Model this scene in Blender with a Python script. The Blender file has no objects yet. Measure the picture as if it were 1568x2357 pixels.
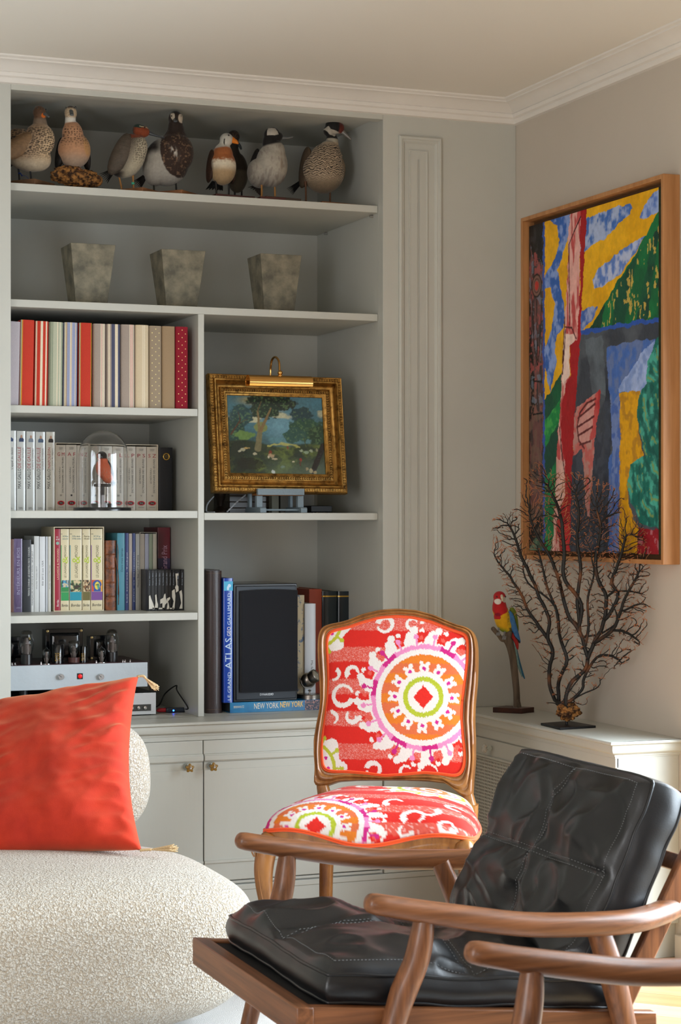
import bpy, bmesh, math, random
import numpy as np
from mathutils import Vector, Matrix, noise as mnoise
from math import sin, cos, pi, radians, sqrt, atan2, hypot

SC = bpy.context.scene
COL = SC.collection

# ---------------------------------------------------------------- camera
FPX, CX, HY = 4494.0, 784.0, 1192.0        # focal length and horizon in pixels of the 1568x2357 frame
YAW = radians(21.49)
RV = (cos(YAW), -sin(YAW)); FV = (sin(YAW), cos(YAW))
_k = 404 / FPX * 6.5
CAM = (-(_k * RV[0] + 6.5 * FV[0]), -(_k * RV[1] + 6.5 * FV[1]), 1.25)
cd = bpy.data.cameras.new('camera')
cam = bpy.data.objects.new('camera', cd); COL.objects.link(cam)
cam.location = CAM
cam.rotation_euler = (pi / 2, 0, -YAW)
cd.sensor_fit = 'VERTICAL'; cd.sensor_height = 36; cd.sensor_width = 24
cd.lens = FPX / 2357 * 36
cd.shift_y = (HY - 1178.5) / 2357
cd.clip_start = .1
cd.dof.use_dof = True; cd.dof.focus_distance = 5.6; cd.dof.aperture_fstop = 10
SC.camera = cam

# ---------------------------------------------------------------- world, lights, exposure
SC.view_settings.view_transform = 'Standard'
SC.view_settings.look = 'None'
SC.view_settings.gamma = 1
SC.view_settings.use_curve_mapping = False
SC.view_settings.exposure = 0.06
W = bpy.data.worlds.new('world'); SC.world = W; W.use_nodes = True
W.node_tree.nodes['Background'].inputs[0].default_value = (.84, .92, 1.0, 1)
W.node_tree.nodes['Background'].inputs[1].default_value = 1.1

def area(name, loc, target, sx, sy, power, col=(1, 1, 1), spread=180):
    l = bpy.data.lights.new(name, 'AREA'); l.shape = 'RECTANGLE'; l.size = sx; l.size_y = sy
    l.energy = power; l.color = col; l.spread = radians(spread)
    o = bpy.data.objects.new(name, l); COL.objects.link(o); o.location = loc
    o.rotation_euler = (Vector(target) - Vector(loc)).to_track_quat('-Z', 'Y').to_euler()
    return o
# daylight through the french window in the right-hand wall, just outside the frame
area('window_daylight', (.40, -2.27, 1.00), (-1.6, -1.85, .12), 2.2, 1.65, 136, (.78, .90, 1.0), 130)
# added soft fill from behind the camera, in front of the blank rear wall
area('rear_fill', (-3.4, -7.9, .9), (-1.4, 0, 1.1), 2.6, 1.2, 30, (.97, .97, 1.0))
# added fill beside the blank left-hand wall, brightens the right wall and side panels
area('left_fill', (-4.5, -4.2, 1.2), (0, -2.6, 1.3), 2.0, 1.8, 92, (.95, .97, 1.0))

# ---------------------------------------------------------------- pixel of the photograph -> point on a plane of the room
def _ray(px, py):
    u = (px - CX) / FPX; v = (HY - py) / FPX
    return (u * RV[0] + FV[0], u * RV[1] + FV[1], v)
def _at(t, r): return Vector((CAM[0] + t * r[0], CAM[1] + t * r[1], CAM[2] + t * r[2]))
def PY(px, py, Y=0.04):
    r = _ray(px, py); return _at((Y - CAM[1]) / r[1], r)
def PX(px, py, X=0.0):
    r = _ray(px, py); return _at((X - CAM[0]) / r[0], r)
def PZ(px, py, Z=0.0):
    r = _ray(px, py); return _at((Z - CAM[2]) / r[2], r)
def PD(px, py, d): return _at(d, _ray(px, py))

# ---------------------------------------------------------------- colours and materials
def lin(c):
    if isinstance(c, str):
        c = c.lstrip('#'); c = tuple(int(c[i:i + 2], 16) / 255 for i in (0, 2, 4))
    return tuple(x / 12.92 if x <= .04045 else ((x + .055) / 1.055) ** 2.4 for x in c)
_M = {}
def mat(name, col='#808080', rough=.5, metal=0, spec=.5, bump=0, bscale=60, bdetail=3, var=0, vscale=6, vstretch=(1, 1, 1),
        col2=None, coat=0, sheen=0, trans=0, ior=1.45, emis=None, estr=1, attr=None, bstretch=(1, 1, 1), aniso=0, vlo=.35, vhi=.65, bdist=.01, alpha=1):
    if name in _M: return _M[name]
    m = bpy.data.materials.new(name); m.use_nodes = True
    nt = m.node_tree; N = nt.nodes; L = nt.links; b = N['Principled BSDF']
    def setv(k, v):
        if k in b.inputs: b.inputs[k].default_value = v
    c = (*lin(col), 1)
    setv('Base Color', c); setv('Roughness', rough); setv('Metallic', metal); setv('Specular IOR Level', spec)
    setv('Coat Weight', coat); setv('Coat Roughness', .1); setv('Sheen Weight', sheen); setv('Sheen Roughness', .4)
    setv('Transmission Weight', trans); setv('IOR', ior); setv('Anisotropic', aniso); setv('Alpha', alpha)
    if emis: setv('Emission Color', (*lin(emis), 1)); setv('Emission Strength', estr)
    tc = None
    def coords(st):
        nonlocal tc
        if tc is None: tc = N.new('ShaderNodeTexCoord')
        mp = N.new('ShaderNodeMapping'); mp.inputs['Scale'].default_value = st
        L.new(tc.outputs['Object'], mp.inputs['Vector']); return mp.outputs['Vector']
    src = None
    if attr:
        a = N.new('ShaderNodeAttribute'); a.attribute_name = attr; src = a.outputs['Color']
    if col2 or var:
        n = N.new('ShaderNodeTexNoise'); n.inputs['Scale'].default_value = vscale; n.inputs['Detail'].default_value = 5
        n.inputs['Roughness'].default_value = .62
        L.new(coords(vstretch), n.inputs['Vector'])
        rp = N.new('ShaderNodeMapRange'); rp.inputs['From Min'].default_value = vlo; rp.inputs['From Max'].default_value = vhi
        L.new(n.outputs['Fac'], rp.inputs['Value'])
        mx = N.new('ShaderNodeMix'); mx.data_type = 'RGBA'
        if col2:
            mx.inputs['A'].default_value = c; mx.inputs['B'].default_value = (*lin(col2), 1)
            if src: L.new(src, mx.inputs['A'])
            L.new(rp.outputs['Result'], mx.inputs['Factor'])
        else:
            mx.blend_type = 'MULTIPLY'; mx.inputs['B'].default_value = (1 - var, 1 - var, 1 - var, 1); mx.inputs['A'].default_value = c
            if src: L.new(src, mx.inputs['A'])
            L.new(rp.outputs['Result'], mx.inputs['Factor'])
        src = mx.outputs['Result']
    if src: L.new(src, b.inputs['Base Color'])
    if bump:
        n = N.new('ShaderNodeTexNoise'); n.inputs['Scale'].default_value = bscale; n.inputs['Detail'].default_value = bdetail
        L.new(coords(bstretch), n.inputs['Vector'])
        bp = N.new('ShaderNodeBump'); bp.inputs['Strength'].default_value = bump; bp.inputs['Distance'].default_value = bdist
        L.new(n.outputs['Fac'], bp.inputs['Height']); L.new(bp.outputs['Normal'], b.inputs['Normal'])
    _M[name] = m
    return m
def wood(name, c1, c2, axis=0, scale=14, rough=.4, stretch=.08, coat=0, bump=.05, lo=.35, hi=.68):
    st = [1, 1, 1]; st[axis] = stretch
    return mat(name, c1, rough=rough, col2=c2, vscale=scale, vstretch=tuple(st), bump=bump, bscale=scale * 6, bstretch=tuple(st), coat=coat, vlo=lo, vhi=hi, bdist=.004)

# ---------------------------------------------------------------- mesh builder
class MB:
    def __init__(s): s.v = []; s.f = []; s.m = []
    def add(s, vs, fs, mi=0):
        o = len(s.v); s.v += [tuple(p) for p in vs]; s.f += [tuple(i + o for i in f) for f in fs]; s.m += [mi] * len(fs); return s
    def box(s, x0, x1, y0, y1, z0, z1, mi=0):
        v = [(x, y, z) for z in (z0, z1) for y in (y0, y1) for x in (x0, x1)]
        return s.add(v, [(0, 2, 3, 1), (4, 5, 7, 6), (0, 1, 5, 4), (2, 6, 7, 3), (0, 4, 6, 2), (1, 3, 7, 5)], mi)
    def obox(s, c, ax, ay, az, mi=0):
        c = Vector(c); ax, ay, az = Vector(ax), Vector(ay), Vector(az)
        v = [c + ax * i + ay * j + az * k for k in (-1, 1) for j in (-1, 1) for i in (-1, 1)]
        return s.add(v, [(0, 2, 3, 1), (4, 5, 7, 6), (0, 1, 5, 4), (2, 6, 7, 3), (0, 4, 6, 2), (1, 3, 7, 5)], mi)
    def prism(s, pts, lo, hi, axis='z', mi=0):
        def mk(p, t):
            return {'z': (p[0], p[1], t), 'y': (p[0], t, p[1]), 'x': (t, p[0], p[1])}[axis]
        n = len(pts); v = [mk(p, lo) for p in pts] + [mk(p, hi) for p in pts]
        f = [tuple(range(n))[::-1], tuple(range(n, 2 * n))] + [(i, (i + 1) % n, n + (i + 1) % n, n + i) for i in range(n)]
        return s.add(v, f, mi)
    def grid(s, nu, nv, fn, closeu=False, closev=False, mi=0, flip=False):
        v = [fn(i / (nu if closeu else nu - 1), j / (nv if closev else nv - 1)) for j in range(nv) for i in range(nu)]
        f = []
        for j in range(nv if closev else nv - 1):
            for i in range(nu if closeu else nu - 1):
                a = j * nu + i; b_ = j * nu + (i + 1) % nu; c = ((j + 1) % nv) * nu + (i + 1) % nu; d = ((j + 1) % nv) * nu + i
                f.append((a, d, c, b_) if flip else (a, b_, c, d))
        return s.add(v, f, mi)
    def rings(s, rr, cap=True, mi=0):
        n = len(rr[0]); v = [p for r in rr for p in r]; f = []
        for j in range(len(rr) - 1):
            for i in range(n):
                f.append((j * n + i, j * n + (i + 1) % n, (j + 1) * n + (i + 1) % n, (j + 1) * n + i))
        if cap: f += [tuple(range(n))[::-1], tuple((len(rr) - 1) * n + i for i in range(n))]
        return s.add(v, f, mi)
    def tube(s, pts, rad, n=12, cap=True, up=(0, 0, 1), flat=1.0, mi=0, sup=2.0, roundend=False):
        """tube through pts; rad number or list of r or (ra, rb)"""
        P = [Vector(p) for p in pts]; m = len(P)
        R = rad if isinstance(rad, (list, tuple)) else [rad] * m
        if roundend:
            P2, R2 = [], []
            for e, q in ((0, 1), (m - 1, m - 2)):
                pass
            d0 = (P[0] - P[1]).normalized(); d1 = (P[-1] - P[-2]).normalized()
            r0 = R[0] if not isinstance(R[0], (tuple, list)) else min(R[0]); r1 = R[-1] if not isinstance(R[-1], (tuple, list)) else min(R[-1])
            def sc(r, k): return (r[0] * k, r[1] * k) if isinstance(r, (tuple, list)) else r * k
            A = [(P[0] + d0 * r0 * sin(a) * .8, sc(R[0], cos(a))) for a in (1.45, 1.15, .8, .4)]
            B = [(P[-1] + d1 * r1 * sin(a) * .8, sc(R[-1], cos(a))) for a in (.4, .8, 1.15, 1.45)]
            P = [a[0] for a in A] + P + [b_[0] for b_ in B]; R = [a[1] for a in A] + list(R) + [b_[1] for b_ in B]; m = len(P)
        U = Vector(up); rr = []
        for i in range(m):
            t = (P[min(i + 1, m - 1)] - P[max(i - 1, 0)]).normalized()
            a = U - t * U.dot(t)
            if a.length < 1e-4: a = Vector((1, 0, 0)) - t * t.x
            if a.length < 1e-4: a = Vector((0, 1, 0)) - t * t.y
            a.normalize(); b_ = t.cross(a); U = a
            r = R[i]; ra, rb = (r if isinstance(r, (tuple, list)) else (r * flat, r))
            ring = []
            for k in range(n):
                th = 2 * pi * k / n; cx_, sy_ = cos(th), sin(th)
                if sup != 2: cx_ = math.copysign(abs(cx_) ** (2 / sup), cx_); sy_ = math.copysign(abs(sy_) ** (2 / sup), sy_)
                ring.append(P[i] + a * (ra * cx_) + b_ * (rb * sy_))
            rr.append(ring)
        return s.rings(rr, cap, mi)
    def lathe(s, prof, c=(0, 0, 0), n=24, axis='z', cap=True, mi=0):
        rr = []
        for r, h in prof:
            ring = []
            for k in range(n):
                a = 2 * pi * k / n; p, q = r * cos(a), r * sin(a)
                ring.append({'z': (c[0] + p, c[1] + q, c[2] + h), 'y': (c[0] - p, c[1] + h, c[2] + q), 'x': (c[0] + h, c[1] + p, c[2] + q)}[axis])
            rr.append(ring)
        return s.rings(rr, cap, mi)
    def ball(s, c, r, nu=16, nv=10, mi=0):
        rx, ry, rz = r if isinstance(r, (tuple, list)) else (r, r, r)
        return s.lathe([(max(1e-5, sin(pi * j / nv)), -cos(pi * j / nv)) for j in range(nv + 1)], n=nu, mi=mi)._xf(len(s.v) - nu * (nv + 1), lambda p: (c[0] + p[0] * rx, c[1] + p[1] * ry, c[2] + p[2] * rz))
    def _xf(s, start, fn):
        for i in range(start, len(s.v)): s.v[i] = tuple(fn(s.v[i]))
        return s
    def xf(s, M, start=0): return s._xf(start, lambda p: M @ Vector(p))

def rootloc(o):
    while o.parent: o = o.parent
    return o.location
def tag(o, label=None, cat=None, group=None, kind=None):
    if label: o['label'] = label
    if cat: o['category'] = cat
    if group: o['group'] = group
    if kind: o['kind'] = kind
    return o
def obj(name, mb, m=None, parent=None, smooth=None, bevel=0, seg=2, sub=0, local=False, loc=None, label=None, kind=None, solid=0, weld=False):
    """one mesh object; vertices are given in world coordinates unless local"""
    off = Vector((0, 0, 0))
    if parent is not None and not local: off = Vector(rootloc(parent))
    if loc is not None: off = Vector(loc)
    me = bpy.data.meshes.new(name)
    v = mb.v if off.length == 0 else [(p[0] - off.x, p[1] - off.y, p[2] - off.z) for p in mb.v]
    me.from_pydata(v, [], mb.f); 
    ms = m if isinstance(m, (list, tuple)) else [m]
    for q in ms:
        if q: me.materials.append(q)
    if len(ms) > 1: me.polygons.foreach_set('material_index', mb.m)
    me.validate(); me.update()
    bm = bmesh.new(); bm.from_mesh(me)
    if weld: bmesh.ops.remove_doubles(bm, verts=bm.verts, dist=1e-5)
    bmesh.ops.recalc_face_normals(bm, faces=bm.faces); bm.to_mesh(me); bm.free()
    o = bpy.data.objects.new(name, me); COL.objects.link(o)
    if parent is not None: o.parent = parent
    if loc is not None: o.location = loc
    if smooth is not None:
        me.shade_smooth()
        if smooth < 180: me.set_sharp_from_angle(angle=radians(smooth))
    if bevel:
        b = o.modifiers.new('bevel', 'BEVEL'); b.width = bevel; b.segments = seg; b.limit_method = 'ANGLE'; b.angle_limit = radians(40); b.harden_normals = False
        if smooth is None: me.shade_smooth(); me.set_sharp_from_angle(angle=radians(40))
    if solid:
        b = o.modifiers.new('solid', 'SOLIDIFY'); b.thickness = solid; b.offset = 0
    if sub:
        b = o.modifiers.new('sub', 'SUBSURF'); b.levels = sub; b.render_levels = sub
    if label: o['label'] = label
    if kind: o['kind'] = kind
    return o
def thing(name, label, cat, loc=(0, 0, 0), rotz=0, group=None):
    o = bpy.data.objects.new(name, None); COL.objects.link(o); o.empty_display_size = .05
    o.location = loc; o.rotation_euler = (0, 0, rotz)
    return tag(o, label, cat, group)
def colour(o, cols, name='Col'):
    """cols: (nverts, 3) linear colours, stored on the mesh"""
    me = o.data; a = me.color_attributes.new(name, 'FLOAT_COLOR', 'POINT')
    c = np.ones((len(me.vertices), 4), dtype=np.float32); c[:, :3] = cols
    a.data.foreach_set('color', c.ravel())
def verts(o):
    n = len(o.data.vertices); a = np.empty(n * 3, dtype=np.float32); o.data.vertices.foreach_get('co', a); return a.reshape(-1, 3)
# value noise in numpy
_rng = np.random.RandomState(7)
_T = _rng.rand(256, 256).astype(np.float32)
def vn(x, y, seed=0):
    x = np.asarray(x, dtype=np.float64) + seed * 17.31; y = np.asarray(y, dtype=np.float64) + seed * 9.77
    xi = np.floor(x).astype(int); yi = np.floor(y).astype(int); fx = x - xi; fy = y - yi
    fx = fx * fx * (3 - 2 * fx); fy = fy * fy * (3 - 2 * fy)
    g = lambda i, j: _T[i % 256, j % 256]
    return (g(xi, yi) * (1 - fx) + g(xi + 1, yi) * fx) * (1 - fy) + (g(xi, yi + 1) * (1 - fx) + g(xi + 1, yi + 1) * fx) * fy
def fbm(x, y, o=4, seed=0):
    r = 0; a = .5; s_ = 0
    for k in range(o): r = r + a * vn(x * 2 ** k, y * 2 ** k, seed + k); s_ += a; a *= .5
    return r / s_
def sstep(a, b_, x):
    t = np.clip((x - a) / (b_ - a), 0, 1); return t * t * (3 - 2 * t)
def inpoly(x, y, poly):
    """vectorised even-odd test"""
    r = np.zeros(np.shape(x), dtype=bool); n = len(poly)
    for i in range(n):
        x0, y0 = poly[i]; x1, y1 = poly[(i + 1) % n]
        if y0 == y1: continue
        c = ((y0 > y) != (y1 > y)) & (x < (x1 - x0) * (y - y0) / (y1 - y0) + x0)
        r ^= c
    return r
def cmix(A, B, t):
    t = np.asarray(t)[..., None]; return A * (1 - t) + np.asarray(B) * t
def catmull(P, n=8, closed=False):
    P = [Vector(p) for p in P]; m = len(P); out = []
    rng = range(m if closed else m - 1)
    for i in rng:
        if closed: a, b_, c, d = P[(i - 1) % m], P[i], P[(i + 1) % m], P[(i + 2) % m]
        else: a, b_, c, d = P[max(i - 1, 0)], P[i], P[i + 1], P[min(i + 2, m - 1)]
        for k in range(n):
            t = k / n
            out.append(.5 * ((2 * b_) + (c - a) * t + (2 * a - 5 * b_ + 4 * c - d) * t * t + (3 * b_ - a - 3 * c + d) * t ** 3))
    if not closed: out.append(P[-1])
    return out
def text(parent, s, box, m, orient='up', Y=None, name='title', fit='both', label=None, ext=.0002, plane='y', X=None, shear=0):
    """lettering as a thin mesh in a box (x0,x1,z0,z1) on the plane y=Y facing -Y.  orient 'up': reads bottom to top"""
    cu = bpy.data.curves.new('txt', 'FONT'); cu.body = s; cu.resolution_u = 2; cu.extrude = 0; cu.shear = shear
    t = bpy.data.objects.new('txt', cu); me0 = bpy.data.meshes.new_from_object(t)
    n = len(me0.vertices)
    if n == 0: return None
    a = np.empty(n * 3, dtype=np.float32); me0.vertices.foreach_get('co', a); a = a.reshape(-1, 3)
    fs = [tuple(p.vertices) for p in me0.polygons]
    lo, hi = a.min(0), a.max(0); u = (a[:, 0] - lo[0]) / (hi[0] - lo[0]); v = (a[:, 1] - lo[1]) / (hi[1] - lo[1])
    x0, x1, z0, z1 = box
    W_, H_ = (x1 - x0, z1 - z0) if orient == 'h' else (z1 - z0, x1 - x0)
    if fit == 'h':   # keep proportions, fit the height of the letters
        ww = (hi[0] - lo[0]) / (hi[1] - lo[1]) * H_
        u = .5 + (u - .5) * ww / W_
    mb = MB()
    if orient == 'h': vs = [(x0 + a_ * (x1 - x0), Y, z0 + b_ * (z1 - z0)) for a_, b_ in zip(u, v)]
    elif orient == 'down': vs = [(x0 + b_ * (x1 - x0), Y, z1 - a_ * (z1 - z0)) for a_, b_ in zip(u, v)]
    else: vs = [(x1 - b_ * (x1 - x0), Y, z0 + a_ * (z1 - z0)) for a_, b_ in zip(u, v)]
    mb.add(vs, fs)
    bpy.data.objects.remove(t); bpy.data.curves.remove(cu); bpy.data.meshes.remove(me0)
    return obj(name, mb, m, parent, label=label)
# ================================================================ the room
m_wall = mat('wall_paint_warm', '#c6bcae', rough=.75, bump=.12, bscale=9, var=.04, vscale=2)
m_case = mat('case_paint', '#c3c3ba', rough=.42, bump=.06, bscale=30, bstretch=(1, 1, .15), var=.05, vscale=3)
m_ceil = mat('ceiling_paint', '#e8e3d9', rough=.8)
m_trimw = mat('cornice_plaster', '#e6e1d9', rough=.6, var=.05, vscale=6)
m_dark = mat('dark_gap', '#15130f', rough=.9)
ZT = .625      # worktop height
# back wall: the joinery front around the bookcase
b = MB()
b.box(-4.6, -1.695, 0, .041, ZT, 2.63); b.box(-1.695, -.480, 0, .041, 2.540, 2.63); b.box(-.480, 0, 0, .041, ZT, 2.63)
struct = []
def st(name, mb, m, **k):
    o = obj(name, mb, m, **k); o['kind'] = 'structure'; return o
st('wall_back', b, m_case, bevel=.0015)
# right wall with the opening of the french window
b = MB()
b.box(0, .35, -1.12, .62, 0, 2.63); b.box(0, .35, -3.6, -1.12, 2.25, 2.63); b.box(0, .35, -8.3, -3.6, 0, 2.63)
st('wall_right', b, m_wall, bevel=.003)
# left wall and far wall of the room, behind the camera's left
b = MB(); b.box(-4.9, -4.6, -8.3, .08, 0, 2.63); st('wall_left', b, m_wall)
b = MB(); b.box(-4.9, .35, -8.5, -8.3, 0, 2.63); st('wall_rear', b, m_wall)
b = MB(); b.box(-4.9, .35, -8.3, .7, 2.628, 2.75); st('ceiling', b, m_ceil)
# french window: frame, mullion and glass
fr = MB()
for y0, y1 in ((-1.165, -1.12), (-3.6, -3.545), (-2.39, -2.33)): fr.box(.26, .32, y0, y1, 0, 2.25)
fr.box(.26, .32, -3.545, -1.165, 2.19, 2.25); fr.box(.26, .32, -3.545, -1.165, 0, .10)
st('window_1', fr, m_trimw, bevel=.004)
gl = bpy.data.materials.new('window_glass'); gl.use_nodes = True; _n = gl.node_tree.nodes; _l = gl.node_tree.links; _n.clear()
_o, _m, _t, _g = _n.new('ShaderNodeOutputMaterial'), _n.new('ShaderNodeMixShader'), _n.new('ShaderNodeBsdfTransparent'), _n.new('ShaderNodeBsdfGlossy')
_m.inputs[0].default_value = .06; _g.inputs['Roughness'].default_value = .02; _l.new(_t.outputs[0], _m.inputs[1]); _l.new(_g.outputs[0], _m.inputs[2]); _l.new(_m.outputs[0], _o.inputs['Surface'])
for y0, y1 in ((-2.33, -1.165), (-3.545, -2.39)):
    b = MB(); b.box(.288, .292, y0, y1, .10, 2.19); obj('pane', b, gl, bpy.data.objects['window_1'])
b = MB(); b.box(.33, 3.2, -9, 2, -.08, .004); st('balcony_slab', b, mat('balcony_stone', '#a9a397', rough=.8, var=.1, vscale=3))
# cornice: plaster profile along the back wall and the right wall, mitred in the corner
prof = [(0, 2.556), (.012, 2.558), (.016, 2.566), (.016, 2.572), (.024, 2.576), (.027, 2.586), (.024, 2.590), (.030, 2.594), (.040, 2.603), (.056, 2.612), (.070, 2.615), (.070, 2.619), (.080, 2.623), (.082, 2.632), (0, 2.632)]
b = MB(); n = len(prof)
v = [(-4.6, -r, z) for r, z in prof] + [(-r, -r, z) for r, z in prof]
b.add(v, [(i, (i + 1) % n, n + (i + 1) % n, n + i) for i in range(n)])
st('trim_1', b, m_trimw, smooth=35)
b = MB()
v = [(-r, -r, z) for r, z in prof] + [(-r, -8.3, z) for r, z in prof]
b.add(v, [(i, (i + 1) % n, n + (i + 1) % n, n + i) for i in range(n)])
st('trim_2', b, m_trimw, smooth=35)
# picture-rail panel moulding on the joinery beside the bookcase
def frame_mould(mb, x0, x1, z0, z1, prf, Y=0):
    """mitred rectangular moulding: prf = (inset, proud)"""
    rr = []
    for i, pr in prf: rr.append([(x0 + i, Y - pr, z0 + i), (x1 - i, Y - pr, z0 + i), (x1 - i, Y - pr, z1 - i), (x0 + i, Y - pr, z1 - i)])
    n = len(prf); vs = [p for r in rr for p in r]; fs = []
    for j in range(n - 1):
        for k in range(4): fs.append((j * 4 + k, j * 4 + (k + 1) % 4, (j + 1) * 4 + (k + 1) % 4, (j + 1) * 4 + k))
    mb.add(vs, fs)
b = MB()
frame_mould(b, -.4262, -.2745, .74, 2.4925, [(0, -.003), (0, .009), (.004, .013), (.010, .012), (.013, .007), (.017, .007), (.021, .003), (.024, -.002)])
frame_mould(b, -.389, -.322, .78, 2.448, [(0, 0), (.0005, .0042), (.004, .0045), (.0055, .003), (.03, .003)])
st('trim_3', b, m_case, smooth=40)

# floor: oak herringbone, planks as pieces where they can be seen
m_sub = mat('floor_bed', '#8d7350', rough=.7)
b = MB(); b.box(-4.9, .6, -8.3, .7, -.06, -.0125); FLOOR = st('floor', b, m_sub)
oaks = [wood('oak_%d' % i, c1, c2, axis=0, scale=30, rough=.34, stretch=.05, bump=.08) for i, (c1, c2) in enumerate((('#c9a77c', '#b58e62'), ('#d6b98f', '#c4a177'), ('#bd9768', '#a67f52')))]
random.seed(3)
PW, PL = .11, .66
pm = []
for i in range(3):
    q = MB(); q.box(0, PL - .0016, 0, PW - .0016, -.012, 0)
    me = bpy.data.meshes.new('plank'); me.from_pydata(q.v, [], q.f); me.materials.append(oaks[i]); pm.append(me)
cnt = 0
ang = radians(45)
PL = PW * 6
for i in range(-70, 70):
    for j in range(-8, 9):
        for o_ in (0, 1):
            lx, ly = (i * PW + j * PL, i * PW - j * PL) if o_ == 0 else (i * PW + j * PL + PL + PW, i * PW - j * PL + PW - PL)
            ca_, sa_ = cos(ang), sin(ang)
            wx, wy = lx * ca_ - ly * sa_ - 1.0, lx * sa_ + ly * ca_ - 2.2
            if not (-1.75 < wx < .38 and -3.9 < wy < -.05): continue
            o = bpy.data.objects.new('plank', pm[(i * 7 + j * 3 + o_ * 2) % 3]); COL.objects.link(o); o.parent = FLOOR
            o.location = (wx, wy, 0); o.rotation_euler = (0, 0, ang + o_ * pi / 2); cnt += 1
b = MB(); b.box(-4.6, -1.75, -8.3, 0, -.012, -.0015)
b.box(-1.75, .6, -8.3, -3.9, -.012, -.0015); b.box(-4.6, -.9, -3.9, -3.0, -.0122, -.0035)
obj('parquet', b, oaks[1], FLOOR, kind='stuff')
b = MB(); b.box(-.016, 0, -1.12, -1.03, 0, .07); b.box(-.016, 0, -8.3, -3.6, 0, .07); st('baseboard_right', b, m_wall, bevel=.003)

# ================================================================ bookcase (built-in, with its shelves)
BC = thing('bookcase', 'tall built-in bookcase in pale grey paint with ducks, books and planters on its shelves', 'bookcase', (-1.0875, .3, ZT))
XL, XR, YB, YF = -1.695, -.480, .60, .041
b = MB(); b.box(XL - .02, XR + .02, YB, YB + .02, ZT - .02, 2.56); obj('back_panel', b, m_case, BC)
b = MB(); b.box(XL - .02, XL, YF, YB, ZT, 2.56); obj('side_panel', b, m_case, BC)
b = MB(); b.box(XR, XR + .02, YF, YB, ZT, 2.56); obj('side_panel', b, m_case, BC)
b = MB(); b.box(XL, XR, YF, YB, 2.556, 2.58); obj('top_panel', b, m_case, BC)
SA, SB, SCz, SD, SDr, SE = 2.2672, 1.914, 1.5925, 1.2722, 1.2660, .9525
DL, DR = -1.0935, -1.0735
b = MB(); b.box(DL, DR, YF - .001, YB, ZT, SB - .023); obj('divider', b, m_case, BC, bevel=.0012)
def shelf(x0, x1, z): 
    b = MB(); b.box(x0 + .0008, x1 - .0008, YF + .0005, YB, z - .0232, z); return obj('shelf', b, m_case, BC, bevel=.0015)
shelf(XL, XR, SA); shelf(XL, XR, SB); shelf(XL, DL, SCz); shelf(XL, DL, SD); shelf(DR, XR, SDr); shelf(XL, DL, SE)
pin = mat('shelf_pin', '#b9b7b2', rough=.3, metal=.8)
for z in (SA,):
    for y in (.085, .50):
        b = MB(); b.lathe([(.0045, 0), (.0045, -.012)], (XR, y, z - .029), 10, 'x'); obj('shelf_pin', b, pin, BC, smooth=40)

# ================================================================ worktop and base units
m_worn = m_case
wt_prof = [(.0, ZT), (-.118, ZT), (-.121, ZT - .003), (-.121, ZT - .007), (-.113, ZT - .010), (-.110, ZT - .012), (-.111, ZT - .022), (-.107, ZT - .032), (-.098, ZT - .038), (-.095, ZT - .039), (-.095, ZT - .043), (-.091, ZT - .044), (-.091, ZT - .049), (-.0, ZT - .049)]
WT = thing('worktop', 'continuous pale grey worktop with moulded edge running under bookcase and round the corner', 'worktop', (-1, -.05, ZT))
RD = -.207     # front of the radiator cabinet
b = MB(); n = len(wt_prof)
off = RD + .091
pts = []
v = [(-4.6, y, z) for y, z in wt_prof] + [(y + off + 0.0 if y < -.01 else 0, y, z) for y, z in wt_prof] 
b.add(v, [(i, (i + 1) % n, n + (i + 1) % n, n + i) for i in range(n)])
b.box(-4.6, 0, -.001, .045, ZT - .045, ZT); b.box(XL - .02, XR + .02, .04, YB, ZT - .045, ZT)
obj('worktop_slab', b, m_case, WT, smooth=30)
YE = -1.030
b = MB()
A = [(y + off if y < -.01 else 0, y, z) for y, z in wt_prof]
B = [(y + off if y < -.01 else 0, YE + .091 + y if y < -.01 else YE + .0, z) for y, z in wt_prof]
C_ = [(0, YE + .091 + y if y < -.01 else YE, z) for y, z in wt_prof]
b.add(A + B + C_, [(i, (i + 1) % n, n + (i + 1) % n, n + i) for i in range(n)] + [(n + i, n + (i + 1) % n, 2 * n + (i + 1) % n, 2 * n + i) for i in range(1, n - 1)])
b.add([(0, -.05, ZT), (0, YE - .02, ZT), (off - .11, -.12, ZT - .0001), (off - .11, YE - .02, ZT - .0001)], [(0, 1, 3, 2)])
obj('worktop_slab', b, m_case, WT, smooth=30)

# bookcase base unit
BU = thing('base_cabinet', 'low pale grey base cabinet with panelled doors under the bookcase', 'cabinet', (-1.1, -.05, 0))
YC = -.088
b = MB(); b.box(-4.6, RD, YC + .004, .04, .10, ZT - .049); b.box(-4.6, RD, YC + .012, .04, 0, .10)
obj('cabinet_body', b, m_case, BU)
b = MB(); b.box(-4.6, RD - .001, YC - .004, YC + .01, .5665, ZT - .0485); obj('top_rail', b, m_case, BU, bevel=.001)
b = MB(); b.box(-4.6, -.522, YC - .006, YC + .006, .1195, .128); obj('bottom_rail', b, m_case, BU, bevel=.001)
b = MB(); b.box(-4.6, RD, YC - .006, YC + .012, .0, .098); b.box(-4.6, RD, YC - .009, YC, .098, .1155)
b.box(-.515, RD, YC - .006, YC + .006, .1165, .5655)
obj('plinth', b, m_case, BU, bevel=.002)
knob_glass = mat('amber_glass', '#b98a2c', rough=.12, trans=.55, ior=1.5, coat=.5)
clear_glass = mat('clear_glass', '#e8ece8', rough=.05, trans=.9, ior=1.45)
chrome = mat('chrome', '#d8d8d8', rough=.12, metal=1)
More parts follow.
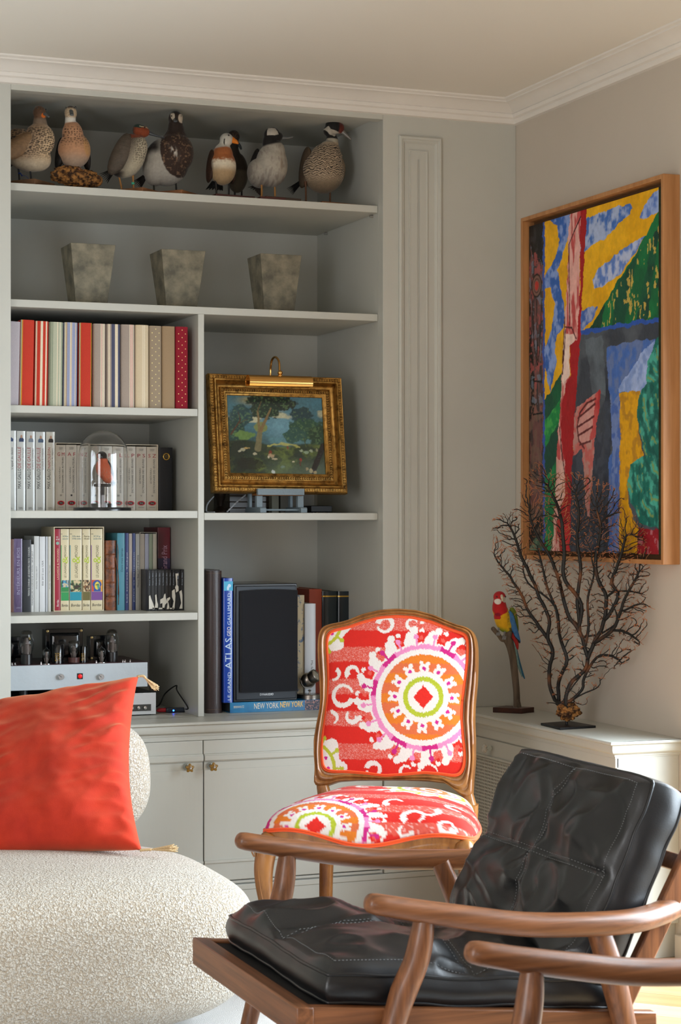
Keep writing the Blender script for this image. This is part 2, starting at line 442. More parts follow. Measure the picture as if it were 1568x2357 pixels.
def door(x0, x1, knobx=None):
    b = MB(); g = .0014
    b.box(x0 + g, x1 - g, YC - .006, YC + .008, .1315, .5655)
    # moulded rail across the door and the faint raised field below it
    for zz, pr, h in ((.512, .017, .0085), (.5195, .014, .005), (.5035, .011, .004)): b.box(x0 + g, x1 - g, YC - pr, YC, zz - h, zz + h)
    b.box(x0 + g, x1 - g, YC - .0085, YC, .1315, .4995)
    b.box(x0 + .0014, x1 - .0014, YC - .0105, YC, .1315, .476)
    b.box(x0 + g, x1 - g, YC - .012, YC, .1315, .196); b.box(x0 + g, x1 - g, YC - .016, YC, .186, .196)
    d = obj('door', b, m_case, BU, bevel=.0022, seg=3)
    if knobx is not None:
        b = MB(); b.lathe([(.0045, 0), (.006, -.006), (.005, -.014), (.0045, -.036)], (knobx, YC - .009, .488), 12, 'y')
        b.lathe([(.010, .0), (.011, -.004), (.006, -.007)], (knobx, YC - .009, .488), 14, 'y'); obj('knob_stem', b, clear_glass, d, smooth=50)
        pts = []
        for k in range(50):
            a = 2 * pi * k / 50; r = .0122 + .0024 * cos(5 * (a - pi / 2)); pts.append((knobx + r * cos(a), .488 + r * sin(a)))
        b = MB(); rr = []
        for s_, y in ((.82, -.046), (.97, -.047), (1, -.050), (.95, -.054), (.6, -.0565), (.2, -.057)): rr.append([(knobx + (p[0] - knobx) * s_, YC + y + .003, .488 + (p[1] - .488) * s_) for p in pts])
        b.rings(rr); obj('knob', b, knob_glass, d, smooth=50, label='amber glass flower-shaped knob')
        b = MB(); b.ball((knobx, YC - .057, .488), (.0035, .003, .0035), 12, 8); obj('knob_cap', b, chrome, d, smooth=180)
    return d
door(-1.1188, -.522, -1.0985); door(-1.7, -1.1188, -1.1745)
for x0 in (-2.28, -2.86, -3.44, -4.02, -4.6): door(x0, x0 + .58)

# radiator cabinet on the right wall: drawer front, perforated grille, knob
RC = thing('radiator_cabinet', 'pale grey radiator cabinet with perforated grille along the right wall', 'cabinet', (-.1, -.55, 0))
XC = RD + .002
b = MB(); b.box(XC + .004, 0, YE + .001, YC, .10, ZT - .0485); b.box(XC + .012, 0, YE + .02, YC, 0, .1)
b.box(XC - .001, XC + .01, YE + .001, YC - .001, .548, ZT - .0485)
b.box(XC, XC + .01, YE + .001, YE + .05, .0, .545); b.box(XC, XC + .01, YE + .05, YC, .0, .13)
obj('cabinet_body', b, m_case, RC, bevel=.0015)
b = MB(); b.box(XC - .001, XC + .006, YE + .052, YC - .002, .490, .5445); b.box(XC - .007, XC + .002, YE + .052, YC - .002, .484, .492)
DRW = obj('drawer', b, m_case, RC, bevel=.0018)
b = MB(); kc = PX(1120, 1721, XC - .02); ky, kz = kc.y, .519
b.lathe([(.004, 0), (.007, -.004), (.009, -.010), (.006, -.016), (.004, -.022)], (XC, ky, kz), 14, 'x'); obj('knob_stem', b, clear_glass, DRW, smooth=50)
b = MB(); rr = []
for s_, x in ((.4, -.020), (.9, -.022), (1, -.026), (.95, -.030), (.5, -.033), (.1, -.034)): rr.append([(XC + x, ky + .0125 * s_ * (1 + .16 * cos(8 * 2 * pi * k / 48)) * cos(2 * pi * k / 48), kz + .0125 * s_ * (1 + .16 * cos(8 * 2 * pi * k / 48)) * sin(2 * pi * k / 48)) for k in range(48)])
b.rings(rr); obj('knob', b, mat('milk_glass', '#d9d6cc', rough=.15, trans=.3), DRW, smooth=50, label='pressed clear glass knob')
# grille: a perforated sheet, real slots in a lattice of bars
b = MB()
y0, y1, z0, z1 = YE + .055, YC - .004, .135, .478
ny = int((y1 - y0) / .0108); nz = int((z1 - z0) / .0105)
for i in range(ny + 1):
    y = y0 + (y1 - y0) * i / ny; b.box(XC + .002, XC + .0035, y - .0028, y + .0028, z0, z1)
for j in range(nz + 1):
    z = z0 + (z1 - z0) * j / nz; b.box(XC + .0018, XC + .0037, y0, y1, z - .0023, z + .0023)
obj('grille', b, m_case, RC, kind='stuff')
b = MB(); b.box(XC + .0039, XC + .0042, y0, y1, z0, z1); obj('grille_dark_sheet', b, m_dark, RC)  # near-black sheet stands in for the shade behind the slots
# ================================================================ books
m_page = mat('page_block', '#d9cfba', rough=.85, bump=.5, bscale=900, bstretch=(1, .02, .02), var=.12, vscale=300, vstretch=(1, .02, .02))
m_slip = mat('slipcase_card', '#d8cdb8', rough=.6, var=.06, vscale=20)
def M2(c, rough=.5, coat=0, **k): return mat('cover_%s_%d' % (c if isinstance(c, str) else 'x', int(rough * 100)), c, rough=rough, coat=coat, **k)
def book(name, px0, px1, ptop, Yf, zb, depth, cover, label, group=None, ycheck=None, pages=True, lean=0, round_=0, stripes=None, board=.0022, top=None, cat='book', cloth=False, inset=.003):
    """upright book whose spine stands on the plane y=Yf between the two measured edges"""
    ym = ycheck or (ptop + 60)
    x0 = PY(px0, ym, Yf).x; x1 = PY(px1, ym, Yf).x; z1 = top if top else PY((px0 + px1) / 2, ptop, Yf).z
    w = x1 - x0; h = z1 - zb
    r = thing(name, label, cat, (x0 + w / 2, Yf, zb), 0, group)
    if lean: r.rotation_euler = (0, lean, 0)
    g = .0003; b = MB(); 
    xs0, xs1 = x0 + g, x1 - g
    ns = 28 if (round_ or stripes) else 2
    arc = []
    for i in range(ns):
        t = i / (ns - 1); arc.append((xs0 + (xs1 - xs0) * t, Yf + round_ * (1 - sqrt(max(0, 1 - (2 * t - 1) ** 2))) ))
    inner = [(xs1 - board, Yf + depth), (xs1 - board, Yf + board + round_), (xs0 + board, Yf + board + round_), (xs0 + board, Yf + depth)]
    outl = arc + [(xs1, Yf + depth)] + inner + [(xs0, Yf + depth)]
    n = len(outl)
    v = [(p[0], p[1], zb) for p in outl] + [(p[0], p[1], z1) for p in outl]
    f = []; mi = []
    # walls
    for i in range(n):
        f.append((i, (i + 1) % n, n + (i + 1) % n, n + i)); k = 0
        if stripes and i < ns - 1:
            t = (i + .5) / (ns - 1)
            for lim, idx in stripes[1]:
                if t < lim: k = idx; break
        mi.append(k)
    b.add(v, f); b.m = mi
    cap = [tuple(range(n))[::-1], tuple(range(n, 2 * n))]
    b.add([], []); b.f += cap; b.m += [0, 0]
    mats = [cover] + (list(stripes[0]) if stripes else [])
    c = obj('cover', b, mats if len(mats) > 1 else cover, r, smooth=35)
    if pages:
        q = MB(); q.box(xs0 + board, xs1 - board, Yf + board + round_ + .0004, Yf + depth - .003, zb + inset, z1 - inset); obj('pages', q, m_page, r)
    return r, x0, x1, zb, z1

black = mat('ink_black', '#1b1a1c', rough=.5); red_ink = mat('ink_red', '#9c1f2a', rough=.5); white_ink = mat('ink_white', '#eeeeea', rough=.5)
grey_ink = mat('ink_grey', '#5b5a5c', rough=.5); gold = mat('gold_foil', '#c9a24a', rough=.3, metal=1)

# --- fabric-covered albums on the third shelf
def dots(name, bg, fg, s=.0225):
    m = mat(name, bg, rough=.85, bump=.2, bscale=900)
    N, L = m.node_tree.nodes, m.node_tree.links; b = N['Principled BSDF']
    tc = N.new('ShaderNodeTexCoord'); sx = N.new('ShaderNodeSeparateXYZ'); L.new(tc.outputs['Object'], sx.inputs[0])
    def mth(op, a, b_=None, c=None):
        n = N.new('ShaderNodeMath'); n.operation = op
        for i, q in enumerate((a, b_, c)):
            if q is None: continue
            if isinstance(q, (int, float)): n.inputs[i].default_value = q
            else: L.new(q, n.inputs[i])
        return n.outputs[0]
    u = mth('DIVIDE', sx.outputs['X'], s); v = mth('DIVIDE', sx.outputs['Z'], s * 1.05)
    p, q = mth('ADD', u, v), mth('SUBTRACT', u, v)
    fp = mth('SUBTRACT', mth('FRACT', p), .5); fq = mth('SUBTRACT', mth('FRACT', q), .5)
    d = mth('SQRT', mth('ADD', mth('MULTIPLY', fp, fp), mth('MULTIPLY', fq, fq)))
    k = mth("LESS_THAN", d, .10)
    mx = N.new('ShaderNodeMix'); mx.data_type = 'RGBA'; mx.inputs['A'].default_value = (*lin(bg), 1); mx.inputs['B'].default_value = (*lin(fg), 1)
    L.new(k, mx.inputs['Factor']); L.new(mx.outputs['Result'], b.inputs['Base Color']); return m
def cloth(name, c): return mat('cloth_' + name, c, rough=.88, bump=.25, bscale=700, var=.10, vscale=500)
cR, cW, cG, cGr, cY, cB, cBl, cT, cTan, cNavy, cPink, cCr, cTa = (cloth(*q) for q in (('red', '#c43a28'), ('cream', '#e6d8bd'), ('sage', '#b9bca4'), ('green', '#8f9a83'), ('gold', '#d79a3a'), ('blue', '#98a0bd'), ('lilac', '#b7b0b6'), ('taupe', '#a89a8e'), ('tan', '#b79d7c'), ('navy', '#50536b'), ('pink', '#c0607a'), ('oat', '#d8c6a6'), ('dun', '#a48b6c')))
d1 = dots('dotted_taupe', '#9c8c76', '#efdf9a'); d2 = dots('dotted_crimson', '#8e1226', '#f0cf8c')
al = [
 (2, 47.5, 739, cBl, None, 'lilac grey album, first of the row, against the left upright'),
 (47.5, 80, 736, cR, ([cG, cY], [(.08, 1), (.13, 2), (1, 0)]), 'red album with thin gold edge line, second of the row'),
 (81.5, 112.5, 739, cR, ([cW], [(.12, 1), (.17, 0), (.17, 0), (.38, 0), (.56, 1), (.76, 0), (.9, 1), (1, 0)]), 'red album with cream stripes'),
 (113, 146, 741, cG, ([cGr, cW], [(.14, 1), (.2, 0), (.25, 1), (.55, 0), (.62, 2), (.66, 1), (.78, 0), (.82, 2), (.9, 0), (.95, 1), (1, 0)]), 'sage green striped album'),
 (147.5, 179.5, 742, cB, ([cW, cTan], [(.1, 1), (.2, 2), (.42, 0), (.47, 1), (.52, 2), (.56, 1), (.8, 0), (.85, 1), (.9, 2), (1, 0)]), 'pale blue album with cream stripes'),
 (181, 212.5, 743, cR, ([cG, cY], [(.06, 1), (.1, 2), (.93, 0), (1, 2)]), 'red album with gold edge line, beside the pale blue striped one'),
 (213.5, 244.5, 745, cT, ([cW, cPink], [(.55, 0), (.62, 1), (.66, 2), (.74, 1), (.78, 0), (.9, 1), (1, 0)]), 'taupe album with fine pink and white stripe, left of the navy striped one'),
 (246, 278, 746, cT, ([cNavy, cW], [(.12, 0), (.22, 2), (.32, 0), (.58, 1), (.82, 2), (1, 1)]), 'taupe album with navy and cream stripes'),
 (279.5, 311.5, 747, cT, ([cW, cPink], [(.58, 0), (.66, 1), (.7, 2), (.78, 1), (.82, 2), (.9, 1), (1, 0)]), 'taupe album with fine pink and white stripe, right of the navy striped one'),
 (312.5, 343.5, 748, cCr, ([cW], [(.5, 0), (.54, 1), (.6, 0), (.7, 1), (.75, 0), (1, 0)]), 'oat coloured plain album'),
 (344.5, 373, 750, d1, None, 'taupe album with small yellow dots'),
 (374, 404, 751, cTa, None, 'plain dun brown album'),
 (405, 434, 752, d2, None, 'crimson album with small gold dots, last of the row'),
]
for i, (a, c, t, m, st_, lab) in enumerate(al):
    ln = radians(1.15 * max(0, (7 - i) / 7))
    book('album', a + (3.0 if ln > 0 else 0) * (0 if i == 0 else 1) - ln * 300, c - ln * 160 - .3, t, .062, SCz, .20, m, lab, 'fabric-covered albums on the third shelf', ycheck=930, lean=ln, round_=.0065, stripes=st_, board=.003)

# --- fourth shelf: five biographies, two slipcases of dictionaries, black book
YB2 = .245
lam = mat('laminated_white', '#d3d4cf', rough=.18, coat=.6, var=.05, vscale=8)
lamw = mat('laminated_ivory', '#cbc6b8', rough=.25, coat=.4)
navy_ink = mat('ink_navy', '#26304a', rough=.5)
def portrait(parent, x0, x1, z0, z1, Y, coat_c, face='#b58a70'):
    w = x1 - x0; h = z1 - z0; cx_ = (x0 + x1) / 2
    b = MB(); pts = [(x0 + .1 * w, z0), (x1 - .1 * w, z0), (x1 - .08 * w, z0 + .3 * h), (cx_ + .2 * w, z0 + .48 * h), (cx_ - .2 * w, z0 + .48 * h), (x0 + .1 * w, z0 + .3 * h)]
    b.prism(pts, Y - .00015, Y, 'y'); obj('portrait', b, mat('print_' + coat_c, coat_c), parent)
    b = MB(); b.prism([(cx_ + .17 * w * cos(a), z0 + .62 * h + .2 * h * sin(a)) for a in [2 * pi * k / 12 for k in range(12)]], Y - .0003, Y - .0001, 'y'); obj('portrait_face', b, mat('print_face', face), parent)
gal = [(4, 37.5, 991, 'DE GAULLE', "L'appel du destin", '#33466e', 'white laminated biography at the far left, half behind the upright'),
       (38.5, 59, 992, 'DE GAULLE', 'Le premier des français', '#2b3a5e', 'white laminated biography with red title and figure in dark blue, second in row'),
       (60.5, 81, 993, 'DE GAULLE', 'La statue du commandeur', '#7d8894', 'white laminated biography with pale grey portrait, third in row'),
       (82, 104.5, 994, 'DE GAULLE', 'La solitude du combattant', '#4c5f78', 'white laminated biography with blue-grey portrait, fourth in row'),
       (106, 127, 994, 'NAPOLÉON', 'Le chant du départ', '#2a2522', 'ivory biography with dark cloaked figure, next to the cream slipcase')]
for a, c, t, nm, sub, pc, lab in gal:
    r, x0, x1, z0, z1 = book('book', a, c, t, YB2, SD, .13, lamw if nm[0] == 'N' else lam, lab, 'white laminated biographies on the fourth shelf', ycheck=1100, round_=.002)
    w = x1 - x0; H = z1 - z0; Yt = YB2 - .0004
    portrait(r, x0 + .2 * w, x1 - .15 * w, z1 - .135 * H, z1 - .03 * H, Yt, pc)
    text(r, 'MAX GALLO', (x0 + .12 * w, x0 + .48 * w, z0 + .28 * H, z0 + .53 * H), black, Y=Yt)
    text(r, nm, (x0 + .12 * w, x0 + .48 * w, z0 + .54 * H, z0 + .80 * H), red_ink, Y=Yt)
    text(r, sub, (x0 + .62 * w, x0 + .82 * w, z0 + .52 * H, z0 + .79 * H), grey_ink, Y=Yt)
    text(r, 'ROBERT\nLAFFONT', (x0 + .25 * w, x0 + .75 * w, z0 + .02 * H, z0 + .045 * H), grey_ink, Y=Yt, orient='h')
def slipcase(name, px0, px1, ptop, Yf, zb, depth, m, label, th=.0022, ym=1100, group=None):
    x0 = PY(px0, ym, Yf).x; x1 = PY(px1, ym, Yf).x; z1 = PY((px0 + px1) / 2, ptop, Yf).z
    r = thing(name, label, 'slipcase', ((x0 + x1) / 2, Yf, zb), 0, group)
    b = MB(); b.box(x0, x0 + th, Yf, Yf + depth, zb, z1); b.box(x1 - th, x1, Yf, Yf + depth, zb, z1); b.box(x0 + th, x1 - th, Yf, Yf + depth, zb, zb + th); b.box(x0 + th, x1 - th, Yf, Yf + depth, z1 - th, z1); b.box(x0 + th, x1 - th, Yf + depth - th, Yf + depth, zb + th, z1 - th)
    obj('case', b, m, r); return r, x0, x1, z1
dictm = mat('dictionary_paper', '#c9bfae', rough=.45, coat=.15, var=.06, vscale=12)
logo_red = mat('logo_red', '#c22a2e', rough=.5)
def dict_book(px0, px1, ptop, let, what, num, lab):
    r, x0, x1, z0, z1 = book('book', px0, px1, ptop, YB2 + .004, SD + .0024, .125, dictm, lab, 'cream dictionary volumes in slipcases', ycheck=1100, round_=.0012)
    w = x1 - x0; H = z1 - z0; Yt = YB2 + .0034
    text(r, let, (x0 + .14 * w, x0 + .86 * w, z0 + .83 * H, z0 + .885 * H), red_ink, Y=Yt, orient='h')
    text(r, 'BOMPIANI\nLAFFONT', (x0 + .3 * w, x0 + .7 * w, z0 + .93 * H, z0 + .965 * H), grey_ink, Y=Yt, orient='h')
    text(r, 'LE NOUVEAU', (x0 + .3 * w, x0 + .45 * w, z0 + .42 * H, z0 + .66 * H), black, Y=Yt)
    text(r, 'DICTIONNAIRE DES ' + what, (x0 + .6 * w, x0 + .76 * w, z0 + .27 * H, z0 + .81 * H), black, Y=Yt)
    text(r, num, (x0 + .42 * w, x0 + .58 * w, z0 + .215 * H, z0 + .24 * H), black, Y=Yt, orient='h')
    b = MB(); cx_, cz = (x0 + x1) / 2, z0 + .11 * H
    for rx, rz, y, mm in ((.36 * w, .036 * H, Yt, logo_red), (.24 * w, .022 * H, Yt - .0002, black)):
        b = MB(); b.prism([(cx_ + rx * cos(q), cz + rz * sin(q)) for q in [2 * pi * k / 20 for k in range(20)]], y - .0001, y + .0003, 'y'); obj('emblem', b, mm, r)
    text(r, 'bq', (cx_ - .12 * w, cx_ + .12 * w, cz - .013 * H, cz + .013 * H), dictm, Y=Yt - .0004, orient='h')
    text(r, 'BOUQUINS', (x0 + .25 * w, x0 + .75 * w, z0 + .035 * H, z0 + .05 * H), grey_ink, Y=Yt, orient='h')
slipcase('slipcase', 128, 204.5, 1019.5, YB2, SD, .135, m_slip, 'cream card slipcase holding three dictionary volumes, left of the glass dome')
slipcase('slipcase', 205.5, 364, 1022.5, YB2, SD, .135, m_slip, 'wider cream card slipcase behind and right of the glass dome')
for a, c, t, l, wh, nu, lb in ((129, 151.5, 1024, 'G M', 'AUTEURS', 'II', 'cream dictionary volume lettered G M'), (152, 177, 1024, 'A F', 'AUTEURS', 'I', 'cream dictionary volume lettered A F'), (177.5, 203.5, 1025, 'N Z', 'AUTEURS', 'III', 'cream dictionary volume lettered N Z'),
        (206.5, 232, 1026, 'A C', 'ŒUVRES', 'I', 'cream dictionary volume lettered A C, behind the red bird'), (232.5, 259, 1026.5, 'C F', 'ŒUVRES', 'II', 'cream dictionary volume lettered C F behind the glass dome'), (259.5, 288, 1027, 'F L', 'ŒUVRES', 'III', 'cream dictionary volume lettered F L at the right of the dome'),
        (288.5, 312.5, 1027.5, 'L P', 'ŒUVRES', 'IV', 'cream dictionary volume lettered L P'), (313, 337.5, 1028, 'P S', 'ŒUVRES', 'V', 'cream dictionary volume lettered P S'), (338, 362.5, 1028.5, 'S Z', 'ŒUVRES', 'VI', 'cream dictionary volume lettered S Z')):
    dict_book(a, c, t, l, wh, nu, lb)
r, x0, x1, z0, z1 = book('book', 366, 397.5, 1030, YB2, SD, .14, mat('black_cloth', '#141519', rough=.5, bump=.1, bscale=500), 'black cloth book with round gold emblem on its spine', ycheck=1100, round_=.002)
cx_, cz = x0 + .54 * (x1 - x0), PY(382, 1051, YB2).z
b = MB(); rr = []
for k in range(33):
    a = 2 * pi * k / 32; rr.append([(cx_ + q * cos(a), YB2 - .0006 - e, cz + q * sin(a)) for q, e in ((.0108, 0), (.0096, .0004), (.0084, 0))])
vs = [p for q in rr for p in q]; fs = [(3 * i + j, 3 * i + j + 1, 3 * i + 4 + j, 3 * i + 3 + j) for i in range(32) for j in range(2)]; b.add(vs, fs)
for k in range(16):
    a = 2 * pi * k / 16; b.ball((cx_ + .0118 * cos(a), YB2 - .0006, cz + .0118 * sin(a)), .0009, 6, 4)
obj('emblem', b, gold, r); 
for s_, q in (('IMPERIAL', .0025), ('N°1', -.0008), ('CLUB', -.0040)): text(r, s_, (cx_ - .0055, cx_ + .0055, cz + q, cz + q + .0018), gold, Y=YB2 - .0006, orient='h')

# --- fifth shelf
Y3 = .27
def paper(c, rough=.4, coat=.1): return mat('jacket_' + c.strip('#'), c, rough=rough, coat=coat, var=.04, vscale=20)
def tb(px0, px1, ptop, c, lab, txt=None, tc=None, frac=(.3, .9), depth=.15, Yf=Y3, thick=(.3, .7), group=None, orient='up', rough=.4, lean=0, round_=.001, name='book', zb=None):
    r, x0, x1, z0, z1 = book(name, px0, px1, ptop, Yf, SE if zb is None else zb, depth, c if not isinstance(c, str) else paper(c, rough), lab, group, ycheck=1320, round_=round_, board=.0012, lean=lean)
    w = x1 - x0; H = z1 - z0
    if txt: text(r, txt, (x0 + thick[0] * w, x0 + thick[1] * w, z0 + frac[0] * H, z0 + frac[1] * H), tc or black, Y=Yf - .0005, orient=orient)
    return r, x0, x1, z0, z1
tb(20, 32, 1241, '#6b3d2e', 'thin brown book at the far left of the fifth shelf')
r, x0, x1, z0, z1 = tb(32, 51.5, 1240, mat('purple_jacket', '#4a3a5c', rough=.25, coat=.5, col2='#8878a0', vscale=25, vstretch=(1, 1, .2)), 'purple jacketed interiors book, second on the fifth shelf', 'INTÉRIEURS EN BOIS', mat('ink_lilac', '#a9a3c0'), (.24, .88), thick=(.25, .7))
text(r, 'LINKS', (x0 + .3 * (x1 - x0), x0 + .8 * (x1 - x0), z0 + .05 * (z1 - z0), z0 + .07 * (z1 - z0)), mat('ink_lilac'), Y=Y3 - .0005, orient='h')
r, x0, x1, z0, z1 = tb(52.5, 72, 1242.5, '#2b2e33', 'charcoal decorating book with white spine lettering', 'TERENCE CONRAN  LES ESSENTIELS DECO  COULEURS', white_ink, (.22, .9), thick=(.62, .82))
tb(71.5, 78, 1253, '#e4e4e2', 'thin low white book with black sideways lettering', 'FIANÇAILLES ANGELIQUE et KEVIN - 28 07 2017', black, (.1, .9), thick=(.25, .75))
x, _, _, _, _ = tb(78.5, 90, 1234, '#dfe0de', 'white booklet inside an open white sleeve', 'Charles Trochu 2017', grey_ink, (.3, .6), thick=(.4, .6))
tb(91, 104, 1235, '#e8e9ea', 'white softcover with grey lettering, in the middle of the white ones', 'Eté 2012 aux USA', grey_ink, (.35, .68), thick=(.42, .7))
tb(105, 110, 1235, '#c9ccd0', 'very thin pale grey booklet beside the wide white softcover')
tb(110.5, 117.5, 1235, '#d3d0c6', 'thin cream softcover left of the schoolbook slipcase', 'Elodie Nantes Mariage', grey_ink, (.3, .62), thick=(.4, .75))
# schoolbook slipcase with five volumes
sc_, sx0, sx1, sz1 = slipcase('slipcase', 124, 239.5, 1212.5, Y3, SE, .18, mat('ivory_card', '#e0d3b4', rough=.45, coat=.15), 'ivory slipcase holding five literature schoolbooks', th=.0026, ym=1320)
ivory = mat('ivory_spine', '#e2d4ae', rough=.35, coat=.3)
pubk = '#1c1814'
def block(parent, x0, x1, z0, z1, Y, c, name='colour_band', e=.0002):
    b = MB(); b.box(x0, x1, Y - e, Y + .0003, z0, z1); return obj(name, b, c if not isinstance(c, str) else mat('print_' + c.strip('#'), c, rough=.35, coat=.3), parent)
olive = mat('ink_olive', '#5a5636'); lime = mat('ink_lime', '#b9cc3a')
lm = [(124.8 + 1, 139, '#a5243a', None, None, '', 'crimson schoolbook, narrow, at the left inside the slipcase'),
      (139.8, 159, ivory, '#2f9a55', '#3aa0c8', 'XIXe\nsiècle', 'ivory schoolbook with green spine band'),
      (160.2, 188.5, ivory, '#1593a8', '#557a4c', 'XVIIe siècle\nXVIIIe siècle', 'ivory schoolbook with teal spine band, widest of the five'),
      (189.7, 208, ivory, '#6d6432', '#8a5a30', 'Moyen Age\nXVIe siècle', 'ivory schoolbook with olive spine band'),
      (209.2, 236.5, ivory, '#7a4a93', '#2d6ab4', 'XXe\nsiècle', 'ivory schoolbook with purple spine band and cubist face')]
for a, c, m_, band, pic, cent, lab in lm:
    r, x0, x1, z0, z1 = book('book', a, c, 1217.5, Y3 + .003, SE + .0028, .165, paper('#a5243a', .35) if band is None else ivory, lab, 'literature schoolbooks in the ivory slipcase', ycheck=1320, round_=.001, board=.001)
    w = x1 - x0; H = z1 - z0; Yt = Y3 + .0026
    if band is None:
        text(r, 'LAGARDE & MICHARD', (x0 + .4 * w, x0 + .72 * w, z0 + .38 * H, z0 + .76 * H), mat('ink_peach', '#e9c4a0'), Y=Yt)
        text(r, 'CD\nROM', (x0 + .25 * w, x0 + .8 * w, z0 + .86 * H, z0 + .91 * H), white_ink, Y=Yt, orient='h')
        text(r, 'Bordas', (x0 + .35 * w, x0 + .7 * w, z0 + .05 * H, z0 + .13 * H), white_ink, Y=Yt)
        b = MB(); b.prism([(x0 + w * (.5 + .28 * cos(q)), z0 + .825 * H + .28 * w * sin(q)) for q in [2 * pi * k / 16 for k in range(16)]], Yt - .0002, Yt, 'y'); obj('disc_mark', b, mat('print_8fb0a0', '#8fb0a0'), r)
        continue
    block(r, x0 + .0012, x1 - .0012, z0 + .12 * H, z0 + .225 * H, Yt, band)
    block(r, x0 + .0006, x0 + .0026, z0 + .225 * H, z0 + .80 * H, Yt, band, 'edge_band')
    # picture panel, as small painted fields
    n = 10; X = np.linspace(x0 + .0026, x1 - .0014, n + 1)
    g = MB(); g.grid(24, 30, lambda u, v: (x0 + .0026 + (x1 - x0 - .004) * u, Yt - .0003, z0 + .228 * H + .142 * H * v)); o = obj('picture', g, mat('small_picture', '#888888', rough=.35, coat=.3, attr='Col'), r)
    V = verts(o); U = (V[:, 0] - V[:, 0].min()) / np.ptp(V[:, 0]); T = (V[:, 2] - V[:, 2].min()) / np.ptp(V[:, 2])
    base = np.tile(np.array(lin(pic)), (len(U), 1)); k = fbm(U * 6, T * 6, 3, seed=int(a))
    base = cmix(base, lin('#d8c39a'), sstep(.52, .62, k)); base = cmix(base, lin('#3a3020'), sstep(.46, .38, k))
    if pic == '#3aa0c8': base = cmix(base, lin('#2f8a4a'), (T < .38)); 
    if pic == '#2d6ab4':
        base[:] = lin('#d2502f'); base = cmix(base, lin('#e6a33a'), (U > .7)); dd = ((U - .5) / .42) ** 2 + ((T - .62) / .36) ** 2
        base = cmix(base, lin('#244f9c'), (dd < 1) | ((T < .35) & (U > .2) & (U < .85))); base = cmix(base, lin('#e8d24a'), (((U - .52) / .24) ** 2 + ((T - .5) / .34) ** 2 < 1)); base = cmix(base, lin('#3f9c88'), (((U - .62) / .1) ** 2 + ((T - .45) / .25) ** 2 < 1))
        base = cmix(base, lin('#1a1a1a'), ((abs(T - .58) < .03) & (abs(U - .5) < .13)))
    colour(o, base)
    text(r, 'Bordas', (x0 + .12 * w, x0 + .88 * w, z0 + .045 * H, z0 + .08 * H), black, Y=Yt, orient='h', shear=.2)
    text(r, 'LE LAGARDE', (x0 + .42 * w, x0 + .66 * w, z0 + .40 * H, z0 + .585 * H), olive, Y=Yt)
    text(r, 'MICHARD', (x0 + .42 * w, x0 + .66 * w, z0 + .655 * H, z0 + .80 * H), olive, Y=Yt)
    text(r, '&', (x0 + .22 * w, x0 + .84 * w, z0 + .575 * H, z0 + .665 * H), lime, Y=Yt)
    text(r, cent, (x0 + .2 * w, x0 + .9 * w, z0 + .87 * H, z0 + .92 * H), mat('ink_teal', '#2b6e78') if band != '#6d6432' else olive, Y=Yt, orient='h')
    block(r, x0 + .0006, x0 + .2 * w, z0 + .935 * H, z0 + .940 * H, Yt, '#333333', 'edge_tick'); 
# old leather volume
m_leather_old = mat('old_tan_leather', '#8a4a20', rough=.5, col2='#40200e', vscale=45, vlo=.42, vhi=.62, bump=.7, bscale=90, coat=.2, bdist=.003)
r, x0, x1, z0, z1 = book('book', 243, 269, 1244, Y3 + .005, SE, .15, m_leather_old, 'worn tan leather-bound book with tie strings between slipcase and blue books', ycheck=1320, round_=.006, board=.003)
b = MB(); xx = x1 + .0008
b.tube([(xx, Y3 + .003, z0 + .225), (xx + .002, Y3 - .001, z0 + .19), (xx + .001, Y3, z0 + .14), (xx + .003, Y3 - .001, z0 + .10), (xx + .002, Y3, z0 + .05)], .0012, 6)
b.tube([(x1 - .004, Y3 + .003, z0 + .17), (xx + .001, Y3 - .002, z0 + .12), (xx + .004, Y3 - .002, z0 + .06), (xx + .003, Y3 - .001, z0 + .018)], .0011, 6)
obj('tie_string', b, m_leather_old, r, smooth=60)
b = MB()
for hh in (.2, .4, .6, .8):
    b.grid(14, 5, lambda u, v: (x0 + .0005 + (x1 - x0 - .001) * u, Y3 + .005 + .006 * (1 - sqrt(max(0, 1 - (2 * u - 1) ** 2))) - .0016 * sin(pi * v), z0 + (z1 - z0) * hh + .005 * (v - .5)))
obj('raised_band', b, m_leather_old, r, smooth=60)
tb(270, 287.5, 1227, '#4e93a6', 'teal blue softcover with dark lettering, right of the leather volume', 'Dans mes terres', mat('ink_slate', '#2c5566'), (.5, .8), thick=(.45, .75))
GB = 'narrow travel albums on the fifth shelf'
tb(288.5, 296.5, 1227, '#35427a', 'narrow indigo book, nearest the teal one', 'Les secrets Tokyo', white_ink, (.1, .75), thick=(.35, .65), group=GB)
tb(297, 304.5, 1228, '#b9aea4', 'narrow beige book between two indigo ones', group=GB)
tb(305, 312, 1227.5, '#3a4a80', 'narrow indigo book, the more rightward of two', 'Jules et Quentin', white_ink, (.1, .75), thick=(.35, .65), group=GB)
tb(312.5, 321.5, 1228.5, '#a9a8a2', 'narrow grey softcover marked with dark script', 'Mistral Etat   UN ETE 2016', black, (.3, .72), thick=(.4, .75), group=GB)
sp, a0, a1, az = slipcase('slipcase', 322, 361, 1225, Y3, SE, .15, mat('grey_card', '#a9a59a', rough=.5), 'pale grey slipcase with four narrow volumes, behind the black box set', th=.0016, ym=1290)
